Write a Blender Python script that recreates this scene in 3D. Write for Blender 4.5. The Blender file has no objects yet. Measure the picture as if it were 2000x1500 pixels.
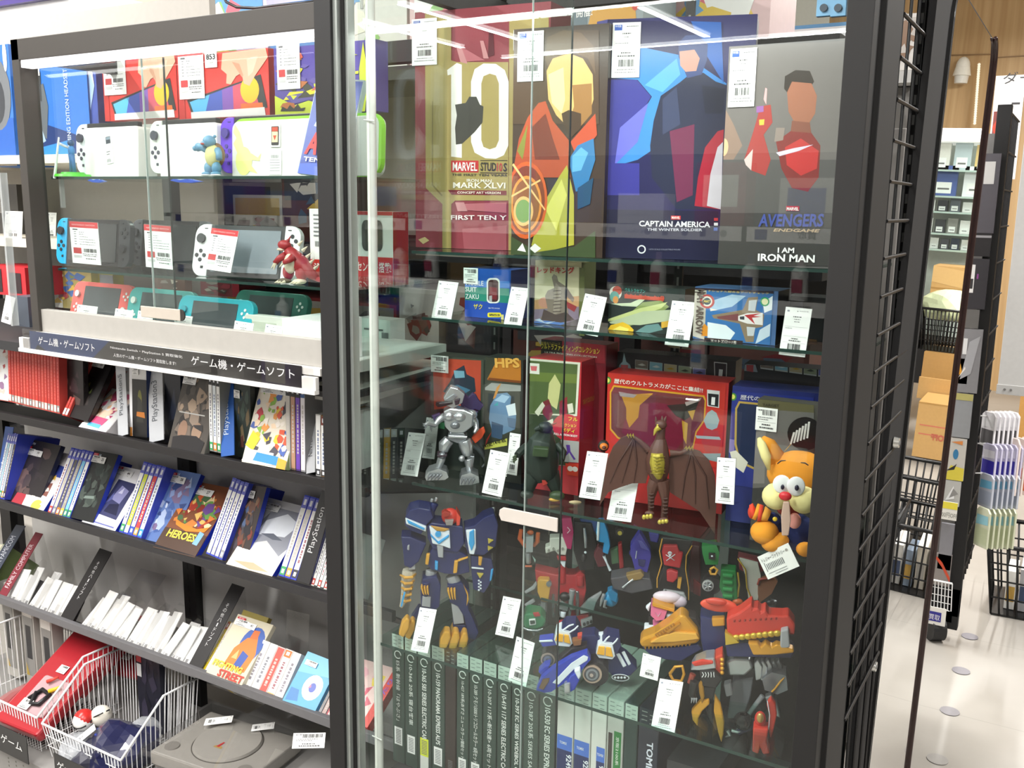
import bpy,bmesh,math,random
from mathutils import Vector,Matrix
SC = bpy.context.scene
COL = SC.collection
V = Vector
# ---------------- camera (eye height 1.5 m) ----------------
YAW,PIT,ROL,FPX = -0.539,0.1847,0.01428,1876.5
EYE = V((0,0,1.5))
_f = V((math.sin(YAW)*math.cos(PIT),math.cos(YAW)*math.cos(PIT),-math.sin(PIT)))
_r0 = V((math.cos(YAW),-math.sin(YAW),0)); _u0 = _r0.cross(_f)
_r = _r0*math.cos(ROL) + _u0*math.sin(ROL); _u = _u0*math.cos(ROL) - _r0*math.sin(ROL)
cam = bpy.data.cameras.new('camera'); camo = bpy.data.objects.new('camera',cam); COL.objects.link(camo)
cam.sensor_fit = 'HORIZONTAL'; cam.sensor_width = 36; cam.lens = FPX/2000*36; cam.clip_start = .02; cam.clip_end = 60
mm = Matrix.Identity(4)
for i in range(3): mm[i][0] = _r[i]; mm[i][1] = _u[i]; mm[i][2] = -_f[i]; mm[i][3] = EYE[i]
camo.matrix_world = mm; SC.camera = camo
# ---------------- exposure, world ----------------
SC.view_settings.view_transform = 'Standard'; SC.view_settings.look = 'None'
SC.view_settings.exposure = -0.42; SC.view_settings.gamma = 1; SC.view_settings.use_curve_mapping = False
W = bpy.data.worlds.new('store_air'); SC.world = W; W.use_nodes = True
W.node_tree.nodes['Background'].inputs[0].default_value = (1,.985,.96,1)
W.node_tree.nodes['Background'].inputs[1].default_value = 0.55
SC.cycles.transparent_max_bounces = 40; SC.cycles.max_bounces = 8
# ---------------- lights: the shop's ceiling light lines, plus added unseen bars ----------------
def area(name,loc,sx,sy,power,rot=(0,0,0),col=(1,.98,.95)):
    l = bpy.data.lights.new(name,'AREA'); l.shape = 'RECTANGLE'; l.size = sx; l.size_y = sy; l.energy = power; l.color = col
    o = bpy.data.objects.new(name,l); o.location = loc; o.rotation_euler = rot; COL.objects.link(o); return o
CEIL = 3.0   # height of the hanging light bars
# x, y, length, axis, watts, label
LAMPS = [(-2.9,-.6,1.6,'y',110,'ceiling light bar over the aisle, left of the photographer'),(-1.0,-.6,1.6,'y',110,'ceiling light bar over the aisle, behind the photographer'),(1.0,-.6,1.6,'y',110,'ceiling light bar over the aisle, right of the photographer'),
         (-5.2,-4.5,1.5,'y',60,'ceiling light bar mirrored at the upper left of the showcase glass'),(-4.5,-4.3,1.8,'y',60,'ceiling light bar mirrored across the maroon box'),(-3.0,-5.0,1.4,'y',60,'ceiling light bar mirrored above the blue box'),(-3.5,-5.95,3.4,'x',80,'long crosswise ceiling light bar mirrored over three boxes'),
         (-2.9,.75,1.2,'y',90,'added ceiling light bar brightening the cartons above the console case'),(-3.6,3.4,1.6,'y',150,'added ceiling light bar brightening the left end of the back aisle'),(-1.4,3.6,1.6,'y',120,'added ceiling light bar brightening the middle of the back aisle'),(.9,3.0,1.6,'y',130,'added ceiling light bar brightening the right end of the back aisle'),(-.4,6.6,1.6,'y',130,'added ceiling light bar brightening the area near the wood wall')]  # this row: added, unseen bars that brighten cartons, rear walls and floor
for x,y,l,ax,pw,lab in LAMPS:
    area('ceiling_lamp',(x,y,CEIL-.085),.06 if ax == 'y' else l,l if ax == 'y' else .06,pw)
# LED strips of the two display cases
area('showcase_strip_light',(-.65,1.23,1.765),.72,.02,2.4,(math.radians(28),0,0))
area('case_strip_light',(-1.48,1.235,1.742),.72,.02,.35,(math.radians(28),0,0))
# ---------------- pixel -> point on a plane ----------------
def ray(px,py): return _f + _r*((px-1000)/FPX) - _u*((py-750)/FPX)
def oy(px,py,Y): d = ray(px,py); return EYE + d*(Y/d.y)
def ox(px,py,X): d = ray(px,py); return EYE + d*(X/d.x)
def oz(px,py,Z): d = ray(px,py); return EYE + d*((Z-1.5)/d.z)
# ---------------- materials ----------------
def lin(c):
    if isinstance(c,str):
        c = c.lstrip('#'); c = [int(c[i:i+2],16)/255 for i in (0,2,4)]
    return tuple((v/12.92 if v <= .04045 else ((v+.055)/1.055)**2.4) for v in c[:3])
_M = {}
def mt(c,rough=.5,metal=0,tr=0,emi=0,var=.06,coat=0,nscale=60):
    k = (c,rough,metal,tr,emi,var,coat,nscale)
    if k in _M: return _M[k]
    m = bpy.data.materials.new('paint_' + str(c).lstrip('#')); m.use_nodes = True; nt = m.node_tree; p = nt.nodes['Principled BSDF']
    L = lin(c)
    p.inputs['Base Color'].default_value = (*L,1); p.inputs['Roughness'].default_value = rough; p.inputs['Metallic'].default_value = metal
    if coat: p.inputs['Coat Weight'].default_value = coat; p.inputs['Coat Roughness'].default_value = .08
    if emi: p.inputs['Emission Color'].default_value = (*L,1); p.inputs['Emission Strength'].default_value = emi
    if var:
        tc = nt.nodes.new('ShaderNodeTexCoord'); n = nt.nodes.new('ShaderNodeTexNoise'); n.inputs['Scale'].default_value = nscale; n.inputs['Detail'].default_value = 1
        mp = nt.nodes.new('ShaderNodeMapRange'); mp.inputs[3].default_value = 1-var; mp.inputs[4].default_value = 1+var
        mx = nt.nodes.new('ShaderNodeMix'); mx.data_type = 'RGBA'; mx.blend_type = 'MULTIPLY'; mx.inputs[0].default_value = 1; mx.inputs[6].default_value = (*L,1)
        nt.links.new(tc.outputs['Object'],n.inputs['Vector']); nt.links.new(n.outputs[0],mp.inputs[0]); nt.links.new(mp.outputs[0],mx.inputs[7]); nt.links.new(mx.outputs[2],p.inputs['Base Color'])
    if tr:
        t = nt.nodes.new('ShaderNodeBsdfTransparent'); t.inputs[0].default_value = (*[.5+.5*v for v in L],1); mx = nt.nodes.new('ShaderNodeMixShader'); mx.inputs[0].default_value = 1-tr
        nt.links.new(t.outputs[0],mx.inputs[1]); nt.links.new(p.outputs[0],mx.inputs[2]); nt.links.new(mx.outputs[0],nt.nodes['Material Output'].inputs[0])
    _M[k] = m; return m
def glass(name,tint=(.93,.97,.95),refl=1.0,base=.03):
    m = bpy.data.materials.new(name); m.use_nodes = True; nt = m.node_tree; nt.nodes.remove(nt.nodes['Principled BSDF'])
    t = nt.nodes.new('ShaderNodeBsdfTransparent'); t.inputs[0].default_value = (*tint,1)
    g = nt.nodes.new('ShaderNodeBsdfGlossy'); g.inputs['Roughness'].default_value = .0
    f = nt.nodes.new('ShaderNodeLayerWeight'); f.inputs[0].default_value = .5
    pw = nt.nodes.new('ShaderNodeMath'); pw.operation = 'POWER'; pw.inputs[1].default_value = 4.5; nt.links.new(f.outputs['Facing'],pw.inputs[0])
    a = nt.nodes.new('ShaderNodeMath'); a.operation = 'MULTIPLY_ADD'; a.inputs[1].default_value = refl; a.inputs[2].default_value = base; a.use_clamp = True
    mx = nt.nodes.new('ShaderNodeMixShader')
    nt.links.new(pw.outputs[0],a.inputs[0]); nt.links.new(a.outputs[0],mx.inputs[0]); nt.links.new(t.outputs[0],mx.inputs[1]); nt.links.new(g.outputs[0],mx.inputs[2]); nt.links.new(mx.outputs[0],nt.nodes['Material Output'].inputs[0])
    return m
GLS = glass('door_glass',(.95,.98,.97),1.0,.036)
SHG = glass('shelf_glass',(.86,.95,.92),.8,.03)
EDG = mt('#17352e',.35,var=0)
FILM = glass('clear_film',(.95,.95,.95),1.0,.04)
BLK = mt('#100f10',.6); BLK2 = mt('#0d0c0d',.5); WHT = mt('#f4f3ef',.45); GRY = mt('#8d8c8a',.5)
def mirror_mat():
    m = bpy.data.materials.new('mirror_silver'); m.use_nodes = True; p = m.node_tree.nodes['Principled BSDF']
    p.inputs['Metallic'].default_value = 1; p.inputs['Roughness'].default_value = 0; p.inputs['Base Color'].default_value = (.93,.93,.92,1); return m
# ---------------- mesh builder ----------------
class B:
    def __init__(s): s.v = []; s.f = []; s.m = []; s.ms = []; s.sm = []
    def mi(s,m):
        if isinstance(m,str): m = mt(m)
        if m not in s.ms: s.ms.append(m)
        return s.ms.index(m)
    def add(s,vs,fs,m,smooth=False):
        o = len(s.v); s.v += [tuple(v) for v in vs]; k = s.mi(m)
        for f in fs: s.f.append([o+i for i in f]); s.m.append(k); s.sm.append(smooth)
        return s
    def box(s,x0,x1,y0,y1,z0,z1,m,R=None,c=None):
        vs = [V((x,y,z)) for x in (x0,x1) for y in (y0,y1) for z in (z0,z1)]
        if R is not None:
            c = V(c) if c else V(((x0+x1)/2,(y0+y1)/2,(z0+z1)/2)); vs = [c + R @ (v-c) for v in vs]
        return s.add(vs,[(0,1,3,2),(4,6,7,5),(0,4,5,1),(2,3,7,6),(0,2,6,4),(1,5,7,3)],m)
    def hexa(s,p,m):  # 8 points: bottom 4 then top 4
        return s.add(p,[(3,2,1,0),(4,5,6,7),(0,1,5,4),(1,2,6,5),(2,3,7,6),(3,0,4,7)],m)
    def cyl(s,a,b,r0,r1,m,n=12,smooth=True):
        a = V(a); b = V(b); d = (b-a).normalized(); x = d.orthogonal().normalized(); y = d.cross(x); vs = []
        for p,r in ((a,r0),(b,r1)):
            for i in range(n):
                t = 2*math.pi*i/n; vs.append(p + x*r*math.cos(t) + y*r*math.sin(t))
        s.add(vs,[(i,(i+1) % n,n+(i+1) % n,n+i) for i in range(n)],m,smooth)
        s.add(vs[:n],[tuple(range(n))[::-1]],m); s.add(vs[n:],[tuple(range(n))],m); return s
    def ell(s,c,r,m,R=None,n=14,k=9):
        c = V(c); r = (r,r,r) if not hasattr(r,'__len__') else r; vs = []
        for j in range(1,k):
            for i in range(n):
                a = math.pi*j/k; b = 2*math.pi*i/n
                p = V((r[0]*math.sin(a)*math.cos(b),r[1]*math.sin(a)*math.sin(b),r[2]*math.cos(a)))
                vs.append(c + (R @ p if R is not None else p))
        t = V((0,0,r[2])); bt = -t
        if R is not None: t = R @ t; bt = R @ bt
        vs += [c+t,c+bt]; T_ = len(vs)-2
        fs = [(j*n+i,j*n+n+i,j*n+n+(i+1) % n,j*n+(i+1) % n) for j in range(k-2) for i in range(n)]
        fs += [(T_,i,(i+1) % n) for i in range(n)] + [(T_+1,(k-2)*n+(i+1) % n,(k-2)*n+i) for i in range(n)]
        return s.add(vs,fs,m,True)
    def tube(s,pts,r,m,n=8):
        pts = [V(p) for p in pts]; rs = r if hasattr(r,'__len__') else [r]*len(pts); vs = []; prev = None
        for k,p in enumerate(pts):
            d = (pts[min(k+1,len(pts)-1)] - pts[max(k-1,0)]).normalized()
            x = (prev - d*prev.dot(d)).normalized() if prev is not None and (prev - d*prev.dot(d)).length > 1e-4 else d.orthogonal().normalized()
            prev = x; y = d.cross(x)
            for i in range(n):
                t = 2*math.pi*i/n; vs.append(p + (x*math.cos(t) + y*math.sin(t))*rs[k])
        K = len(pts)
        s.add(vs,[(j*n+i,j*n+(i+1) % n,j*n+n+(i+1) % n,j*n+n+i) for j in range(K-1) for i in range(n)] + [tuple(range(n))[::-1],tuple(range((K-1)*n,K*n))],m,True)
        return s
    def prism(s,pts,y0,y1,m,smooth=False):  # polygon in xz, extruded in y
        n = len(pts); a = sum(pts[i][0]*pts[(i+1) % n][1]-pts[(i+1) % n][0]*pts[i][1] for i in range(n))
        if a < 0: pts = pts[::-1]
        vs = [V((x,y0,z)) for x,z in pts] + [V((x,y1,z)) for x,z in pts]
        return s.add(vs,[tuple(range(n)),tuple(range(2*n-1,n-1,-1))] + [(i,n+i,n+(i+1) % n,(i+1) % n) for i in range(n)],m,smooth)
    def flat(s,pts,y,m):
        n = len(pts); a = sum(pts[i][0]*pts[(i+1) % n][1]-pts[(i+1) % n][0]*pts[i][1] for i in range(n))
        if a < 0: pts = pts[::-1]
        return s.add([V((x,y,z)) for x,z in pts],[tuple(range(n))],m)
    def done(s,name,parent=None,mat=None,bev=0,sub=0,label=None):
        me = bpy.data.meshes.new(name); me.from_pydata(s.v,[],s.f)
        for m in s.ms: me.materials.append(m)
        me.polygons.foreach_set('material_index',s.m); me.polygons.foreach_set('use_smooth',s.sm); me.update()
        o = bpy.data.objects.new(name,me); COL.objects.link(o)
        if parent: o.parent = parent
        if mat is not None: o.matrix_world = mat
        if bev:
            b = o.modifiers.new('bevel','BEVEL'); b.width = bev; b.segments = 2; b.limit_method = 'ANGLE'
        if sub: q = o.modifiers.new('subdivision','SUBSURF'); q.levels = sub; q.render_levels = sub
        if label: o['label'] = label
        return o
NTH = ['first','second','third','fourth','fifth','sixth','seventh','eighth','ninth','tenth','eleventh','twelfth','thirteenth','fourteenth','fifteenth','sixteenth','seventeenth','eighteenth','nineteenth','twentieth','twenty-first','twenty-second','twenty-third','twenty-fourth','twenty-fifth','twenty-sixth']
def tagit(o,label,cat,group=None,kind=None):
    if label: o['label'] = label
    if cat: o['category'] = cat
    if group: o['group'] = group
    if kind: o['kind'] = kind
    return o
def thing(name,label,cat,mat=None,group=None):
    o = bpy.data.objects.new(name,None); COL.objects.link(o); o.empty_display_size = .02
    if mat is not None: o.matrix_world = mat
    return tagit(o,label,cat,group)
def struct(b,name,**k):
    o = b.done(name,**k); o['kind'] = 'structure'; return o
def fr(A,ex=V((1,0,0)),ez=V((0,0,1))):
    ex = ex.normalized(); ez = (ez - ex*ez.dot(ex)).normalized(); ey = ez.cross(ex)
    m = Matrix.Identity(4)
    for i in range(3): m[i][0] = ex[i]; m[i][1] = ey[i]; m[i][2] = ez[i]; m[i][3] = A[i]
    return m
def at(px,py,Y,rz=0,rx=0):   # upright frame at a point of the plane Y
    return Matrix.Translation(oy(px,py,Y)) @ Matrix.Rotation(rz,4,'Z') @ Matrix.Rotation(rx,4,'X')
def rect3(bl,br,tl,YL,YR=None):   # a leaning rectangle seen at three corners
    A = oy(*bl,YL); Bp = oy(*br,YR if YR else YL); e = (Bp-A).normalized(); d = ray(*tl)
    t = (A-EYE).dot(e)/d.dot(e); T_ = EYE + d*t
    return fr(A,e,T_-A),(Bp-A).length,(T_-A).length
def up3(bl,br,tly,YL,YR=None):    # upright box front: height from the y of its top left corner
    A = oy(*bl,YL); Bp = oy(*br,YR if YR else YL); e = Bp-A; e.z = 0
    best = min((abs(prj(A+V((0,0,h/1000)))[1]-tly),h/1000) for h in range(5,700))
    return fr(A,e),e.length,best[1]
def prj(p):
    d = p-EYE; z = d.dot(_f); return 1000+FPX*d.dot(_r)/z,750-FPX*d.dot(_u)/z
# ---------------- lettering ----------------
_TX = {}
def text(parent,s,x,z,h,c='#ffffff',y=-.0008,w=None,rot=0,bold=0,name='lettering',al='l',shear=0,emi=0,mat=None):
    key = (s,bold,shear)
    if key not in _TX:
        cu = bpy.data.curves.new('t','FONT'); cu.body = s; cu.size = 1; cu.offset = bold; cu.shear = shear; cu.resolution_u = 2; cu.fill_mode = 'BOTH'
        o = bpy.data.objects.new('t',cu); COL.objects.link(o); bpy.context.view_layer.update()
        me = bpy.data.meshes.new_from_object(o.evaluated_get(bpy.context.evaluated_depsgraph_get()))
        bpy.data.objects.remove(o); bpy.data.curves.remove(cu)
        xs = [v.co.x for v in me.vertices]; ys = [v.co.y for v in me.vertices]
        _TX[key] = ([tuple(v.co) for v in me.vertices],[tuple(p.vertices) for p in me.polygons],min(xs),max(xs),min(ys),max(ys))
    vs,fs,x0,x1,y0,y1 = _TX[key]
    sy = h/max(y1-y0,1e-6); sx = (w/(x1-x0)) if w else sy
    wd = (x1-x0)*sx; off = {'l': 0,'c': -wd/2,'r': -wd}[al]; cr,sr = math.cos(rot),math.sin(rot); out = []
    for a,b_,_ in vs:
        X = (a-x0)*sx+off; Z = (b_-y0)*sy; out.append(V((x + X*cr - Z*sr,y,z + X*sr + Z*cr)))
    b = B(); b.add(out,fs,mt(c,.5,emi=emi,var=0) if mat is None else mat); return b.done(name,parent)
# ---------------- printed art on a face ----------------
def art(parent,W_,H_,items,name='cover_art',y=-.0005,step=.00002):
    b = B()
    for i,it in enumerate(items):
        yy = y - step*i
        if it[0] == 'e':
            _,c,cx,cy,rx,ry = it[:6]; a0 = it[6] if len(it) > 6 else 0
            P = []
            for k in range(18):
                t = k*math.pi/9; px,pz = rx*math.cos(t)*W_,ry*math.sin(t)*H_
                P.append((cx*W_+px*math.cos(a0)-pz*math.sin(a0),cy*H_+px*math.sin(a0)+pz*math.cos(a0)))
        elif it[0] == 'r':
            _,c,u0,v0,u1,v1 = it; P = [(u0*W_,v0*H_),(u1*W_,v0*H_),(u1*W_,v1*H_),(u0*W_,v1*H_)]
        else:
            c,P = it[0],[(u*W_,v*H_) for u,v in it[1]]
        b.flat(P,yy,mt(c,.35,var=.04) if isinstance(c,str) else c)
    return b.done(name,parent)
def busy(seed,cols,n,u0=.05,v0=.05,u1=.95,v1=.95,s=.16):
    R_ = random.Random(seed); out = []
    for i in range(n):
        c = R_.choice(cols); cx = R_.uniform(u0+s*.5,u1-s*.5); cy = R_.uniform(v0+s*.5,v1-s*.5); r = R_.uniform(s*.3,s); k = R_.randint(3,6); a = R_.uniform(0,6)
        P = []
        for j in range(k):
            t = a+j*2*math.pi/k; q = r*R_.uniform(.45,1.1)
            P.append((min(u1,max(u0,cx+q*math.cos(t))),min(v1,max(v0,cy+q*.75*math.sin(t)))))
        out.append((c,P))
    return out
INK = '#4a4a4c'
def print_items(kind,seed=0):
    R_ = random.Random(seed); o = []
    def bar(u0,u1,v0,v1,n=16):
        for i in range(n):
            w = (u1-u0)/n; o.append(('r',INK,u0+i*w,v0,u0+i*w+w*R_.choice((.35,.6,.75)),v1))
    def ln(v,u0,u1,h=.014,n=8,c='#77777a'):
        u = u0
        while u < u1:
            d = R_.uniform(.02,.07); o.append(('r',c,u,v,min(u1,u+d),v+h)); u += d+.02
    if kind == 'card':
        o.append(('r','#8c90a0',.08,.905,.17,.94)); ln(.93,.55,.9,.01); o.append(('r','#333333',.46,.92,.5,.935))
        ln(.80,.34,.66,.02,c=INK); ln(.75,.38,.62); ln(.70,.4,.6)
        o.append(('r','#b5b5b8',.06,.60,.94,.604)); ln(.56,.1,.35,.012); o.append(('r','#b5b5b8',.06,.40,.94,.404))
        ln(.345,.38,.64,.022,c=INK); ln(.30,.3,.74,.022,c=INK); o.append(('r','#b5b5b8',.06,.27,.94,.274)); bar(.28,.76,.13,.25); ln(.1,.25,.8,.01); ln(.06,.15,.85,.012)
    elif kind == 'web':
        o.append(('r','#2456b8',.07,.86,.34,.96)); ln(.92,.5,.92,.016); ln(.79,.36,.66,.022,c=INK); ln(.73,.42,.6)
        for q in ((.08,.50,.92,.503),(.08,.66,.92,.663),(.08,.5,.085,.663),(.915,.5,.92,.663)): o.append(('r','#8a8a8e',*q))
        ln(.62,.12,.6,.014); ln(.44,.32,.68,.022,c=INK); ln(.38,.2,.82,.026,c=INK); o.append(('r','#8a8a8e',.06,.35,.94,.353)); bar(.25,.8,.2,.33); ln(.14,.2,.84,.014); ln(.09,.1,.9,.014)
    elif kind == 'red':
        o.append(('r','#cf3b40',0,.86,1,1)); o.append(('r','#5c5c60',.1,.80,.28,.83))
        for v in (.75,.70,.64,.58,.52,.46): o.append(('r','#8a8a8e',.14,v,.22,v+.018)); ln(v,.32,.62 if v < .7 else .5,.012); 
        for v in (.58,.52,.46): ln(v,.55,.88,.012)
        o.append(('r','#c0393d',.08,.24,.36,.38)); o.append(('r','#c9c9c9',.08,.14,.36,.2)); bar(.44,.9,.28,.37); ln(.23,.4,.92,.016,c=INK); ln(.19,.42,.9,.016,c=INK); ln(.12,.5,.85,.018,c=INK)
    elif kind == 'sticker':
        ln(.86,.08,.3,.05,c=INK); bar(.3,.92,.68,.92,14); ln(.56,.1,.8,.04); ln(.47,.1,.6,.04); o.append(('r','#8a8a8e',.06,.38,.94,.39)); ln(.24,.3,.7,.06,c=INK); ln(.1,.2,.85,.07,c=INK)
    elif kind == 'game':
        ln(.72,.06,.5,.06); bar(.1,.5,.5,.64,10); ln(.36,.06,.5,.06); ln(.18,.14,.5,.08,c=INK)
    return o
def paper(parent,x,z,w,h,kind,seed=0,y=-.0012,name='price_label',rot=0,c='#f7f7f4'):
    o = B().box(0,w,-.0004,0,0,h,mt(c,.6,var=.015)).done(name,parent)
    o.matrix_local = Matrix.Translation((x,y,z)) @ Matrix.Rotation(-rot,4,'Y')
    art(o,w,h,print_items(kind,seed),'print',y=-.0007,step=.000004)
    if kind == 'red': text(o,'NINTENDO SWITCH',w*.5,h*.91,h*.035,'#f3c9c9',y=-.0014,w=w*.8,al='c')
    if kind == 'web': text(o,'WEB',w*.09,h*.915,h*.035,'#ffffff',y=-.0013,w=w*.22)
    return o
def clamp_card(pxs,Y,label,kind='card',seed=0,YR=None,name='price_card',group='white price cards on the shelves'):
    bl,br,tl = pxs; m,w,h = rect3(bl,br,tl,Y,YR) if kind != 'up' else up3(bl,br,tl[1],Y)
    t = thing(name,label,'price card',m,group)
    B().box(0,w,0,.001,0,h,mt('#fafaf8',.5,var=.01)).done('card',t)
    art(t,w,h,print_items(kind if kind in ('red','web') else 'card',seed),'print',y=-.0003,step=.000004)
    if kind == 'red': text(t,'NINTENDO SWITCH',w*.5,h*.91,h*.035,'#f3c9c9',y=-.001,w=w*.8,al='c')
    if kind == 'web': text(t,'WEB',w*.09,h*.915,h*.035,'#ffffff',y=-.001,w=w*.22)
    b = B(); b.box(-.001,w+.001,.0012,.0022,0,h*1.02,FILM)
    b.hexa([V((0,.002,0)),V((w,.002,0)),V((w,.004,0)),V((0,.004,0)),V((0,.030,.001)),V((w,.030,.001)),V((w,.032,.001)),V((0,.032,.001))],FILM)
    b.done('clear_holder',t)
    return t

def locp(m,px,py,off=0):   # a photo point carried onto a face's own plane, in its local x, z
    mi_ = m.inverted(); o = mi_ @ EYE; d = mi_.to_3x3() @ ray(px,py); t = (off-o.y)/d.y; q = o + d*t; return (q.x,q.z)
def apx(parent,m,sc,items,name='cover_art',y=-.0005,step=.00002,clip=None):
    """printed shapes read off one crop of the photo; sc = (x0, y0, scale)"""
    b = B(); f = lambda x,z: locp(m,sc[0]+x/sc[2],sc[1]+z/sc[2])
    for i,it in enumerate(items):
        yy = y-step*i
        if it[0] == 'e':
            c0 = f(it[2],it[3]); rx = abs(f(it[2]+it[4],it[3])[0]-c0[0]); rz = abs(f(it[2],it[3]-it[5])[1]-c0[1]); a0 = math.radians(it[6]) if len(it) > 6 else 0
            P = [(c0[0]+rx*math.cos(t)*math.cos(a0)-rz*math.sin(t)*math.sin(a0),c0[1]+rx*math.cos(t)*math.sin(a0)+rz*math.sin(t)*math.cos(a0)) for t in [k*math.pi/12 for k in range(24)]]; c = it[1]
        else: c,P = it[0],[f(*q) for q in it[1]]
        if clip: P = [(min(clip[1],max(clip[0],a)),min(clip[3],max(clip[2],b_))) for a,b_ in P]
        b.flat(P,yy,mt(c,.3,var=.05) if isinstance(c,str) else c)
    return b.done(name,parent)
def tpx(parent,m,sc,s,p0,p1,hpx,c,y=-.0016,bold=.02,shear=0,name='lettering',emi=0):
    """lettering between two photo points (start and end of its base line), hpx tall"""
    f = lambda x,z: locp(m,sc[0]+x/sc[2],sc[1]+z/sc[2]); a = V((*f(*p0),0)); b_ = V((*f(*p1),0)); h = abs(f(p0[0]-hpx,p0[1])[0]-f(*p0)[0])
    if abs(p1[0]-p0[0]) > abs(p1[1]-p0[1]): h = abs(f(p0[0],p0[1]-hpx)[1]-f(*p0)[1])
    return text(parent,s,a.x,a.y,h,c,y=y,w=(b_-a).length,rot=math.atan2(b_.y-a.y,b_.x-a.x),bold=bold,shear=shear,name=name)
def facing(px,py,Y,turn=0):   # upright frame whose front looks towards where one stands
    A = oy(px,py,Y); d = A-EYE; d.z = 0; d.normalize(); d = Matrix.Rotation(turn,3,'Z') @ d; return fr(A,V((d.y,-d.x,0)))
def toy(name,label,cat,base,Y,sc,parts,group=None,turn=0,z=None,mul=1.0):
    px,py = sc[0]+base[0]/sc[2],sc[1]+base[1]/sc[2]; m = facing(px,py,Y,turn)
    if z is not None: m[2][3] = z
    t = thing(name,label,cat,m,group); f0 = lambda x,zz,o=0: locp(m,sc[0]+x/sc[2],sc[1]+zz/sc[2],o)
    k = (V(f0(base[0]+50,base[1]-50))-V(f0(base[0]-50,base[1]-50))).length/100
    for nm,pcs,*ex in parts:
        b = B()
        for q in pcs:
            kind,c = q[0],q[1]; c = mt(*c) if isinstance(c,tuple) else mt(c,.38)
            if kind == 'p': y0,y1 = q[3],q[4]; b.prism([f0(x,zz,y0) for x,zz in q[2]],y0,y1,c)
            elif kind == 't': yy = q[4] if len(q) > 4 else 0; ys = yy if hasattr(yy,'__len__') else [yy]*len(q[2]); b.tube([V((f0(x,zz,yv)[0],yv,f0(x,zz,yv)[1])) for (x,zz),yv in zip(q[2],ys)],[r*k for r in (q[3] if hasattr(q[3],'__len__') else [q[3]]*len(q[2]))],c,10)
            elif kind == 'e': yy = q[6] if len(q) > 6 else 0; p = f0(q[2],q[3],yy); R = Matrix.Rotation(-math.radians(q[8]),3,'Y') if len(q) > 8 else None; b.ell((p[0],yy,p[1]),(q[4]*k,(q[7] if len(q) > 7 and q[7] else min(q[4],q[5]))*k,q[5]*k),c,R)
            elif kind == 'w': p = f0(q[2],q[3],q[5]); b.cyl((p[0],q[5],p[1]),(p[0],q[6],p[1]),q[4]*k,q[4]*k,c,24,smooth=False)
        bv = ex[0] if ex else .0012
        b.done(nm,t,bev=bv)
    return t
# =====================================================================
#  THE SETTING
# =====================================================================
def floor_mat():
    m = mt('#cfcbc4',.35,var=0); m = m.copy(); m.name = 'floor_tile'; nt = m.node_tree; p = nt.nodes['Principled BSDF']
    tc = nt.nodes.new('ShaderNodeTexCoord'); n = nt.nodes.new('ShaderNodeTexNoise'); n.inputs['Scale'].default_value = 2.2; n.inputs['Detail'].default_value = 5
    cr = nt.nodes.new('ShaderNodeValToRGB'); cr.color_ramp.elements[0].position = .3; cr.color_ramp.elements[1].position = .75
    cr.color_ramp.elements[0].color = (*lin('#98938c'),1); cr.color_ramp.elements[1].color = (*lin('#aeaaa3'),1)
    bk = nt.nodes.new('ShaderNodeTexBrick'); bk.offset = 0; bk.inputs['Scale'].default_value = 1; bk.inputs['Brick Width'].default_value = .6; bk.inputs['Row Height'].default_value = .6; bk.inputs['Mortar Size'].default_value = .0015
    bk.inputs['Color1'].default_value = bk.inputs['Color2'].default_value = (1,1,1,1); bk.inputs['Mortar'].default_value = (.8,.8,.8,1)
    mx = nt.nodes.new('ShaderNodeMix'); mx.data_type = 'RGBA'; mx.blend_type = 'MULTIPLY'; mx.inputs[0].default_value = 1
    nt.links.new(tc.outputs['Object'],n.inputs[0]); nt.links.new(n.outputs[0],cr.inputs[0]); nt.links.new(tc.outputs['Object'],bk.inputs[0])
    nt.links.new(cr.outputs[0],mx.inputs[6]); nt.links.new(bk.outputs[0],mx.inputs[7]); nt.links.new(mx.outputs[2],p.inputs['Base Color']); return m
def wood_mat():
    m = mt('#c9a777',.5,var=0).copy(); m.name = 'wood_panel'; nt = m.node_tree; p = nt.nodes['Principled BSDF']
    tc = nt.nodes.new('ShaderNodeTexCoord'); mp = nt.nodes.new('ShaderNodeMapping'); mp.inputs['Scale'].default_value = (14,14,.35)
    n = nt.nodes.new('ShaderNodeTexNoise'); n.inputs['Scale'].default_value = 1; n.inputs['Detail'].default_value = 4
    cr = nt.nodes.new('ShaderNodeValToRGB'); cr.color_ramp.elements[0].position = .35; cr.color_ramp.elements[1].position = .7
    cr.color_ramp.elements[0].color = (*lin('#b48f5e'),1); cr.color_ramp.elements[1].color = (*lin('#d3b283'),1)
    nt.links.new(tc.outputs['Object'],mp.inputs[0]); nt.links.new(mp.outputs[0],n.inputs[0]); nt.links.new(n.outputs[0],cr.inputs[0]); nt.links.new(cr.outputs[0],p.inputs['Base Color']); return m
struct(B().box(-7,7,-8,9.05,-.05,0,floor_mat()),'floor')
struct(B().box(-7,7,-8,9.05,3.7,3.75,'#f6f5f2'),'ceiling')
wb = B().box(-2.2,7,9,9.05,0,3.7,wood_mat()); wb.box(-2.2,7,8.99,9,oy(1950,112,8.99).z-.004,oy(1950,112,8.99).z+.004,'#8a6b45'); struct(wb,'wall_back')
struct(B().box(-7,-2.2,9,9.05,0,3.7,'#efeeea'),'wall_back')
struct(B().box(-7,-6.95,-8,9,0,3.7,'#efeeea'),'wall_left')
struct(B().box(-7,7,-8.05,-8,0,3.7,'#dddad4'),'wall_front')
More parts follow.
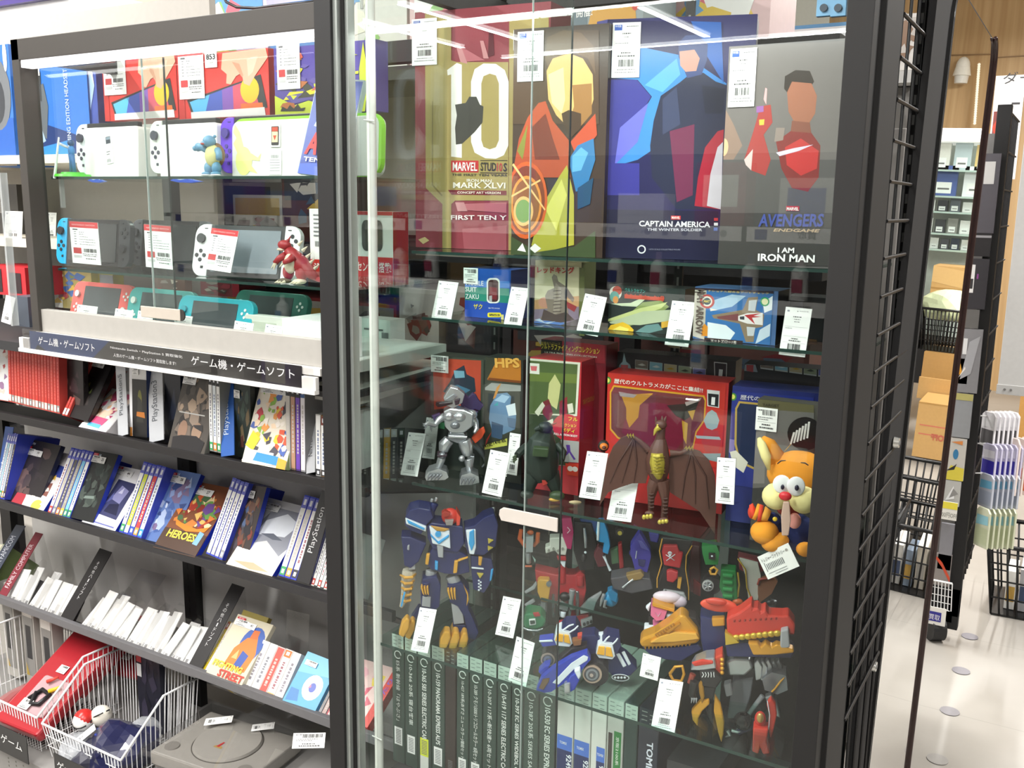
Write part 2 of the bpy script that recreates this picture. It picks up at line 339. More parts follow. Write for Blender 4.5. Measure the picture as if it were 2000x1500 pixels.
# ceiling light lines, the added ones too: each a slim housing with a glowing bar
LB = mt('#ffffff',.5,emi=9,var=0)
for x,y,l,ax,pw,lab in LAMPS:
    t = thing('ceiling_light_bar',lab,'light',Matrix.Translation((x,y,CEIL-.03)) @ Matrix.Rotation(math.pi/2 if ax == 'x' else 0,4,'Z'),'ceiling light bars')
    B().box(-.05,.05,-l/2,l/2,-.03,.03,'#e8e8e6').done('housing',t); B().box(-.03,.03,-l/2+.01,l/2-.01,-.05,-.03,LB).done('glowing_bar',t)
    for s_ in (-1,1): B().cyl((0,s_*l*.4,.03),(0,s_*l*.4,.7),.004,.004,WHT,6).done('hanger',t)
# dots on the floor
k = 0
for i,(px,py) in enumerate([(1894,1243),(1877,1310),(1855,1389),(1831,1483)]):
    p = oz(px,py,.0015); b = B(); b.cyl(p,p+V((0,0,.001)),.028,.028,['#77747a','#817e83','#8b888b','#96938f'][i],20)
    tagit(b.done('floor_dot'),['round grey floor marker nearest the black wheeled rack','second round grey floor marker from the wheeled rack','third round grey floor marker from the wheeled rack','round pale floor marker lowest in the photo'][i],'floor marker','round floor markers')
# =====================================================================
#  LEFT DISPLAY CASE
# =====================================================================
YF = 1.2
DECK = oy(285,1454,1.24).z-.052
XL0,XL1,XM0,XM1 = -1.892,-1.868,-1.087,-1.053
FR = mt('#3b3733',.55,var=.03); FRD = mt('#0e0d0d',.65)
case = thing('display_case','black framed glass display case full of game consoles, left of the tall showcase','display case',Matrix.Translation((0,0,0)))
ZT0,ZT1 = 1.768,1.808
B().box(XL0,XL1,YF,YF+.04,1.19,ZT1,FR).done('frame_post',case,bev=.001)
B().box(XL0,XM0,YF,YF+.04,ZT0,ZT1,FR).done('top_rail',case,bev=.001)
B().box(XL0,XL1,1.55,1.58,1.19,ZT1,BLK).done('frame_post',case)
B().box(XL0,XM0,1.55,1.58,ZT0,ZT1,BLK).done('back_rail',case)
B().box(XL0,XL1,YF+.04,1.55,ZT0,ZT1,BLK).done('side_rail',case)
b = B(); b.box(XL1,XM0,YF+.004,YF+.028,ZT0-.014,ZT0,mt('#ffffff',.5,emi=1.6,var=0)); b.done('light_strip',case)
b = B(); b.box(XL1+.0,XM0-.004,YF+.006,YF+.022,1.225,1.272,mt('#a5a29c',.5)); b.box(XL0+.012,XM0-.002,YF-.006,YF+.03,1.212,1.225,mt('#dcdad5',.4)); b.done('bottom_sill',case,bev=.001)
B().box(XL0,XM0,YF+.022,1.56,1.205,1.225,'#c9c7c3').done('bottom_board',case)
def shelf(parent,x0,x1,y0,y1,z,name='glass_shelf',th=.005):
    b = B(); b.box(x0,x1,y0+.0006,y1,z-th,z,SHG); b.box(x0,x1,y0,y0+.0006,z-th,z,EDG); return b.done(name,parent)
ZS1,ZS2 = 1.543,1.355
shelf(case,XL1+.003,XM0-.002,1.25,1.52,ZS1)
shelf(case,XL1+.003,XM0-.002,1.25,1.52,ZS2)
# sliding doors
xa = oy(283,200,YF+.03).x; xb = oy(325,200,YF+.038).x
B().box(XL1,xb,YF+.034,YF+.037,1.272,ZT0-.014,GLS).done('sliding_door',case)
d2 = B().box(xa,XM0,YF+.026,YF+.029,1.272,ZT0-.014,GLS).done('sliding_door',case)
b = B(); b.box(xa-.0008,xa,YF+.0255,YF+.0295,1.272,ZT0-.014,'#a9b5b0'); b.done('polished_edge',case)
b = B(); b.box(xb,xb+.0012,YF+.0335,YF+.0375,1.272,ZT0-.014,'#2b322f'); b.done('polished_edge',case)
b = B(); m,w,h = up3((275,619),(352,628),597,YF+.022)
b = B().box(0,w,0,.003,0,h,mt('#b5aca0',.4)); b.cyl((w,.001,h/2),(w,.004,h/2),h/2,h/2,mt('#2c2926',.4),20); b.done('door_handle',case,mat=m,bev=.0015)
b = B()
for zz in (1.50,): b.box(XM0-.035,XM0-.027,1.26,1.27,zz-.02,zz+.035,mt('#c8c8c4',.3,.6))
b.box(XL1+.012,XL1+.018,1.26,1.268,1.48,1.54,mt('#c8c8c4',.3,.6)); b.done('shelf_clip',case)
# =====================================================================
#  BANNER + LOWER SHELVING (gondola)
# =====================================================================
ban = thing('shelf_banner','long dark banner with white Japanese lettering under the console case','sign',None)
A0 = oy(33,688,1.19); 
def banner():
    m,w,h = up3((60,681),(612,764),636,1.192)
    ban.matrix_world = m; h = .038
    w0 = (oy(590,761,1.192)-oy(60,681,1.192)).length
    NB = mt('#22345c',.35); DK = mt('#2a2826',.35)
    b = B(); b.box(0,w0,0,.001,0,h,DK); b.flat([(0,0),(w0*.27,0),(w0*.34,h),(0,h)],-.0003,NB)
    b.flat([(w0*.02,0),(w0*.07,0),(w0*.035,h*.3)],-.0004,'#1b1b1d'); b.done('printed_strip',ban)
    B().box(-.02,w+.004,-.004,-.003,.001,h+.004,FILM).done('clear_cover',ban)
    b = B(); b.box(-.035,w+.008,-.006,.006,-.008,0,'#e6e4e0'); b.box(-.035,-.001,-.003,.006,0,.022,'#d8d6d2'); b.box(w0+.002,w+.008,-.003,.006,0,.022,'#e4e2de'); b.done('label_rail',ban,bev=.0008)
    s = 'ゲーム機・ゲームソフト'
    text(ban,s,w0*.04,h*.32,h*.44,'#f4f4f4',w=w0*.24,bold=.004,y=-.0012)
    text(ban,s,w0*.645,h*.36,h*.46,'#f4f4f4',w=w0*.335,bold=.004,y=-.0012)
    text(ban,'Nintendo Switch・PlayStation 5 買取強化',w0*.345,h*.60,h*.17,'#e8e8e8',w=w0*.27,bold=.004,y=-.0012)
    text(ban,'人気のゲーム機・ゲームソフト買取致します!',w0*.355,h*.22,h*.19,'#e8e8e8',w=w0*.235,bold=.004,y=-.0012)
banner()
Y1,Y2,Y3 = 1.27,1.34,1.36
gon = thing('game_shelving','black metal shelving of tilted game shelves with grey back panels, under the console case','shelving',None)
def lipz(px,py,Y): return oy(px,py,Y).z
zA,zB,zC = lipz(320,880,Y1),lipz(320,1077,Y2),lipz(320,1290,Y3)
GP = mt('#b9b7b4',.55,var=.03)
XE = -1.065
for nm,z,Y,a,d,lh,c in (('tilted_shelf',zA,Y1,14,.27,.018,'#1d1b1c'),('tilted_shelf',zB,Y2,33,.16,.020,'#2a292b'),('tilted_shelf',zC,Y3,33,.17,.020,'#6b6a6c')):
    b = B(); ca,sa = math.cos(math.radians(a)),math.sin(math.radians(a))
    b.hexa([V((-2.6,Y,z)),V((XE+.018,Y,z)),V((XE+.018,Y+d*ca,z-d*sa)),V((-2.6,Y+d*ca,z-d*sa)),V((-2.6,Y,z+.004)),V((XE+.018,Y,z+.004)),V((XE+.018,Y+d*ca,z-d*sa+.004)),V((-2.6,Y+d*ca,z-d*sa+.004))],'#242325')
    b.box(-2.6,XE+.018,Y-.012,Y,z-.004,z+lh-.004,c); b.done(nm,gon,bev=.001)
b = B(); b.box(-2.6,-1.046,1.60,1.61,.25,1.16,GP); b.done('back_panel',gon)
b = B(); xm = oy(362,900,1.585).x; b.box(xm-.022,xm+.022,1.578,1.60,.1,1.2,'#121112'); 
for i in range(24): b.box(xm-.006,xm-.002,1.5775,1.578,.3+i*.03,.315+i*.03,'#000000')
b.done('upright',gon)
b = B(); xm = oy(20,960,1.585).x; b.box(xm-.05,xm+.0,1.578,1.60,.1,1.2,'#121112'); b.done('upright',gon)
B().box(-2.6,XM0,1.26,1.6,1.16,1.17,'#1a191a').done('top_board',gon)
b = XD = oy(268,1480,1.2).x; B().box(XD,-1.046,1.19,1.62,.02,DECK,mt('#8d8b88',.6)).done('raised_deck',gon); b = B().box(-2.6,XD,1.19,1.62,.02,DECK-.085,mt('#8d8b88',.6)); b.done('base_deck',gon)
# =====================================================================
#  TALL SHOWCASE
# =====================================================================
XS0,XS1,YB = -1.035,-.272,1.66
show = thing('glass_showcase','tall black framed glass showcase with four glass shelves of toys, in the middle','display case',None)
B().box(XM0,XM1,YF-.004,YF+.02,.02,1.86,BLK).done('frame_post',show,bev=.001)
b = B(); b.box(XS1,-.2415,YF-.01,YF+.025,.02,2.05,FRD); b.done('frame_post',show,bev=.001)
b = B(); b.box(XS0,-.25,YB,YB+.03,1.86,1.90,BLK); b.done('back_rail',show)
b = B(); b.box(XS0+.001,XS0+.02,YF+.03,YB,1.84,1.88,BLK); b.done('side_rail',show)
b = B(); b.box(XM1,XS1,YF,YF+.04,1.875,1.91,BLK); b.done('top_rail',show)
b = B(); b.box(XS0-.002,XS0+.018,YB,YB+.03,.02,1.9,BLK); b.done('frame_post',show)
b = B(); b.box(-.27,-.25,YB,YB+.03,.02,1.9,BLK); b.done('frame_post',show)
AL = mt('#9aa09c',.3,.5)
b = B(); b.box(XM1,XM1+.008,YF+.002,YF+.02,.02,1.86,AL); b.box(XM1+.008,XM1+.014,YF+.01,YF+.03,.02,1.86,BLK2); b.box(XM1+.014,XM1+.02,YF+.014,YF+.03,.02,1.86,AL); b.done('aluminium_channel',show)
B().box(XS0,XS0+.004,YF+.04,YB,.05,1.86,GLS).done('side_glass',show)
b = B().box(XS0+.0,XS1,YF+.03,YB,.035,.06,'#3a3a3c'); b.done('base_board',show)
B().box(XS0-.01,XS0+.002,YF+.035,YB,.22,.24,'#8a8886').done('side_ledge',show)
# doors
x1 = oy(1041,100,YF+.026).x; x2 = oy(1117,100,YF+.034).x
B().box(XM1+.02,x2,YF+.032,YF+.035,.06,1.875,GLS).done('sliding_door',show)
B().box(x1,XS1,YF+.024,YF+.027,.06,1.875,GLS).done('sliding_door',show)
b = B(); b.box(x1-.0008,x1,YF+.0235,YF+.0275,.06,1.875,'#a9b5b0'); b.done('polished_edge',show)
b = B(); b.box(x2,x2+.001,YF+.0315,YF+.0355,.06,1.875,'#1f2624'); b.done('polished_edge',show)
m,w,h = up3((974,1016),(1088,1046),989,YF+.021)
b = B(); b.prism([(.004,0),(w,0),(w,h),(.008,h),(.001,h*.78),(0,h*.4)],0,.003,mt('#c2bbb3',.35)); b.done('door_handle',show,mat=m,bev=.001)
# glass shelves: deeper ones further down
ZSA,ZSB,ZSC,ZSD,ZSE = 1.418,1.298,.996,.732,.79
YSA,YSB,YSC,YSD = 1.37,1.40,1.367,1.25
shelf(show,XS0+.006,XS1,YSA,1.62,ZSA); shelf(show,XS0+.006,XS1,YSB,1.62,ZSB)
shelf(show,XS0+.006,XS1,YSC,1.62,ZSC); shelf(show,XS0+.006,XS1,YSD,1.62,ZSD)
shelf(show,-.97,-.42,1.46,1.64,ZSE,th=.005)
# vertical light tube in the left front corner
b = B(); x = -1.018; b.cyl((x,YF+.052,.12),(x,YF+.052,1.845),.0065,.0065,mt('#d5d4cf',.35),10); b.cyl((x-.004,YF+.0475,.14),(x-.004,YF+.0475,1.82),.0032,.0032,mt('#f5f4ee',.3),8)
b.tube([(x,YF+.052,1.84),(x-.002,YF+.052,1.855),(x-.010,YF+.05,1.858),(x-.014,YF+.048,1.845),(x-.013,YF+.046,1.80)],.0025,WHT)
for zz in (1.63,.55): b.cyl((x-.01,YF+.043,zz),(x+.012,YF+.043,zz-.002),.0012,.0012,'#e8e8e4',6)
b.done('vertical_light_tube',show)
# shelf support rails (slotted)
b = B()
for x,y in ((XS0+.012,1.645),(-.262,1.645),(-.64,1.655)):
    b.box(x-.008,x+.008,y-.006,y,.06,1.86,'#141314')
    for i in range(58): b.box(x-.002,x+.002,y-.0066,y-.006,.1+i*.03,.115+i*.03,'#8c8c88')
b.done('slotted_rail',show)
# =====================================================================
#  RIGHT SIDE: panel, grid, board and mirror
# =====================================================================
XR = -.235
side = thing('side_panel','flat black metal upright on the right side of the showcase','panel',None)
B().box(XR-.012,XR,1.226,1.33,.02,2.1,mt('#141313',.7,var=.03)).done('upright',side,bev=.001)
grd = thing('wire_grid_panel','black wire grid panel between the showcase and the tall mirror','wire grid',None)
b = B(); GM = mt('#0c0b0c',.45)
for i in range(5): y = 1.345+i*.058; b.cyl((XR-.004-(i % 2)*.0,y,.05),(XR-.004,y,2.1),.0024,.0024,GM,6)
for i in range(5): y = 1.36+i*.055; b.cyl((XR-.05,y,.05),(XR-.05,y,2.1),.003,.003,GM,6)
for px,py in [(1773,35),(1765,117),(1757,197),(1750,276),(1742,355),(1733,432),(1726,505),(1720,580),(1713,655),(1706,728),(1700,797),(1690,872),(1684,945),(1677,1015),(1669,1087),(1661,1160),(1652,1232),(1644,1305),(1636,1376),(1628,1448)]:
    p = ox(px,py,XR); b.cyl((XR,1.332,p.z),(XR,1.585,p.z),.0026,.0026,GM,6)
b.done('wires',grd)
B().box(XR-.075,XR-.06,1.36,1.62,.05,2.1,mt('#1a1618',.4)).done('slotted_upright',grd)
# tall mirror on a black board, leaning very slightly
def mir_pt(px,py):
    return _mx(px,py)
MX0,MT = -.2165,math.atan(.028/1.4)
def mplane(px,py,off=0):
    n = V((1,0,-math.tan(MT))).normalized(); p0 = V((MX0+off,0,1.8)); d = ray(px,py); return EYE + d*((p0-EYE).dot(n)/d.dot(n))
mirr = thing('tall_mirror','tall wall mirror with rounded corners and thin dark frame, on a black board','mirror',None)
def mz(Y0,Y1,z0,z1,off0,off1,m,name,rad=0,bev=0):
    b = B(); X = lambda z,o: MX0 + (z-1.8)*math.tan(MT) + o
    pts = [(Y0,z0),(Y1,z0),(Y1,z1),(Y0,z1)]
    if rad:
        pts = []
        for cy,cz,a0 in ((Y0+rad,z0+rad,180),(Y1-rad,z0+rad,270),(Y1-rad,z1-rad,0),(Y0+rad,z1-rad,90)):
            for i in range(9): a = math.radians(a0+i*90/8); pts.append((cy+rad*math.cos(a),cz+rad*math.sin(a)))
    n = len(pts); vs = [V((X(z,off0),y,z)) for y,z in pts] + [V((X(z,off1),y,z)) for y,z in pts]
    b.add(vs,[tuple(range(n))[::-1],tuple(range(n,2*n))] + [(i,(i+1) % n,n+(i+1) % n,n+i) for i in range(n)],m)
    return b.done(name,mirr)
yb0 = 1.47; ZMT = mplane(1895,0).z; ymr = mplane(1862,60).y; yfar = mplane(1936,160).y
mz(mplane(1824,60,-.006).y,ymr+.02,.03,2.05,-.016,-.006,mt('#0f0d0e',.85),'board')
mz(ymr-.002,yfar,.05,ZMT,-.012,-.001,BLK2,'backing',rad=.05)
def rring(Y0,Y1,z0,z1,rad,off,r):
    b = B(); P = []
    for cy,cz,a0 in ((Y0+rad,z0+rad,180),(Y1-rad,z0+rad,270),(Y1-rad,z1-rad,0),(Y0+rad,z1-rad,90)):
        for i in range(9): a = math.radians(a0+i*90/8); y = cy+rad*math.cos(a); z = cz+rad*math.sin(a); P.append(V((MX0+(z-1.8)*math.tan(MT)+off,y,z)))
    b.tube(P[9:27],r,mt('#2a1412',.25),8); return b.done('frame',mirr)
rring(ymr,yfar-.004,.05,ZMT,.05,.003,.0045)
mz(ymr+.002,yfar-.006,.055,ZMT-.005,-.001,.0005,mirror_mat(),'mirror_glass',rad=.045)
b = B()
for px,py in ((1746,864),(1702,1300)):
    p = mplane(px,py,-.004); b.cyl(p,p+V((.008,0,0)),.009,.008,mt('#d9d9d5',.25,.8),16); b.cyl(p+V((.008,0,0)),p+V((.009,0,0)),.004,.004,'#777777',10)
b.done('screw_cap',mirr)
# =====================================================================
#  CONSOLES AND BOXES IN THE LEFT CASE
# =====================================================================
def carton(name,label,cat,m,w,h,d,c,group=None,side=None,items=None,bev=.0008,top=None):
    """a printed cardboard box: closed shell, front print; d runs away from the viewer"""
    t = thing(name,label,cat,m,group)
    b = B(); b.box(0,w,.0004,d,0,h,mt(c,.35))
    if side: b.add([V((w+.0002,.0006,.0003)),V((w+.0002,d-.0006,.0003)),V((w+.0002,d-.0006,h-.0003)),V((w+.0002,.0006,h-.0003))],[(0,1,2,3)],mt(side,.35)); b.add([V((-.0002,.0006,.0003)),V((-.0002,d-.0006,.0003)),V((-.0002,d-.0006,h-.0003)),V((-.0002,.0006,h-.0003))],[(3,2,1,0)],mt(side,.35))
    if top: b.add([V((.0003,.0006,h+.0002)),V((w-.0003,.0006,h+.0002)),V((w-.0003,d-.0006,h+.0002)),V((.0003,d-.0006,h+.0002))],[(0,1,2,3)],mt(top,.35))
    b.done('box',t)
    if items: art(t,w,h,items)
    return t
SK = '#d9a98f'
def rrect(x0,x1,z0,z1,r,corners=(1,1,1,1),n=6):
    P = []
    for (cx,cz,a0),on in zip(((x0+r,z0+r,180),(x1-r,z0+r,270),(x1-r,z1-r,0),(x0+r,z1-r,90)),corners):
        if on:
            for i in range(n+1): a = math.radians(a0+i*90/n); P.append((cx+r*math.cos(a),cz+r*math.sin(a)))
        else: P.append((x0 if a0 in (180,90) else x1,z0 if a0 in (180,270) else z1))
    return P
def joycon(t,x0,x1,z0,z1,c,left=True,c2='#2a2a2e'):
    """controller half: rounded on its outer side"""
    w = x1-x0; cs = (1,0,0,1) if left else (0,1,1,0); b = B(); b.prism(rrect(x0,x1,z0,z1,w*.62,cs),0,.013,mt(c,.35))
    g = b.done('controller',t,bev=.0015); h = z1-z0; cx = (x0+x1)/2
    b = B(); zs = z0+h*(.72 if left else .40); b.cyl((cx,-.0045,zs),(cx,0,zs),w*.22,w*.24,c2,14); b.cyl((cx,-.006,zs),(cx,-.0045,zs),w*.26,w*.26,c2,14); b.done('thumb_stick',g)
    zb = z0+h*(.40 if left else .72)
    for dx,dz in ((0,1),(0,-1),(1,0),(-1,0)):
        b = B(); b.cyl((cx+dx*w*.24,-.0015,zb+dz*w*.24),(cx+dx*w*.24,.001,zb+dz*w*.24),w*.11,w*.11,c2,10); b.done('button',g)
    b = B(); b.box(cx-w*.04+(w*.12 if left else -w*.12),cx+w*.12+(w*.12 if left else -w*.12),-.001,.001,z0+h*.15,z0+h*.15+w*.14,c2); b.done('capture_button',g)
    b = B(); b.box(cx+(w*.1 if left else -w*.3),cx+(w*.3 if left else -w*.1),-.001,.001,z1-h*.09,z1-h*.075,c2); b.done('minus_button',g)
    return g
ZTOP = ZS1; YC = 1.31
def z_of(Y,z): return z
# --- two red console cartons, a blue headset carton, a graffiti carton ---
def switch_carton(bl,br,tly,Y,label,seed,sticker,nm='console_carton',red2=True):
    m,w,h = up3(bl,br,tly,Y)
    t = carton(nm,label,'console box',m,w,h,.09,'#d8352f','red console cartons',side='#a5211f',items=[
        ('#c22b28',[(0,0),(.07,0),(.07,1),(0,1)]),('#2b2a2c',[(.1,.3),(.92,.62),(.98,.12),(.16,.02)]),('#56b0e0',[(.13,.27),(.36,.37),(.34,.06),(.18,.05)]),
        ('#3f55b0',[(.36,.37),(.58,.46),(.55,.06),(.3,.06)]),('#7c4fa8',[(.5,.43),(.68,.5),(.68,.08),(.5,.07)]),('#d14a62',[(.62,.47),(.82,.56),(.9,.14),(.62,.09)]),('e','#f2b71f',.80,.40,.10,.20),('#e06a2a',[(.7,.2),(.93,.2),(.94,.1),(.7,.08)]),
        ('#e9e6e2',[(.14,.01),(.96,.01),(.95,.13),(.14,.11)]),
        (SK,[(.52,.98),(.98,1),(1,.86),(.86,.60),(.80,.46),(.74,.50),(.72,.66),(.66,.62),(.60,.50),(.55,.52),(.56,.66),(.50,.74)]),('#c48d72',[(.62,.84),(.7,.8),(.74,.62),(.72,.6)]),('#e6bda6',[(.78,.86),(.9,.9),(.84,.66),(.79,.6)])])
    t2 = sticker; paper(t,*t2,'red',seed,y=-.002,name='price_label')
    return t,w,h
t,w,h = switch_carton((206,237),(348,229),116,1.43,'left red console carton, without the 853 label',1,(.006,.055,.074,.092))
t,w,h = switch_carton((351,234),(527,228),110,1.41,'red console carton carrying the white 853 label, middle of the case top shelf',2,(.006,.04,.074,.098))
p = paper(t,.085,.098,.034,.036,'none',0,y=-.002,name='number_label'); text(p,'853',.017,.015,.011,'#222222',y=-.0008,w=.026,al='c',bold=.03); text(p,'C8540',.017,.008,.003,'#555555',y=-.0008,w=.012,al='c')
m,w,h = up3((70,314),(182,312),122,1.45)
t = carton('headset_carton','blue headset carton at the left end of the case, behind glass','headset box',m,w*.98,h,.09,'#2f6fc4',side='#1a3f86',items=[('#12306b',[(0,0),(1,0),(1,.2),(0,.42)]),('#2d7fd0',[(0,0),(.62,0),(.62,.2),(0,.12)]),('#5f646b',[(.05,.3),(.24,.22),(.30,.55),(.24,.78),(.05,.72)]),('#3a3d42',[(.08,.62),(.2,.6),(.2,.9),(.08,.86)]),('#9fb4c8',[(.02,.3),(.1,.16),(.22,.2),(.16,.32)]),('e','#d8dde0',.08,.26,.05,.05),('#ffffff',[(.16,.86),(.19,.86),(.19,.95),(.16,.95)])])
text(t,'GAMING EDITION HEADSET',w*.66,h*.08,.014,'#cfe0f5',rot=math.pi/2,w=h*.82)
m,w,h = up3((128,314),(205,309),126,1.455)
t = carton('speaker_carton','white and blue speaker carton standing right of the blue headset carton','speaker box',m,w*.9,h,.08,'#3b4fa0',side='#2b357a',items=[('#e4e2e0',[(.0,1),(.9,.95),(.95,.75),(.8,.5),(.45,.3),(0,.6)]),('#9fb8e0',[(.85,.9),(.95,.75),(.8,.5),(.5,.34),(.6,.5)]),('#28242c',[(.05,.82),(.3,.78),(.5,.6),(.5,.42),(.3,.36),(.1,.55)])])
m,w,h = up3((538,226),(735,222),95,1.40)
t = carton('graffiti_carton','purple and yellow paint-splattered console carton, right end of the case top shelf','console box',m,w,h,.035,'#54459b',side='#5a4aa6',items=[('#cddc3a',[(0,0),(.55,0),(.5,.12),(.35,.2),(.2,.14),(0,.3)])] + busy(5,['#d8e23a','#4b3f96','#b9692d','#e6dd2e','#3b3a2c','#cf5a4a','#62549f'],34,0,.05,.55,.98,.16) + busy(8,['#dbe53c','#e6e23a','#aeb32e'],9,.6,.1,.98,.95,.13) + [('#2a2a22',[(.06,.06),(.3,.05),(.32,.1),(.27,.09),(.24,.16),(.2,.09),(.16,.15),(.13,.09),(.08,.13)]),('#d9e436',[(.86,.0),(.9,0),(.93,.5),(.89,.98),(.85,.6)])])
paper(t,.010,.047,.058,.095,'red',3,y=-.002)
# black console case lying behind (dark tray under the graffiti carton)
m,w,h = up3((470,245),(612,247),229,1.39)
t = thing('console_tray','flat black console stand lying under the paint-splattered carton','console stand',m); b = B().box(-.02,w,0,.1,-.006,h,mt('#1d1c1e',.3)); b.done('tray',t,bev=.002); B().box(.03,.06,-.001,0,.0,.004,'#3c3b3d').done('port',t)
# --- three docked consoles on the top shelf ---
def docked(bl,tl,label,jc,sn,dock=(.204,.104),fade=None,extra=None,Y=YC,cut=None,js=.036):
    A = oy(*bl,Y); A.z = ZTOP+.0005; m = fr(A,V((1,-.02,0)),V((0,.05,1)))
    t = thing('docked_console',label,'game console',m,'docked game consoles on the case top shelf')
    if jc: joycon(t,0,js,.007,.109,jc,True,'#2b2c40' if jc != '#6a3bd0' else '#3d2a86')
    w = cut or dock[0]
    B().box(js,js+min(w,.21)-.012,.002,.014,.088,.110,mt('#2f2d2f',.3)).done('screen_unit',t,bev=.001)
    d = B(); d.prism(rrect(js+.003,js+w,0,dock[1]-.004,.016 if cut and cut > .2 else .008,(0,1 if cut and cut > .2 else 0,1,1)),-.006,.014 if cut and cut > .2 else .04,mt(dock_c,.4,var=.02)); d = d.done('dock',t,bev=.0015)
    if sn: joycon(t,js+w-.002,js+w+js-.004,.007,.109,sn,False)
    return t
dock_c = '#eceae5'
t = docked((150,345),(150,236),'white docked game console with a small price tag, left on the case top shelf','#e9edf2',None,cut=.175)
m2 = B(); c = B().box(.115,.138,-.0075,-.0065,.012,.074,'#fbfbf9'); g = c.done('price_tag',t); g.matrix_local = Matrix.Rotation(-.12,4,'Y')
art(g,1,1,[('r','#e9e9e7',.118,.05,.136,.071),('r','#3f4650',.119,.052,.134,.066),('r','#8b9aa8',.12,.060,.133,.065),('r','#8a8a8a',.118,.03,.128,.032),('r','#8a8a8a',.118,.035,.13,.037)] + [('r','#9a9a9a',.117+i*.002,.015,.118+i*.002,.022) for i in range(7)],'print',y=-.0078,step=.00001)
t = docked((293,344),(293,233),'white docked game console behind the blue turtle toy, middle of the case top shelf','#e9e7e2',None,cut=.165)
dock_c = '#dcdcd6'
t = docked((430,345),(430,224),'purple docked game console with a yellow splat and a lime green rim','#6a3bd0',None,cut=.355)
art(t,.215,.1,[('e','#e9ee96',.33,.28,.10,.26),('#e9ee96',[(.26,.4),(.34,.45),(.28,.8),(.22,.95),(.2,.8),(.24,.7),(.2,.6)]),('#e9ee96',[(.4,.3),(.52,.28),(.54,.42),(.5,.34),(.42,.42)]),('#e9ee96',[(.28,.08),(.4,.1),(.5,.05),(.42,.2)])],'splat_print',y=-.0066)
b = B(); b.prism(rrect(.039,.3965,-.0005,.1045,.026,(0,1,1,1)),-.0050,.006,mt('#8fd62f',.4)); b.done('green_rim',t)
b = B().box(.141,.165,-.0085,-.0066,.052,.092,'#f3f3f0'); g = b.done('game_cartridge',t)
B().prism(rrect(.1445,.1625,.055,.088,.002),-.0095,-.0085,mt('#2a2528',.4)).done('cartridge_shell',g)
art(g,1,1,[('r','#c0442c',.146,.079,.161,.0865),('r','#e6d6a8',.146,.06,.161,.0785),('#c0442c',[(.149,.072),(.158,.072),(.1535,.063)])],'cartridge_label',y=-.0096,step=.00004)
g = B().box(.136,.168,-.0075,-.0066,.003,.046,'#f4f4f2').done('price_tag',t); art(g,.032,.043,[('r','#77777a',.2+i*.05,.68,.22+i*.05,.82) for i in range(12)] + [('r','#99999b',.1,.6-i*.11,.9,.62-i*.11) for i in range(5)],'print',y=-.0078,step=.00001).location = (.136,0,.003)
# blue case with red A leaning at the right end
m,w,h = rect3((580,338),(630,344),(612,190),1.275)
t = thing('game_case','blue game case with big red letters, leaning on the case top shelf','game case',m)
w = .105; h = .17
B().box(0,w,0,.011,0,h,mt('#c9d3da',.2,tr=.25)).done('case',t,bev=.001)
art(t,w,h,[('r','#2b3f9c',.02,0,.98,.98),('r','#e8e8ea',.02,.84,.4,.98),('#3fae4f',[(.1,.72),(.3,.7),(.32,.80),(.2,.84)]),('#b7c8f0',[(.15,.5),(.5,.46),(.6,.7),(.3,.72)]),('#e86a8c',[(.2,.55),(.4,.52),(.36,.64)]),('#f3d23c',[(.28,.66),(.45,.66),(.4,.74)]),('#3a57c8',[(.02,0),(.98,0),(.98,.16),(.02,.1)])])
text(t,'ACES',.008,.034,.040,'#d8232a',y=-.0022,w=.088,bold=.04,shear=.2); text(t,'TENNIS',.01,.022,.008,'#ffffff',y=-.0022,w=.07,bold=.02)
# --- small toy figures (generic) ---
def figure(name,label,cat,m,parts,group=None):
    t = thing(name,label,cat,m,group)
    for nm,fn in parts:
        b = B(); fn(b); b.done(nm,t)
    return t
A = oy(418,346,1.272); A.z = ZTOP+.001
BL = mt('#5f8fae',.45); CR = mt('#cfc98a',.5)
def _b(b):
    b.ell((0,0,.036),(.016,.014,.021),CR); b.ell((0,.008,.038),(.018,.014,.022),mt('#7b5a3a',.5))
def _h(b): b.ell((-.004,-.004,.062),(.012,.012,.011),BL); b.ell((-.009,-.010,.0585),(.008,.008,.005),BL); b.ell((-.009,-.012,.0575),(.006,.007,.003),mt('#a83b32',.4)); b.ell((.004,.002,.071),.003,BL)
figure('turtle_figure','small blue toy turtle standing upright with open mouth before the white dock','toy figure',Matrix.Translation(A),[
    ('body',_b),('head',_h),('arm',lambda b: (b.tube([(-.012,0,.046),(-.024,-.004,.052),(-.034,-.006,.052)],[.007,.007,.008],BL),b.ell((-.038,-.008,.050),.005,BL))),
    ('arm',lambda b: b.tube([(.012,0,.046),(.020,-.004,.040),(.024,-.008,.030)],[.007,.006,.006],BL)),
    ('leg',lambda b: (b.ell((-.010,-.002,.014),(.009,.009,.012),BL),b.ell((-.012,-.006,.004),(.009,.010,.004),BL),b.ell((-.013,-.008,.0015),(.011,.009,.002),WHT))),
    ('leg',lambda b: (b.ell((.010,-.002,.014),(.009,.009,.012),BL),b.ell((.012,-.006,.004),(.009,.010,.004),BL),b.ell((.013,-.008,.0015),(.011,.009,.002),WHT)))])
A = oy(143,348,1.27); A.z = ZTOP+.0005
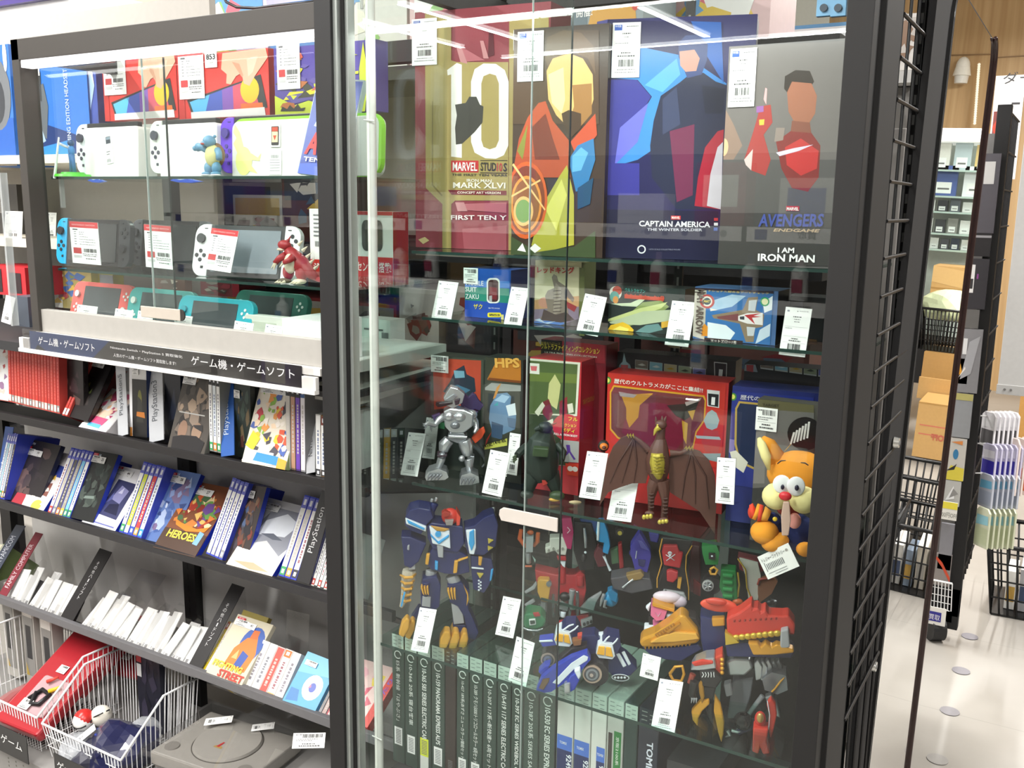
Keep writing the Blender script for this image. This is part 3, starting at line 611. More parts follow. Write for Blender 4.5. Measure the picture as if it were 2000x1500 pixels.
figure('archer_figure','tiny blue toy figure on a lime green round base holding a long white stick','toy figure',Matrix.Translation(A),[
    ('green_base',lambda b: (b.cyl((0,0,0),(0,0,.005),.036,.034,mt('#4fce2b',.4),24),b.cyl((0,0,.005),(0,0,.009),.024,.022,mt('#45bd25',.4),24))),
    ('body',lambda b: (b.tube([(-.004,0,.009),(-.003,0,.03),(0,0,.045)],[.004,.004,.007],mt('#2a6ca8',.5)),b.tube([(.006,0,.009),(.004,0,.03),(0,0,.045)],[.004,.004,.006],mt('#2a6ca8',.5)),b.ell((0,0,.052),(.008,.006,.011),mt('#2d7fc0',.5)))),
    ('head',lambda b: b.ell((0,0,.068),.007,mt('#1f4a78',.5))),('arm',lambda b: b.tube([(-.004,-.002,.058),(-.012,-.008,.062),(-.018,-.014,.066)],.0028,mt('#cfd8e0',.5))),
    ('stick',lambda b: b.cyl((-.006,-.022,.078),(-.024,-.026,-.004),.0018,.0032,mt('#f2f2f2',.3),8))])
def blade(px,py,L,c,lab):
    A = oy(px,py,1.27); A.z = ZTOP-.008
    t = thing('toy_ship',lab,'toy part',Matrix.Translation(A),'toy pieces clipped under the glass shelf'); b = B(); b.box(0,.003,0,.006,0,.008,SHG)
    P = [(0,.001),(L*.2,.004),(L*.35,.002),(L*.6,.004),(L,-.001),(L*.7,-.004),(L*.3,-.003)]; B().prism(P,-.003,.006,mt(c,.3)).done('hull',t,bev=.001); B().prism([(x*.6+.01,z*.4+.0035) for x,z in P],-.002,.003,mt('#dfe6ee',.3)).done('canopy',t)
blade(172,353,.055,'#2456c9','blue and white toy piece under the left of the case top shelf'); blade(332,368,.09,'#2050d0','long blue and white toy piece under the middle of the case top shelf')
# --- second shelf ---
ZM = ZS2
def place(px,py,Y,z): A = oy(px,py,Y); A.z = z+.0006; return A
def handheld(px,wid,label,lc,rc,Y=1.31,lean=.12,z=ZM,js=.036,body='#262527',scr='#343638',group='hand-held consoles on the middle glass shelf',h=.102,rz=0):
    A = place(px[0],px[1],Y,z); m = fr(A,V((1,rz,0)),V((0,lean,1)))
    t = thing('handheld_console',label,'game console',m,group)
    if lc: joycon(t,0,js,0,h,lc,True)
    b = B(); b.box(js,wid-js,.001,.013,.001,h-.001,mt(body,.3)); b.done('body',t,bev=.001)
    b = B(); b.prism(rrect(js+.008,wid-js-.008,.010,h-.010,.003),-.0002,.001,mt(scr,.1,coat=.5)); b.done('screen',t)
    if rc: joycon(t,wid-js,wid,0,h,rc,False)
    return t
handheld((108,502),.25,'black game console with a bright blue left controller, left on the middle glass shelf','#17a3d8','#3a3a3e',Y=1.335)
handheld((253,498),.25,'all grey game console behind the red-header price cards, middle glass shelf','#55565a','#6a6b6f',Y=1.40)
t = handheld((372,532),.242,'white game console leaning back beside the red toy dinosaur, middle glass shelf','#f0f0f0','#f0f0f0',Y=1.285,lean=.25,scr='#8d949c',rz=.16)
for (q,lab,sd) in ((((142,513),(197,518),(135,432)),'white price card with red header before the blue-handled console',5),(((285,521),(339,527),(281,438)),'white price card with red header between the two dark consoles',6),(((398,525),(450,533),(414,445)),'white price card with red header leaning on the white console',7)):
    clamp_card(q,1.262,lab,'red',sd,group='red-header price cards in the console case')
# toy dinosaur (generic)
RD = mt('#a02a30',.45); GB = mt('#5a4f3c',.5); BN = mt('#d6cdb4',.5)
A = place(575,548,1.275,ZM)
figure('dinosaur_figure','small red toy dinosaur with cream claws in front of the white console','toy figure',Matrix.Translation(A) @ Matrix.Scale(1.0,4),[
    ('body',lambda b: (b.tube([(.045,.01,.010),(.030,.008,.020),(.012,.004,.034),(-.002,0,.05),(-.010,-.004,.062)],[.005,.011,.017,.013,.008],RD,10),b.ell((.0,-.010,.036),(.013,.008,.018),BN),b.tube([(.045,.01,.010),(.06,.012,.006),(.075,.014,.008)],[.005,.003,.001],RD))),
    ('head',lambda b: (b.ell((-.016,-.006,.068),(.014,.009,.009),RD),b.ell((-.022,-.008,.060),(.009,.006,.003),BN),b.cyl((-.008,-.006,.074),(-.002,-.004,.084),.003,.0005,RD,6))),
    ('spines',lambda b: [b.cyl((x,.012,z),(x+.008,.016,z+.008),.0035,.0005,BN,6) for x,z in ((0,.068),(.010,.058),(.019,.047),(.027,.037),(.037,.027))]),
    ('arm',lambda b: (b.tube([(-.010,-.010,.050),(-.022,-.014,.044),(-.030,-.016,.036)],[.007,.006,.005],RD),b.cyl((-.030,-.016,.036),(-.038,-.018,.026),.003,.0006,BN,6),b.cyl((-.027,-.018,.036),(-.030,-.020,.024),.003,.0006,BN,6))),
    ('arm',lambda b: (b.tube([(.010,-.012,.048),(.008,-.022,.042),(0,-.026,.038)],[.007,.005,.004],RD),b.cyl((0,-.026,.038),(-.008,-.028,.030),.0028,.0006,BN,6))),
    ('leg',lambda b: (b.ell((-.010,-.004,.020),(.011,.010,.014),RD),b.ell((-.014,-.010,.005),(.013,.012,.005),GB),*[b.cyl((-.020+i*.007,-.018,.004),(-.022+i*.007,-.027,.002),.003,.0006,BN,6) for i in range(3)])),
    ('leg',lambda b: (b.ell((.018,.0,.020),(.012,.011,.015),RD),b.ell((.018,-.006,.005),(.013,.012,.005),BN),*[b.cyl((.012+i*.007,-.014,.004),(.011+i*.007,-.023,.002),.003,.0006,BN,6) for i in range(3)]))])
# tall white and red label box at the right end
m,w,h = up3((607,540),(640,543),408,1.30)
t = carton('accessory_box','narrow white box with a red lower band at the right end of the middle shelf','box',m,w*1.6,h,.05,'#efefec',items=[('r','#c8392f',0,0,1,.26)] + [('r','#77777a',.15,.9-i*.06,.45,.92-i*.06) for i in range(6)] + [('r','#444444',.2+i*.05,.45,.22+i*.05,.53) for i in range(7)])
text(t,'ジャイ',.008,h*.09,h*.12,'#ffffff',w=.04,bold=.03)
# small yellow figure far back left
A = place(122,430,1.45,ZM)
# --- bottom of the case: compact consoles ---
ZL = 1.2255
def lite(bl,label,c,Y,lean=.28,rz=0,wid=.208,h=.091):
    A = place(*bl,Y,ZL); m = fr(A,V((1,rz,0)),V((0,lean,1))); t = thing('compact_console',label,'game console',m,'compact consoles on the case floor')
    b = B(); b.prism(rrect(0,wid,0,h,.022),0,.013,mt(c,.4)); b.done('body',t,bev=.002)
    b = B(); b.box(.042,wid-.042,-.0008,.0,.010,h-.010,mt('#4a4f52',.15,coat=.4)); b.done('screen',t)
    for x,z in ((.021,h*.68),(wid-.021,h*.36)):
        b = B(); b.cyl((x,-.005,z),(x,0,z),.0075,.007,mt('#d8d4cf' if c != '#23a5b5' else '#1a93a3',.4),14); b.done('thumb_stick',t)
    for x,z in ((.021,h*.34),(wid-.021,h*.70)):
        for dx,dz in ((0,.007),(0,-.007),(.007,0),(-.007,0)):
            b = B(); b.cyl((x+dx,-.0015,z+dz),(x+dx,.001,z+dz),.003,.003,'#e8e6e2',8); b.done('button',t)
    return t
lite((132,606),'coral red compact console, leftmost on the case floor','#e0605a',1.36)
lite((240,622),'teal compact console between the coral one and the turquoise one','#3f9c9a',1.34)
lite((336,640),'turquoise blue compact console nearest the door handle','#23a5b5',1.285)
lite((448,618),'dark green compact console standing behind the white box','#1e6a5c',1.44)
for q,lab,sd in ((((141,604),(180,609),(145,575)),'short white price card before the coral console',11),(((213,611),(248,616),(219,578)),'white price card between the coral and the teal console',12),(((260,615),(290,618),(264,583)),'white price card before the teal console, left of the door handle',13),(((330,616),(363,620),(335,588)),'white price card hidden behind the door handle',14),
                  (((447,640),(484,646),(453,604)),'white price card right of the turquoise console',15),(((507,648),(540,654),(514,608)),'white price card beside the plain white carton',16)):
    m,w,h = rect3(*q,1.236); m[2][3] = ZL+.0005; t = thing('price_card',lab,'price card',m,'small price cards along the case floor'); h = h*1.1+.0
    hh = .058; B().box(0,w,0,.001,0,hh,mt('#f6f6f3',.5,var=.01)).done('card',t); art(t,w,hh,print_items('card',sd),'print',y=-.0003,step=.000004)
    B().box(0,w,.001,.012,0,.004,FILM).done('clear_holder',t)
m,w,h = up3((552,665),(632,684),591,1.236); m[2][3] = ZL+.0005
t = carton('white_carton','plain bright white carton in the right corner of the case floor','box',m,w*1.02,.072,.10,'#f4f4f2')
m,w,h = up3((478,640),(556,655),600,1.30); m[2][3] = ZL+.0005
t = thing('white_console','pale grey flat console behind the price cards in the case corner','game console',m); B().prism(rrect(0,w,0,.062,.006),0,.02,mt('#dcdcd2',.4)).done('body',t,bev=.001); B().box(.02,w-.02,-.0005,0,.01,.05,mt('#c4c8b8',.3)).done('lid',t)
A = place(400,636,1.262,ZL)
figure('mushroom_figure','tiny red-capped toy mushroom in front of the turquoise console','toy figure',Matrix.Translation(A),[('cap',lambda b: b.ell((0,0,.024),(.022,.016,.006),mt('#c8362a',.4),n=18)),('stalk',lambda b: b.cyl((0,0,0),(0,0,.022),.007,.005,mt('#d9a84c',.5),10)),('spot',lambda b: b.ell((-.006,-.008,.028),(.005,.004,.002),WHT)),('spot',lambda b: b.ell((.008,-.006,.028),(.004,.004,.002),WHT))])
m,w,h = up3((100,605),(165,604),528,1.50); m[2][3] = ZL+.0005
t = carton('comic_box','colourful game carton with a yellow side at the left back of the case floor','game box',m,w*1.25,h,.05,'#b8a45c',side='#c8b93a',items=[('r','#d9d4cc',0,0,.3,1)] + busy(31,['#c03a33','#3a6cae','#e6dcc8','#a33044','#7c8a3a','#e0b43a'],22,0,0,.98,.95,.2))
m,w,h = up3((165,560),(222,562),532,1.52)
t = carton('yellow_card_box','yellow and grey boxes lying at the back under the middle shelf','box',m,w,h,.03,'#c9bb3c',items=[('r','#8d9096',.55,.1,1,.95)])
for i,(q,ty,c,lab) in enumerate((((392,575),545,'#8d2430','dark red compact console box far back in the case'),((300,575),540,'#6b4a3c','brown toy packet far back in the case'))):
    m,w,h = up3(q,(q[0]+62,q[1]+3),ty,1.50); t = carton('packet',lab,'box',m,w,h,.02,c,items=busy(41+i,['#b03040','#d8c8b8','#5c4038','#9c8f84'],10,.05,.05,.95,.95,.25))
# parcel props behind the case: cables and dark bracket
# =====================================================================
#  GAME CASES ON THE TILTED SHELVES
# =====================================================================
RG = random.Random(4)
CLR = mt('#cfd6dc',.15,tr=.45,var=0)
def spine_case(m,w,d,h,shell,spine,top=None,bot=None,name='game_case',label='',group='',seed=0,cat='game case'):
    b = B(); e = .0006
    b.box(e,w-e,0,d,0,h,mt(shell,.25))
    z0 = h*.02; z1 = h*.98
    b.flat([(w*.1,z0),(w*.9,z0),(w*.9,z1),(w*.1,z1)],-.0003,spine)
    if top: b.flat([(w*.1,h*.84),(w*.9,h*.84),(w*.9,z1),(w*.1,z1)],-.0005,top); b.flat([(w*.3,h*.88),(w*.7,h*.88),(w*.7,h*.95),(w*.3,h*.95)],-.0006,'#e6e8ee')
    if bot: b.flat([(w*.1,z0),(w*.9,z0),(w*.9,h*.12),(w*.1,h*.12)],-.0005,bot); b.flat([(w*.3,h*.04),(w*.7,h*.04),(w*.7,h*.09),(w*.3,h*.09)],-.0006,'#f2f2f2')
    R_ = random.Random(seed); ink = R_.choice(['#85858c','#908a92','#a06a70','#7a84a0']) if spine in ('#e9e9e6','#f1f1ee','#dfe6ea') else ('#c8625a' if spine in (RS,'#b83a34','#c4453a') else '#bdb8b2')
    z = h*.2
    while z < h*.74:
        q = R_.uniform(.004,.010); b.flat([(w*.36,z),(w*.64,z),(w*.64,z+q*.7),(w*.36,z+q*.7)],-.0005,ink); z += q
    o = b.done(name,None,mat=m); return tagit(o,label,cat,group)
def spine_row(bl,br,tl,Y,n,spec,label,group,h=.17,d=.12,YR=None,name='game_case',cat='game case',zadd=0):
    m,W_,H_ = rect3(bl,br,tl,Y,YR); w = W_/n
    for i in range(n):
        s = spec[i % len(spec)]; hh = h if h else H_
        spine_case(m @ Matrix.Translation((i*w,0,0)),w,d,hh*(1-(i % 3)*.004),*s,name=name,label=label % NTH[i] if isinstance(label,str) else label[i],group=group,seed=RG.randint(0,999),cat=cat)
    return m,W_
def face_case(bl,br,tl,Y,shell,items,label,group='face-out game cases',h=None,d=.013,spine='#e9e9e6',num=None,banner=None,sticker=True,clear=False,red=True,YR=None,stx=.03,stz=.86,name='game_case'):
    m,w,H_ = rect3(bl,br,tl,Y,YR); h = h or H_
    t = thing(name,label,'game case',m,group)
    B().box(0,w,0,d,0,h,mt(shell,.25)).done('case',t,bev=.001)
    b = B().box(w*.02,w*.985,-.0004,0,h*.015,h*(.9 if banner else .985),mt('#d8d8d6',.3)); s = b.done('sleeve',t)
    art(s,w,h,items,y=-.0006)
    if banner:
        B().box(w*.02,w*.985,-.0004,0,h*.9,h*.985,mt(banner,.25)).done('brand_band',t); text(t,'PS4',w*.22,h*.925,h*.035,'#dfe6f4',y=-.0008,bold=.02,shear=.3)
    if sticker:
        sw,sh = w*.36,h*.10; zz = h*stz; p = B().box(0,sw,-.0008,-.0004,0,sh,mt('#f4f4f1',.5)).done('price_sticker',t); p.location = (w*stx,-.0022,zz-sh)
        art(p,sw,sh,print_items('sticker',RG.randint(0,99)),'print',y=-.0010,step=.00001)
        if red: r = B().box(0,sw*.62,-.0008,-.0004,0,sh*.34,mt('#c5262c',.4)).done('red_tab',t); r.location = (w*stx+sw*.05,-.0022,zz); text(r,'買取',sw*.1,sh*.07,sh*.2,'#f3d8d8',y=-.001,w=sw*.42)
        if num:
            q = B().box(0,sw*.62,-.0008,-.0004,0,sh*.95,mt('#f2f2f0',.5)).done('number_label',t); q.location = (w*stx+sw*1.0,-.0020,zz-sh*1.02); text(q,num,sw*.31,sh*.36,sh*.42,'#26262a',y=-.001,al='c',bold=.02); text(q,'C2340',sw*.31,sh*.12,sh*.1,'#77777a',y=-.001,al='c')
    return t,w,h
def divider(bl,br,tl,Y,c,s,cs,label,h=None,YR=None,tw=.62,t0=.1,bold=.0,extra=None,d=.10,vert=False):
    m,w,H_ = rect3(bl,br,tl,Y,YR); h = h or H_
    t = thing('shelf_divider',label,'shelf divider',m,'upright name dividers between the games')
    B().box(0,w,-.0015,0,0,h,mt(c,.35,var=.02)).done('name_board',t)
    B().hexa([V((w-.001,0,0)),V((w,0,0)),V((w,d,0)),V((w-.001,d,0)),V((w-.001,0,h)),V((w,0,h)),V((w,d,h*.55)),V((w-.001,d,h*.55))],FILM).done('clear_wing',t)
    if vert:
        n = len(s); q = h*tw/n
        for i,ch in enumerate(s):
            z = h*(1-t0)-q*(i+1)
            text(t,ch,w/2,z+q*.1,min(q*.8,w*.55),cs,y=-.0022,al='c',rot=0,bold=.0,w=w*.08 if ch == 'ー' else None)
    else: text(t,s,w*.72,h*t0,w*.5,cs,y=-.0022,rot=math.pi/2,w=h*tw,bold=bold)
    return t,w,h,m
RS = '#c23a30'
# ---- row 1 ----
def r1(x,y): return (x/2.857,680+y/2.857)
spine_row(r1(50,298),r1(335,368),r1(43,40),Y1,17,[('#b5443c',RS,None,'#cfcac2'),('#b0403a','#b83a34',None,'#8b8f8a'),('#b84a40','#c4453a',None,'#b8b4ac')],'thin red-spined game case, %s in the upright red row of the top shelf','red-spined game cases',h=.152,d=.10)
face_case(r1(-70,280),r1(48,300),r1(-30,60),Y1,'#8a4038',busy(3,['#c8b8ac','#8a6a8a','#dcd0c8','#a33a36'],14),'partly cut off game case at the left edge of the top game shelf',h=.15,sticker=False)
face_case(r1(330,372),r1(470,405),r1(322,62),Y1+.02,'#241f20',[('r','#1d1718',0,0,1,1)] + busy(12,['#4a3230','#2a2224','#3c2c30','#5a4440'],14,s=.2),'black game case with the number 47 right after the red spines',num='47',h=.16,stx=.1,stz=.98)
m,w_,h_ = rect3(r1(343,372),r1(357,376),r1(441,148),Y1)
for i in range(2):
    o = spine_case(m @ Matrix.Translation((i*w_*1.1+.001,0,.0)) ,.009,.10,.145,'#b5443c',RS,None,'#cfcac2',label=['tilted red-spined game case leaning right of the upright red row','second tilted red-spined game case, carrying the grey price label'][i],group='tilted red game cases',seed=7+i)
face_case(r1(368,378),r1(490,410),r1(470,150),Y1+.006,'#1f1a1b',[('r','#191516',0,0,1,1),('#7c7a2c',[(.35,.5),(.45,.52),(.42,.62),(.33,.58)]),('#5d6a3a',[(.5,.42),(.62,.44),(.6,.52)]),('#3a3230',[(.2,.2),(.7,.25),(.6,.4)])],'black game case with a grey label, leaning on the two tilted red ones',num='33',h=.14,stx=.12,stz=.97,red=True)
face_case(r1(440,441),r1(587,476),r1(560,300),Y1,'#d8d4d6',busy(21,['#8c6a50','#c9a27c','#d86a8c','#f0d8c8','#5a4a50','#e8c8b0','#b04a6a'],30,.0,.22,1,1,.2) + [('#e8e4e8',[(0,0),(1,0),(1,.1),(0,.12)]),('#d9507a',[(.05,.16),(.7,.14),(.74,.3),(.1,.32)]),('#58a8d8',[(.2,.08),(.7,.06),(.66,.15),(.22,.16)])],'pink and white illustrated game case tilted flat left of the grey name divider',d=.03,sticker=False,h=.115)
divider(r1(663,496),r1(717,480),r1(648,90),Y1,'#b9bcc0','PlayStation5','#5c6066','first grey divider board on the top game shelf, ending in 5',t0=.28,tw=.56)
face_case(r1(727,488),r1(822,500),r1(722,122),Y1+.012,'#26345c',[('r','#e8e8ea',0,0,.16,1),('r','#1c1b1a',.16,0,1,.78),('e','#6a6a2a',.6,.5,.12,.14),('#30302a',[(.4,.2),(.8,.2),(.7,.5),(.5,.55)]),('#b8702a',[(.4,.28),(.9,.26),(.86,.34),(.42,.34)]),('r','#d88a2c',0,0,.14,.12)],'dark game case with a white spine between the two grey name dividers',h=.155,stx=.22,stz=.94)
divider(r1(837,528),r1(917,510),r1(830,128),Y1,'#b4b7bb','PlayStation3','#5c6066','second grey divider board on the top game shelf, ending in 3',t0=.28,tw=.56)
face_case(r1(922,525),r1(1010,548),r1(918,150),Y1+.03,'#1b2130',[('r','#151822',0,0,1,1),('#2a3040',[(.2,.3),(.8,.4),(.6,.8)])],'very dark game case in the gap after the second grey divider',h=.15,sticker=False)
face_case(r1(937,550),r1(1140,592),r1(1020,195),Y1-.01,'#5c5c58',[('r','#4a4540',0,0,1,1)] + busy(33,['#6e6258','#8c7c6e','#3a3430','#a8937e','#2c2828','#57504a'],36,0,0,1,1,.2) + [('e','#8c6f5c',.3,.25,.12,.12),('e','#937a66',.68,.25,.13,.12),('#1f1d1f',[(.1,0),(.9,0),(.95,.14),(.7,.2),(.3,.18),(.08,.14)]),('#2b2a2c',[(.55,.33),(.8,.35),(.84,.26),(.6,.3)]),('r','#b8b8b4',.1,.46,.8,.475)],'grey brown game case with printed faces, in front of the white-spined trio',red=False,stz=.93,stx=.02,h=.158)
spine_row(r1(1170,572),r1(1234,586),r1(1162,200),Y1,3,[('#8a8c88','#e9e9e6','#2a2a2c','#3f9c5c'),('#8a8c88','#dfe6ea','#2a2a2c','#d8822c'),('#8a8c88','#e9e9e6','#2a2a2c','#3f9c5c')],['white-spined game case with a green foot, left of the blue divider','white-spined game case with an orange foot, left of the blue divider','white-spined game case with a green foot, touching the blue divider'],'white-spined games',h=.158)
divider(r1(1237,606),r1(1310,596),r1(1234,188),Y1-.003,'#2f5da8','PlayStation2','#c4cfdc','tall blue divider board on the top game shelf',t0=.28,tw=.6)
face_case(r1(1312,600),r1(1400,622),r1(1308,200),Y1+.02,'#2c302c',[('r','#26302c',0,0,1,1)] + busy(14,['#3c4c44','#5a3a34','#6a5c44','#2c3c4c'],20,s=.2),'dark green game case behind the blue divider board',h=.155,red=False)
face_case(r1(1350,634),r1(1592,680),r1(1450,222),Y1-.012,'#8a9a70',[('r','#e4dccb',0,0,1,1)] + busy(55,['#e8c83c','#d85a3a','#f0e8dc','#4a62a8','#8cb84c','#e89a4c','#c9404c','#f3d8b8','#4c4a54'],70,0,.1,1,1,.13) + [('#e9d23c',[(.0,.2),(.2,.15),(.3,.3),(.1,.38)]),('#f2f2f0',[(.0,.02),(.3,.0),(.7,.02),(.68,.16),(.1,.16)]),('#3f8cc8',[(.25,.04),(.8,.03),(.8,.13),(.3,.14)]),('#d8a23c',[(.8,.0),(1,.0),(1,.1),(.8,.12)])],'brightly coloured crowded game cover with the number 42',num='42',h=.165,stx=.06,stz=.93)
spine_row(r1(1597,672),r1(1706,694),r1(1592,238),Y1,4,[('#777777','#b9b4ac','#2e2c2c',None),('#6a5a50','#b28a72','#2e2c2c',None),('#4a3a6a','#6a42a8','#2e2c2c',None),('#88888a','#dcd8dc','#3a5a8c',None)],['grey-spined game case right of the crowded 42 cover','brown-spined game case right of the grey-spined one','purple-spined game case left of the last grey divider','thin white-spined game case touching the last grey divider'],'spines before the last divider',h=.165)
t,w_,h_,m = divider(r1(1712,702),r1(1760,692),r1(1718,248),Y1-.002,'#a9abae','NINTENDO','#3c3e42','grey divider board with a red digit near the black post',t0=.20,tw=.36)
text(t,'3',w_*.85,h_*.60,w_*.62,'#b8383c',y=-.0022,rot=math.pi/2,bold=.03,w=h_*.08); text(t,'DS',w_*.85,h_*.69,w_*.62,'#3c3e42',y=-.0022,rot=math.pi/2,bold=.03,w=h_*.20)
spine_row(r1(1762,712),r1(1850,730),r1(1760,405),Y1,3,[('#cfcfcb','#e9e9e6',None,'#3c3c40'),('#8a6a40','#f1f1ee','#7a3a30','#3c3c40'),('#cfcfcb','#e9e9e6',None,'#3c3c40')],['short white game case right after the last grey divider','second short white game case after the last grey divider','short white game case half behind the black post'],'short white cases',h=.115)
# ---- row 2 ----
def r4(x,y): return (x/2.6316,1000+y/2.6316)
BS = '#6a6fc4'
def bsp(*sp): return [('#3c4ab8',s,BS,b) for s,b in sp]
divider((-12,985),(4,988),r1(40,388),Y2,'#2a55a4','Switch','#dfe6f0','blue divider board at the left edge of the second game shelf',h=.2,t0=.1,tw=.5)
spine_row(r1(-30,830),r1(25,845),r1(40,500),Y2,5,bsp(('#dfe6ea','#8cc8e0'),('#a8d0dc','#e9e9e6'),('#e9e9e6','#3f9c5c'),('#b8c4d0','#d8a040'),('#5a5448','#3a3a3c')),['blue-topped white spine at the left end of the second shelf','light blue spine at the left end of the second shelf','white spine third from the left edge on the second shelf','pale blue spine fourth from the left edge on the second shelf','olive brown spine before the black 19 case'],'blue-topped spines at the left edge',h=.168)
NAVY = '#2438a8'
face_case(r1(15,846),r1(205,898),r1(145,520),Y2+.014,'#2a2c3c',[('r','#2a2527',0,0,1,1)] + busy(61,['#4a3f40','#5c4a48','#332c30','#6a5550'],20,s=.22),'dark game case with number 19 near the left edge of the second shelf',num='19',banner='#2b2c46',h=.165,stx=.02)
face_case(r1(47,882),r1(228,932),r1(232,600),Y2,NAVY,[('r','#e9e4e4',0,0,1,1),('#b23a44',[(0,0),(.35,0),(.3,.2),(.1,.5),(0,.45)]),('#3a4aa0',[(.5,.62),(.95,.6),(.9,.78),(.6,.8)]),('#c8404a',[(.3,.6),(.55,.62),(.5,.75),(.28,.72)]),('#d8b03c',[(.62,.55),(.8,.55),(.75,.64)]),('#b8343c',[(.3,.3),(.45,.3),(.45,.48),(.32,.48)]),('#8c5a50',[(.6,.3),(.85,.28),(.8,.5),(.65,.48)]),('e','#e8e25c',.72,.12,.14,.09)] + busy(62,['#c84a50','#e8dcd4','#4a5ab0','#e8e4e0'],12,.3,.1,1,.9,.12),'white and red illustrated game case with number 48',num='48',h=.168)
spine_row(r1(262,922),r1(388,952),r1(388,580),Y2,6,bsp(('#e9e9e6','#b84a3c'),('#c8c2b4','#8a8c88'),('#5c5a58','#d8822c'),('#a09c8c','#e8c040'),('#7cc0e0','#3f9c5c'),('#f1f1ee','#3f9c5c')),['blue-topped spine right of the 48 case, white','blue-topped cream spine second after the 48 case','blue-topped dark grey spine third after the 48 case','blue-topped beige spine fourth after the 48 case','blue-topped sky blue spine fifth after the 48 case','blue-topped white spine touching the black 25 case'],'spines between 48 and 25',h=.168)
face_case(r1(385,942),r1(520,975),r1(508,620),Y2+.004,NAVY,[('r','#1c1f20',0,0,1,1)] + busy(64,['#2c3432','#3c4642','#16181a','#4c5650','#25302e'],30,s=.22) + [('#7c8c84',[(.3,.3),(.7,.32),(.68,.36),(.32,.34)])],'black game case with number 25',num='25',banner='#2a3c8c',h=.168,stz=.93)
face_case(r1(440,997),r1(628,1048),r1(622,696),Y2-.006,NAVY,[('r','#f1f1f2',0,0,1,1),('#3c3f66',[(.28,.25),(.86,.22),(.86,.78),(.3,.8)]),('#8c8cb8',[(.4,.5),(.7,.45),(.76,.66),(.5,.72)]),('#c8c8e4',[(.5,.6),(.62,.6),(.6,.7)]),('#1f2140',[(.4,.3),(.8,.28),(.7,.45),(.45,.42)]),('#5a5f98',[(.3,.4),(.45,.5),(.4,.6)]),('#6a70b0',[(.1,.12),(.92,.10),(.92,.12),(.1,.14)])],'white game case with a dark framed picture and number 44',num='44',h=.168,banner='#2646b4',stz=.95)
spine_row(r1(662,1024),r1(788,1062),r1(788,672),Y2,5,bsp(('#f1f1ee','#3f9c5c'),('#c8d040','#e9e9e6'),('#e9e9e6','#3c5ab8'),('#c84440','#e8a040'),('#dfe6ea','#40a0d0')),['blue-topped white spine right of the 44 case','blue-topped yellow spine second after the 44 case','blue-topped white spine third after the 44 case','blue-topped red spine fourth after the 44 case','blue-topped pale spine touching the blue 38 case'],'spines between 44 and 38',h=.168)
face_case(r1(795,1064),r1(960,1105),r1(938,722),Y2+.012,NAVY,[('r','#5d78b0',0,0,1,1)] + busy(66,['#8ca0cc','#c8d4e8','#46609c','#7c6a8c','#32467c','#a8b8d8'],34,s=.2),'blue anime style game case with number 38',num='38',banner='#1f4aa4',h=.170,stz=.92)
t,w_,h_ = face_case(r1(857,1112),r4(1003,236),r1(1045,800),Y2-.012,NAVY,[('r','#7c4a30',0,0,1,1)] + busy(67,['#c85a30','#6a9a4c','#e0b868','#a83c30','#6a4a8c','#d8803c','#f0d8a8','#4c6a48','#8c3428'],60,0,.32,1,.9,.14) + [('r','#4a3428',0,0,1,.3),('#e0852c',[(.12,.44),(.3,.40),(.7,.36),(.95,.42),(.9,.34),(.5,.3),(.2,.36)]),('#7fb0dc',[(.78,.16),(.9,.15),(.92,.32),(.8,.34)])],'orange adventure game case with number 27',num='27',banner='#2652c0',h=.172,stz=.92)
text(t,'HEROES',w_*.13,h_*.18,h_*.11,'#e8d848',y=-.0024,w=w_*.66,bold=.03)
spine_row(r4(1058,212),r4(1142,248),r1(1278,780),Y2,4,bsp(('#f1f1ee','#c8c8c8'),('#f1f1ee','#b8b8b8'),('#e9e9e6','#c8c8c8'),('#f1f1ee','#9a9a9a')),'white spine with lavender top, %s in the white group right of the orange 27 case','white spines right of 27',h=.17)
face_case(r4(1145,252),r4(1262,282),r1(1348,806),Y2+.01,NAVY,[('r','#3c3432',0,0,1,1)] + busy(69,['#6a4a3c','#4a4448','#8c6a50','#2c2a30','#566a8c','#7c3c30'],34,s=.2),'dark battle game case with number 26',num='26',banner='#2a4cae',h=.170,stz=.93)
face_case(r4(1157,278),r4(1388,350),r1(1458,893),Y2-.01,NAVY,[('r','#cfd0d2',0,0,1,1),('#8c8f98',[(0,.3),(.5,.45),(.9,.3),(1,.45),(1,.9),(.3,.9),(.1,.6)]),('#dfe4ea',[(.2,.5),(.8,.55),(.95,.75),(.6,.85),(.25,.7)]),('#5f6470',[(.3,.52),(.55,.56),(.8,.5),(.6,.48)]),('#e8dcc4',[(0,.0),(1,.0),(1,.25),(.6,.32),(0,.22)]),('#b89c78',[(.1,.1),(.5,.14),(.9,.08),(.5,.05)]),('#f4f4f4',[(.2,.28),(.6,.34),(.9,.26),(.5,.22)])],'pale grey cloudy game case with a blue top band, in front of the 26 case',banner='#2a5cc8',h=.172,red=False,stz=.93)
spine_row(r4(1430,326),r4(1522,352),r1(1683,870),Y2,3,bsp(('#d8d8d2','#3f9c5c'),('#c8c4bc','#d8a040'),('#e9e9e6','#3a3a3c')),['grey spine with lavender top, green foot, right of the cloudy case','grey spine with lavender top, amber foot, right of the cloudy case','white spine with lavender top beside the black divider'],'spines right of the cloudy case',h=.17)
divider(r4(1526,352),r4(1592,372),r1(1792,812),Y2-.004,'#1d1b1c','PlayStation','#d6d6d6','black divider board with white letters on the second shelf by the post',t0=.32,tw=.5,h=.185)
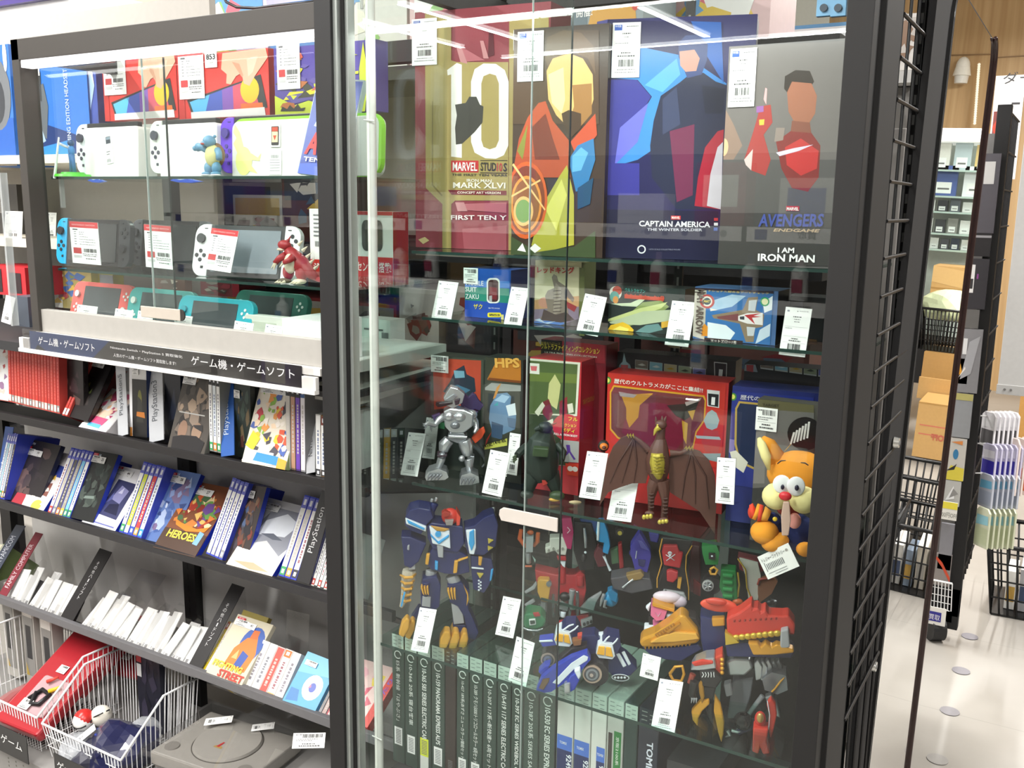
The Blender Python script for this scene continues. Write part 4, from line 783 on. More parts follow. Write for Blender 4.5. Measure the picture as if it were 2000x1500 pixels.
spine_row(r4(1597,376),r4(1712,410),r1(1845,960),Y2,7,[('#dcdcd8','#f1f1ee',None,'#c84a40'),('#3c3c3e','#e9e9e6',None,None)],'thin white disc case, %s after the upright black divider by the post','thin disc cases',h=.125)
# ---- row 3 ----
divider((-40,1146),(-22,1150),r4(108,28),Y3,'#3c4352','SUPER FAMICOM','#c8ccd4','dark slate divider board at the left of the third game shelf',t0=.2,tw=.62,h=.185)
spine_row((-70,1140),(-42,1146),r4(30,60),Y3,4,[('#c8c8b8','#e6e0c8',None,'#d8b03c'),('#88a05c','#c8c8b8',None,None)],'old game box, %s at the left edge of the third game shelf','boxes at the left edge, third shelf',h=.13)
divider(r4(-14,440),r4(24,452),r4(215,52),Y3-.004,'#7c2a36','FAMILY COMPUTER','#d8c8cc','maroon divider board on the third game shelf',t0=.16,tw=.66,h=.19)
def card_bags(bl,br,tl,n,lab,grp,seed,h=.075):
    m,W_,H_ = rect3(bl,br,tl,Y3); R_ = random.Random(seed); w = W_/n
    for i in range(n):
        hh = h*R_.uniform(.82,1.08); mm_ = m @ Matrix.Translation((i*w,R_.uniform(-.004,.004),0)) @ Matrix.Rotation(R_.uniform(-.12,.14),4,'Y') @ Matrix.Rotation(R_.uniform(-.06,.06),4,'X')
        t = thing('bagged_cartridge',lab % NTH[i],'game cartridge',mm_,grp)
        B().box(.001,w*R_.uniform(1.0,1.6),0,.003,0,hh,mt(R_.choice(['#f2f2f0','#ecebe8','#e4e4e2']),.5)).done('white_card',t,bev=.0006)
        b = B(); x = w*.2
        for k in range(5): b.flat([(w*.25,hh*(.08+k*.03)),(w*.5,hh*(.08+k*.03)),(w*.5,hh*(.09+k*.03)),(w*.25,hh*(.09+k*.03))],-.0004,'#6c6c70')
        for k in range(9): b.flat([(w*.6,hh*.1+k*.0012),(w*.95,hh*.1+k*.0012),(w*.95,hh*.1+k*.0012+.0007),(w*.6,hh*.1+k*.0012+.0007)],-.0004,'#5a5a5e')
        b.done('print',t)
        b = B(); P = [(-.002,-.001),(w*1.3,-.002),(w*1.35,hh*.9),(w*1.1,hh*1.15),(w*.3,hh*1.2),(-.003,hh)]; b.prism(P,-.0025,-.0022,FILM); b.done('clear_bag',t)
        B().box(.003,w*.9,.005,.05,.002,hh*.72,mt(R_.choice(['#4a4a4c','#6a6664','#2c2c2e','#9a968e']),.5)).done('cartridge',t)
card_bags(r4(28,470),r4(300,560),r4(160,235),8,'bagged cartridge with white card, %s after the maroon divider','bagged cartridges after the maroon divider',71,.105)
divider(r4(300,562),r4(362,588),r4(527,165),Y3-.004,'#222021','その他ハードソフト','#d6d6d6','black divider board with vertical Japanese letters, left one on the third shelf',vert=True,t0=.16,tw=.52,h=.20)
card_bags(r4(395,602),r4(660,702),r4(530,395),8,'white bagged cartridge, %s in the heap right of the first black divider','white bagged cartridges, first heap',72,.112)
card_bags(r4(672,706),r4(950,808),r4(800,500),8,'white bagged cartridge, %s in the heap before the second black divider','white bagged cartridges, second heap',73,.112)
divider(r4(966,796),r4(1030,822),r4(1202,354),Y3-.004,'#222021','その他ハードソフト','#d6d6d6','black divider board with vertical Japanese letters, right one beside the 41 case',vert=True,t0=.22,tw=.52,h=.205)
spine_row(r4(1032,822),r4(1058,830),r4(1168,575),Y3,2,[('#c8a820','#e8d02c','#c8402c',None),('#b8b0a0','#e8e2d4',None,None)],['yellow spine beside the right black divider on the third shelf','cream spine left of the orange 41 case'],'spines left of the 41 case',h=.125)
t,w_,h_ = face_case(r4(1056,832),r4(1238,900),r4(1200,570),Y3-.01,'#cfc8b4',[('r','#cfc7ae',0,0,1,1),('e','#3f5ea8',.72,.62,.3,.28),('#d87a30',[(.3,.2),(.9,.2),(.95,.5),(.8,.75),(.55,.7),(.35,.5)]),('#3a55a0',[(.55,.25),(.75,.25),(.8,.45),(.6,.5)]),('#c86a30',[(.6,.7),(.8,.72),(.78,.85),(.62,.84)]),('#e8b070',[(.4,.35),(.55,.35),(.5,.5)])],'cream game case with an orange figure and number 41',num='41',h=.145,stz=.93,stx=.04)
text(t,'FIGHTING',w_*.05,h_*.16,h_*.10,'#e8c83c',y=-.0026,w=w_*.8,bold=.04); text(t,'STREET',w_*.3,h_*.03,h_*.12,'#c23a2a',y=-.0026,w=w_*.68,bold=.04)
face_case(r4(1110,830),r4(1240,880),r4(1240,530),Y3+.03,'#8c7c3c',[('r','#9c8c40',0,0,1,1)] + busy(75,['#b8a44c','#5a6a3c','#d8c870','#6a4c2c'],20,s=.16),'gold game case peeking out behind the 41 case',h=.150,sticker=False)
spine_row(r4(1242,902),r4(1440,985),r4(1328,712),Y3,5,[('#d8d4d0','#f1f1ee',None,None),('#e8e8e6','#f1f1ee',None,'#d8d8d8'),('#e0c8c4','#d85a50',None,None),('#e8e2dc','#f1f1ee','#e07a3c','#e8b070'),('#f0f0ee','#f1f1ee',None,None)],['white game box right after the 41 case','second white game box after the 41 case','red-edged game box right of the 41 case','white game box with an orange top edge','white game box touching the blue box'],'small game boxes right of 41',h=.108)
t,w_,h_ = face_case(r4(1450,972),r4(1612,1042),r4(1545,790),Y3-.008,'#3c88b8',[('r','#4a9cc8',0,0,1,1),('#6ab4d8',[(0,.6),(1,.7),(1,1),(0,1)]),('e','#e4ecf0',.62,.42,.28,.24),('e','#4a5ab0',.62,.42,.10,.09),('#e0708c',[(.5,.38),(.58,.42),(.54,.48)]),('#2f74b0',[(.05,.05),(.4,.1),(.3,.3),(.05,.3)])],'sky blue game box with a white oval near the post, third shelf',h=.112,d=.03,red=False,stx=.1)
spine_row(r4(1618,1046),r4(1730,1092),r4(1700,880),Y3,5,[('#7c7c80','#c8c4c4',None,None),('#5a4a4c','#b09a94',None,None),('#8c8c90','#a83c44',None,None)],'small disc case, %s after the sky blue box by the post','small disc cases by the post',h=.095)
face_case((700,1424),(712,1428),(725,1320),Y3,'#d84a40',[('r','#e8b0a8',0,0,1,1)],'filler spine seen past the post',h=.12,sticker=False) if False else None
m,w_,h_ = rect3((640,1395),(704,1417),(700,1300),Y3-.004)
t = thing('game_box','pink illustrated game box with a red side, seen through the showcase side glass','game box',m)
B().box(0,w_*1.0,0,.02,0,.135,mt('#e8dcd8',.4)).done('box',t); B().box(w_,w_+.018,-.001,.02,0,.135,mt('#d8433c',.4)).done('red_side',t)
art(t,w_,.135,[('r','#ecc8c4',0,0,1,1)] + busy(77,['#f4f0ee','#e88a9c','#f0d050','#e8b0b8','#d86a7c'],16,s=.26))
text(t,'ふたり',w_+.014,.05,.010,'#8a5ac0',y=-.002,rot=math.pi/2,w=.06,bold=.03)
# clear angled acrylic holders on the third shelf
for q,lab in ((((212,1204),(262,1220),(275,1110)),'clear folded holder behind the white bags, third shelf'),(((556,1290),(600,1302),(560,1190)),'clear folded holder behind the small white boxes, third shelf')):
    m,w_,h_ = rect3(*q,Y3+.09); o = B().box(0,w_,0,.0012,0,h_,FILM).done('clear_holder',None,mat=m); tagit(o,lab,'holder','clear folded holders')
# game case on the showcase side: white and yellow handheld spines behind the side glass
spine_row((706,948),(790,948),(708,842),1.50,6,[('#3c3c3e','#2e2c2c','#d8d8d2','#e8e4dc'),('#3c3c3e','#302e2e','#d8d8d2','#e8e4dc'),('#3c3c3e','#4c5a3c','#d8d8d2','#c8c8d8'),('#a08030','#d8a834','#d8d8d2','#e8e4dc'),('#5c5c5c','#4c4e50','#d8d8d2','#b8c4bc'),('#5c5c5c','#3c3e40','#4c5c50','#8c9490')],['black handheld game case, first behind the side glass of the showcase','second black handheld game case behind the side glass','green and white handheld game case behind the side glass','yellow handheld game case behind the side glass','dark grey handheld game case behind the side glass','dark handheld game case, last behind the side glass'],'handheld games behind the side glass',h=.118,d=.08)
# =====================================================================
#  BIG FIGURE BOXES ON THE TOP GLASS SHELF
# =====================================================================
CA_ = (650,0,2.885); CB = (1100,0,2.885); CC = (680,500,3.846); CD = (1100,500,3.3333); CE = (690,680,3.9216); CF = (1150,680,3.409); CG = (690,960,3.9216); CH = (1000,980,3.3333); CI = (680,1220,3.846); CJ = (1000,1180,2.857)
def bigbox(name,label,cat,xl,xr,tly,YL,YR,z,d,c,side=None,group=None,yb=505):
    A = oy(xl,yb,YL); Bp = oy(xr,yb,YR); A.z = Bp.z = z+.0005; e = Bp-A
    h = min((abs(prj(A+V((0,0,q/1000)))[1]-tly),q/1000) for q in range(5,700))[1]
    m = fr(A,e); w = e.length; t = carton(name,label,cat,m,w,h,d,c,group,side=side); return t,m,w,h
CP = lambda w,h: (0,w,0,h)
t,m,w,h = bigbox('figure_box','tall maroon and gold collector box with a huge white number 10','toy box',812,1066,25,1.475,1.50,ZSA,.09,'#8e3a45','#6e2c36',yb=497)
apx(t,m,CA_,[('#a9975c',[(520,75),(668,90),(668,340),(700,350),(990,350),(990,1130),(690,1130),(668,1150),(668,1440),(618,1440),(618,1150),(525,1060)]),('#a9975c',[(995,90),(1218,95),(1218,1460),(990,1460)]),('#8a7a48',[(560,570),(566,570),(566,1040),(620,1100),(614,1106),(558,1045)]),
   ('#b76a72',[(700,250),(840,330),(860,340),(720,350)]),('#c58a8c',[(690,240),(720,250),(760,360),(720,350)]),('#c58a8c',[(830,230),(850,230),(880,330),(850,330)]),('#5a1f2a',[(880,180),(905,180),(910,310),(875,320)]),
   ('#b76a72',[(700,1150),(980,1140),(980,1200),(700,1180)]),('#a2525c',[(730,1290),(980,1270),(980,1440),(740,1440)]),('#c0878a',[(690,1140),(740,1140),(760,1190),(705,1190)]),
   ('#ece9e2',[(645,395),(700,355),(728,365),(728,890),(668,882),(668,420),(648,425)]),
   ('#ece9e2',[(780,460),(800,390),(850,358),(920,360),(970,395),(992,460),(990,820),(965,875),(920,895),(860,892),(800,860),(780,800)]),('#a9975c',[(838,470),(850,430),(885,415),(920,425),(937,470),(937,790),(920,830),(885,842),(850,828),(838,790)]),
   ('#45433f',[(690,590),(750,580),(770,545),(810,545),(830,590),(850,600),(845,690),(800,745),(730,810),(695,815),(690,720),(700,650)]),
   ('#c23a3c',[(668,905),(822,905),(822,972),(668,970)]),('#2c2a28',[(832,903),(985,903),(985,907),(832,907)]),('#2c2a28',[(832,972),(985,974),(985,978),(832,976)]),
   ('#7c2a36',[(650,1070),(980,1075),(980,1100),(670,1097)]),('#d8c088',[(483,1350),(520,1335),(545,1355),(510,1375)])],clip=CP(w,h))
for s_,a,b_,hh,c in (('MARVEL',(678,962),(816,964),48,'#f2eee8'),('STUD',(834,962),(922,965),48,'#2c2a28'),('10',(926,965),(956,966),48,'#b8403c'),('S',(962,966),(982,967),48,'#2c2a28'),('THE FIRST TEN YEARS',(672,990),(984,994),12,'#3c3a34'),('IRON MAN',(757,1025),(897,1028),17,'#ece6d8'),('MARK XLVI',(680,1060),(975,1063),33,'#ece6d8'),('CONCEPT ART VERSION',(704,1091),(948,1094),13,'#ece0d0'),('FIRST TEN Y',(668,1238),(982,1240),26,'#f0e4e2')):
    tpx(t,m,CA_,s_,a,b_,hh,c,y=-.0018)
def tag_on(t,m,sc,x0,x1,y0,y1,seed,y=-.002,kind='web'):
    a = locp(m,sc[0]+x0/sc[2],sc[1]+y1/sc[2]); b_ = locp(m,sc[0]+x1/sc[2],sc[1]+y0/sc[2]); return paper(t,a[0],a[1],b_[0]-a[0],b_[1]-a[1],kind,seed,y=y,name='price_label')
tag_on(t,m,CA_,450,590,100,372,101)
tag_on(t,m,CA_,1020,1040,170,285,105,kind='none')
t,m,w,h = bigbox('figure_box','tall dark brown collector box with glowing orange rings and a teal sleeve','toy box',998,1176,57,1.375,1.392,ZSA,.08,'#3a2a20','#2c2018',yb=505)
apx(t,m,CA_,[('#4a3626',[(1000,160),(1500,170),(1500,700),(1000,700)]),('#5e4630',[(1210,210),(1300,170),(1400,185),(1470,260),(1480,420),(1440,330),(1340,290),(1260,330),(1230,420),(1195,330)]),('#c9a062',[(1205,400),(1240,330),(1330,300),(1410,330),(1465,420),(1470,560),(1440,660),(1390,720),(1330,720),(1260,650),(1215,560)]),('#e6c98c',[(1215,420),(1300,380),(1310,560),(1290,640),(1235,580)]),('#8c6436',[(1350,480),(1460,470),(1460,640),(1400,710),(1340,660),(1360,600)]),('#3f2c1c',[(1290,640),(1330,620),(1400,640),(1400,720),(1340,780),(1300,700)]),
   ('#a8482a',[(1050,780),(1100,660),(1160,580),(1200,570),(1240,680),(1330,790),(1340,1000),(1000,1000)]),('#6e2c1c',[(1120,720),(1200,640),(1240,780),(1280,900),(1140,900)]),('#b0472c',[(1340,800),(1480,640),(1490,760),(1380,900)]),
   ('#2f6ea0',[(1330,900),(1380,820),(1470,780),(1480,900),(1430,1060),(1370,1080)]),('#5a9cc4',[(1350,880),(1400,830),(1440,860),(1400,960),(1350,970)]),('#1f4460',[(1380,1060),(1470,1000),(1450,1150),(1380,1180)]),
   ('#a6a03a',[(1180,1160),(1280,990),(1320,930),(1360,1100),(1360,1380),(1150,1430),(1120,1380)]),('#c9c25a',[(1200,1180),(1290,1010),(1320,1100),(1260,1300)]),('#7c7c34',[(1040,850),(1100,700),(1080,850),(1070,900)]),
   ('e','#c85a28',1090,1130,120,220),('e','#7c3c24',1090,1130,106,196),('e','#dc8a3c',1090,1150,88,160),('e','#8c5a34',1090,1150,76,142),('e','#e0b070',1075,1190,56,84),('e','#7c9a5c',1075,1190,44,66),
   ('#e8b878',[(1000,1100),(1170,1010),(1172,1020),(1002,1112)]),('#e8b878',[(1020,920),(1200,1180),(1194,1186),(1012,930)]),('#3c4a2c',[(1000,1330),(1150,1420),(1360,1390),(1480,1300),(1480,1470),(990,1460)]),('#e8e6e0',[(1040,1410),(1070,1370),(1090,1420)]),('#e8e6e0',[(1110,1400),(1140,1372),(1175,1400),(1140,1425)])],clip=CP(w,h))
tag_on(t,m,CA_,1042,1193,172,462,102)
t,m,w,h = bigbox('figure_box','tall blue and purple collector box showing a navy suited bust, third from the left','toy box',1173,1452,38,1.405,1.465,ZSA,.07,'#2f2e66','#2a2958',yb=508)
apx(t,m,CB,[('#252452',[(250,110),(900,130),(880,1470),(230,1470)]),('#3f86cc',[(270,230),(700,320),(920,470),(910,700),(760,700),(600,780),(420,900),(280,940),(500,545),(420,450),(270,440)]),('#3a3a8c',[(250,450),(415,450),(495,545),(400,700),(270,960),(245,930)]),('#2c62b4',[(720,120),(890,125),(905,470),(800,300)]),('#5ea6e0',[(460,480),(640,330),(660,420),(560,520)]),('#6a6cd0',[(320,720),(480,580),(420,800),(290,930)]),
   ('#262b44',[(510,680),(550,540),(650,470),(700,430),(790,410),(860,460),(920,480),(910,900),(880,1180),(640,1180),(500,1000),(490,820)]),('#39415f',[(560,560),(640,490),(660,700),(560,760)]),('#1c2036',[(780,480),(915,500),(900,640),(800,640)]),
   ('#3c4a7c',[(650,320),(650,240),(690,200),(760,195),(815,250),(810,340),(780,420),(700,440)]),('#c49486',[(655,290),(740,280),(770,330),(750,400),(690,405),(660,370)]),
   ('#a82a3c',[(740,1160),(760,1000),(800,830),(870,740),(905,730),(880,1180)]),('#c9c2cc',[(810,1160),(830,980),(870,830),(900,800),(890,1180)]),('#6e2c4c',[(600,740),(740,700),(730,1100),(640,1140)]),('#3a3890',[(250,920),(430,920),(430,1100),(250,1100)]),
   ('#20203c',[(235,1180),(875,1190),(875,1470),(232,1470)]),('#d0383c',[(608,1215),(662,1216),(662,1238),(608,1237)]),('#c03a40',[(850,1228),(872,1228),(872,1244),(850,1244)]),('#e8e6ea',[(850,1255),(872,1255),(872,1271),(850,1271)]),('#3a5cb0',[(848,1282),(870,1282),(870,1300),(848,1300)]),('e','#e0e0e4',442,1405,24,24),('e','#20203c',442,1405,17,17)],clip=CP(w,h))
for s_,a,b_,hh,c in (('MARVEL',(612,1233),(658,1234),14,'#f2eee8'),('CAPTAIN AMERICA',(428,1275),(828,1282),32,'#e8e8ee'),('THE WINTER SOLDIER',(474,1300),(784,1303),15,'#c8c8d4'),('1/6TH SCALE COLLECTIBLE FIGURE',(484,1409),(660,1411),9,'#77778c')):
    tpx(t,m,CB,s_,a,b_,hh,c,y=-.0020)
tag_on(t,m,CB,272,440,125,440,103)
b = B(); ch = V((-.020,.016,0)); b.hexa([V((-.0005,0,0)),ch,ch+V((0,.05,0)),V((-.0005,.05,0)),V((-.0005,0,h)),ch+V((0,0,h)),ch+V((0,.05,h)),V((-.0005,.05,h))][0:8],'#3a3a7c')
for i in range(44): z = .02+i*(h-.03)/44; b.add([V((-.003,.0012,z))+V((-.0004,-.0004,0)),V((-.017,.0126,z))+V((-.0004,-.0004,0)),V((-.017,.0126,z+.003))+V((-.0004,-.0004,0)),V((-.003,.0012,z+.003))+V((-.0004,-.0004,0))],[(0,1,2,3)],mt('#8c8cb4',.4))
b.done('ribbed_side',t)
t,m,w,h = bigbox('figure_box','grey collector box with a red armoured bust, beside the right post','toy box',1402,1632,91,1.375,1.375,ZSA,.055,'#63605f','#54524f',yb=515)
apx(t,m,CB,[('#6c6764',[(900,265),(1600,230),(1560,900),(880,900)]),('#8c7466',[(880,620),(960,700),(1010,820),(960,900),(880,920)]),('e','#e0b088',905,830,26,50),('#565452',[(870,900),(1560,900),(1510,1500),(860,1500)]),('#3e3d3b',[(865,1200),(1520,1200),(1505,1500),(860,1500)]),
   ('#2e2620',[(1245,500),(1250,430),(1310,395),(1390,400),(1415,460),(1400,480),(1290,460),(1262,520)]),('#96614a',[(1262,520),(1290,460),(1400,470),(1430,540),(1420,640),(1370,720),(1310,700),(1270,630)]),('#7c4a3a',[(1290,680),(1390,690),(1400,760),(1280,760)]),
   ('#7c2c28',[(1200,800),(1280,740),(1400,750),(1450,820),(1440,1000),(1380,1080),(1290,1060),(1230,950)]),('#b83230',[(1250,830),(1340,780),(1440,850),(1430,950),(1340,990),(1260,930)]),('#a03c38',[(1110,600),(1170,590),(1180,690),(1130,760),(1170,900),(1140,990),(1060,960),(1020,900),(1060,780),(1090,680)]),('#c9b8b4',[(1020,900),(1070,840),(1060,960),(1030,930)]),('#d8a0a0',[(1130,560),(1140,495),(1150,500),(1145,590)]),('#cfc6da',[(1200,860),(1300,835),(1410,815),(1330,850),(1220,880)]),('#8c5c98',[(1090,600),(1130,596),(1130,630),(1090,636)]),('#d8b040',[(1105,675),(1135,672),(1132,704),(1106,706)]),('#8a7c74',[(1200,720),(1250,720),(1240,790),(1190,800)]),
   ('#b8383c',[(1258,1160),(1332,1162),(1330,1190),(1256,1188)])],clip=CP(w,h))
for s_,a,b_,hh,c,sh in (('MARVEL',(1261,1185),(1328,1187),18,'#f2eee8',0),('AVENGERS',(1100,1278),(1468,1278),72,'#3a4a94',.1),('ENDGAME',(1185,1305),(1448,1310),18,'#a89070',.2),('I AM',(1210,1424),(1303,1426),30,'#f2f2f2',0),('IRON MAN',(1098,1470),(1418,1480),42,'#f2f2f2',0)):
    tpx(t,m,CB,s_,a,b_,hh,c,y=-.0018,shear=sh,bold=.03)
tag_on(t,m,CB,930,1097,268,606,104)
# clear tray under the maroon box
A = oy(812,500,1.44)
o = B().box(0,.17,0,.1,-.012,-.007,mt('#9a8c84',.2,tr=.5)).done('clear_tray',None,mat=Matrix.Translation((A.x,1.44,ZSA))); tagit(o,'clear plastic tray clipped under the top glass shelf, below the maroon box','tray')
# =====================================================================
#  SECOND GLASS SHELF
# =====================================================================
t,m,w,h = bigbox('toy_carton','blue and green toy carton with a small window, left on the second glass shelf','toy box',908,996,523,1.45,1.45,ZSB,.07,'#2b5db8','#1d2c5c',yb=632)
apx(t,m,CC,[('#1f55b0',[(870,90),(1215,90),(1215,520),(870,500)]),('#3f7fd0',[(870,180),(1213,190),(1213,240),(870,230)]),('#2f8a78',[(870,230),(1213,245),(1210,355),(870,330)]),('#2a4fae',[(870,330),(1210,355),(1205,520),(870,505)]),('#e8e8e6',rrect(1042,1140,165,355,30)),('#4a2c30',rrect(1052,1130,178,345,26)),('#7c2c34',[(1062,230),(1120,240),(1118,330),(1064,320)]),('#b0b0b4',[(1060,300),(1082,296),(1082,345),(1060,340)]),('#e8d83c',rrect(1048,1150,425,460,12)),('#2a2c34',[(1060,433),(1138,436),(1138,453),(1060,451)]),('#7ca8e0',[(940,490),(980,468),(1030,492)]),('#7ca8e0',[(1060,496),(1090,475),(1140,500)]),('#e0d488',[(1150,440),(1170,440),(1170,500),(1150,498)])],clip=CP(w,h))
for s_,a,b_,hh,c in (('MOBILE',(890,218),(1020,224),36,'#d8e0e8'),('SUIT',(884,266),(968,270),36,'#e8eef0'),('ZAKU',(884,320),(985,324),36,'#e8eef0'),('ザク',(945,398),(1012,402),40,'#e8d83c'),('REAL TYPE 1/100 SCALE',(1058,395),(1142,398),9,'#dfe4f0'),('CLOVER',(1062,452),(1136,454),16,'#e8d83c')):
    tpx(t,m,CC,s_,a,b_,hh,c,bold=.01)
tag_on(t,m,CC,872,980,92,205,106,kind='sticker')
t,m,w,h = bigbox('toy_carton','dark carton standing behind the blue and green toy carton','toy box',970,1040,518,1.54,1.54,ZSB,.06,'#3a4350','#2a2f38',yb=630)
apx(t,m,CC,[('#8c8a4c',[(1255,140),(1300,130),(1295,170),(1262,175)])],clip=CP(w,h))
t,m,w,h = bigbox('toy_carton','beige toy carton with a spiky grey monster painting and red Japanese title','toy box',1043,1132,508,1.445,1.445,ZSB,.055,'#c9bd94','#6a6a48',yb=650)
apx(t,m,CC,[('#d8ceaa',[(1395,80),(1735,80),(1735,330),(1395,330)]),('#c89a70',[(1395,330),(1735,300),(1735,400),(1395,400)]),('e','#c8907c',1480,350,50,40),('#6c6470',[(1400,560),(1480,470),(1560,520),(1500,570)]),('#8a7a8c',[(1395,400),(1735,380),(1730,600),(1395,570)]),('#5f7ec0',[(1395,490),(1600,480),(1640,540),(1395,560)]),('#8f7f74',[(1530,160),(1545,135),(1570,150),(1580,190),(1640,230),(1700,320),(1690,350),(1640,300),(1660,460),(1560,480),(1440,470),(1500,400),(1480,300),(1500,260),(1550,240)]),('#a8988c',[(1560,200),(1600,240),(1590,420),(1540,440),(1550,280)]),('#5a4a48',[(1470,400),(1560,440),(1640,420),(1700,480),(1600,500),(1450,480)]),*[('#5c4c4a',[(1540+i%2*14,260+i*26),(1600+i%2*10,256+i*26),(1600,262+i*26),(1540,267+i*26)]) for i in range(8)],('#9a3c40',[(1640,340),(1720,380),(1700,420),(1650,390)]),('#b8c8e0',[(1400,480),(1440,470),(1480,500),(1560,490),(1500,540)]),('#6a5f64',[(1600,520),(1735,470),(1730,600),(1560,580)])],clip=CP(w,h))
tpx(t,m,CC,'レッドキング',(1424,128),(1702,134),50,'#c02420',bold=.03,y=-.0022)
apx(t,m,CC,[('#6a6e40',[(1737,90),(1775,90),(1775,600),(1735,600)])],name='side_print',y=-.0002)
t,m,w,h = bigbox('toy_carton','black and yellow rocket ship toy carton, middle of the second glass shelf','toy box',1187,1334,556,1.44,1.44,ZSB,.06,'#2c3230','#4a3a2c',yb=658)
apx(t,m,CD,[('#2e3634',[(288,190),(760,200),(740,570),(285,525)]),('#8c9a5c',[(400,400),(520,300),(640,290),(690,330),(600,400),(420,460)]),('#c9cf8c',[(290,410),(500,340),(680,300),(640,340),(480,400),(292,425)]),('#b8c0a0',[(300,430),(520,360),(700,350),(700,420),(500,450),(310,440)]),('#6a8c8c',[(470,500),(540,450),(620,440),(650,480),(560,520),(480,515)]),('#cfd8b8',[(310,310),(440,305),(520,270),(560,260),(480,330),(380,325)]),('#e8b830',[(290,500),(310,450),(350,440),(390,430),(430,450),(460,480),(455,520),(400,528),(300,518)]),('#f3dc6c',[(320,500),(370,455),(430,475),(420,515)]),('#d84c2c',[(400,250),(660,270),(655,292),(400,275)]),('e','#d8cfc4',342,240,40,44),('e','#b8402c',352,225,30,30),('e','#5c9c94',335,265,30,36),('e','#d88a34',342,285,18,24),('#d8a840',[(640,430),(740,410),(740,450),(640,470)])],clip=CP(w,h))
tpx(t,m,CD,'ウルトラセブン',(405,230),(535,242),24,'#58b0a8',bold=.01,y=-.0018); tpx(t,m,CD,'ウルトラホーク1号',(402,275),(660,296),34,'#d84c30',bold=.02,y=-.0018)
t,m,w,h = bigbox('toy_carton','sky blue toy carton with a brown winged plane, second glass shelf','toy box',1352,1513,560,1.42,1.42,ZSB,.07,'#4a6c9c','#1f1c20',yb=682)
apx(t,m,CD,[('#3a70ac',[(850,210),(1370,235),(1345,605),(830,530)]),('#a8c4dc',[(940,300),(1100,250),(1190,260),(1100,330),(960,360)]),('#dfe8ee',[(940,430),(1060,450),(1120,500),(1080,560),(940,540)]),('#c8d8e6',[(1280,480),(1350,440),(1345,520),(1250,590)]),('#e6ecf0',[(1300,300),(1365,260),(1360,350),(1310,370)]),('#8c7a64',[(968,385),(1170,350),(1205,270),(1270,265),(1255,350),(1310,380),(1300,460),(1250,470),(1240,560),(1190,560),(1150,440),(980,405)]),('#7c4a4c',[(1000,395),(1140,375),(1150,425),(1010,408)]),('#e8e4e2',[(1140,390),(1200,372),(1300,370),(1300,450),(1200,440),(1140,420)]),('#b8383c',[(1180,385),(1290,372),(1240,390),(1290,395),(1230,402),(1250,445),(1205,405)]),('#c8ccd0',[(1210,290),(1262,285),(1250,360),(1205,355)]),('#c8ccd0',[(1195,460),(1252,465),(1240,520),(1200,520)]),('#3c4048',[(1150,395),(1180,392),(1180,415),(1152,412)]),
   ('#bfb8ac',[(838,205),(935,212),(920,555),(830,520)]),('#4a3c38',[(845,230),(930,236),(930,244),(845,238)]),('#d88c30',[(900,520),(905,460),(922,440),(942,460),(940,522)]),('e','#b84a48',938,295,48,46),('e','#e0d8cc',938,295,34,33),('e','#2f4a58',938,295,24,23),('#e8e0d4',[(960,340),(1005,352),(960,358)]),('e','#2c9c64',1314,297,30,30),('e','#e0e0b0',1314,297,21,21),('#3a2c2c',[(920,530),(1172,552),(1168,578),(918,555)]),('#2a2230',[(850,205),(1370,228),(1370,245),(850,218)])],clip=CP(w,h))
tpx(t,m,CD,'MAT ARROW',(935,232),(862,520),36,'#4a3c38',bold=.02,y=-.0022) if False else None
text(t,'MAT ARROW',.004,h*.96,.012,'#5a4a44',y=-.002,rot=-math.pi/2,w=h*.86,bold=.03)
tpx(t,m,CD,'マットアロー1号',(962,556),(1130,570),16,'#f0e8e0',bold=.01,y=-.002); tpx(t,m,CD,'ナショナル超合金アートチェック',(945,232),(1340,250),12,'#d8c06c',bold=.01,y=-.002); tpx(t,m,CD,'MAT',(918,302),(958,303),16,'#e8d060',bold=.03,y=-.002)
t,m,w,h = bigbox('toy_carton','dark carton behind the blue jet fighter toy carton','toy box',1526,1640,578,1.50,1.50,ZSB,.06,'#1f2023','#161618',yb=685)
apx(t,m,CD,[('#3a3e4c',[(1440,300),(1560,300),(1560,350),(1440,340)]),('#6a4a2c',[(1600,540),(1650,545),(1650,600),(1600,590)])],clip=CP(w,h))
SHB = 'white price cards on the second glass shelf'
for q,Y,lab,sd in ((((842,623),(880,628),(857,548)),1.415,'glossy white price card standing alone at the left end of the second glass shelf',201),(((983,637),(1017,641),(999,560)),1.41,'white price card before the blue and green toy carton',202),(((1125,649),(1167,658),(1143,573)),1.41,'white price card right of the beige monster carton',203),(((1298,673),(1344,678),(1313,587)),1.41,'white price card between the rocket carton and the jet carton',204),(((1521,692),(1572,698),(1535,599)),1.405,'white price card at the right end of the second glass shelf',205)):
    clamp_card(q,Y,lab,'card',sd,group=SHB)
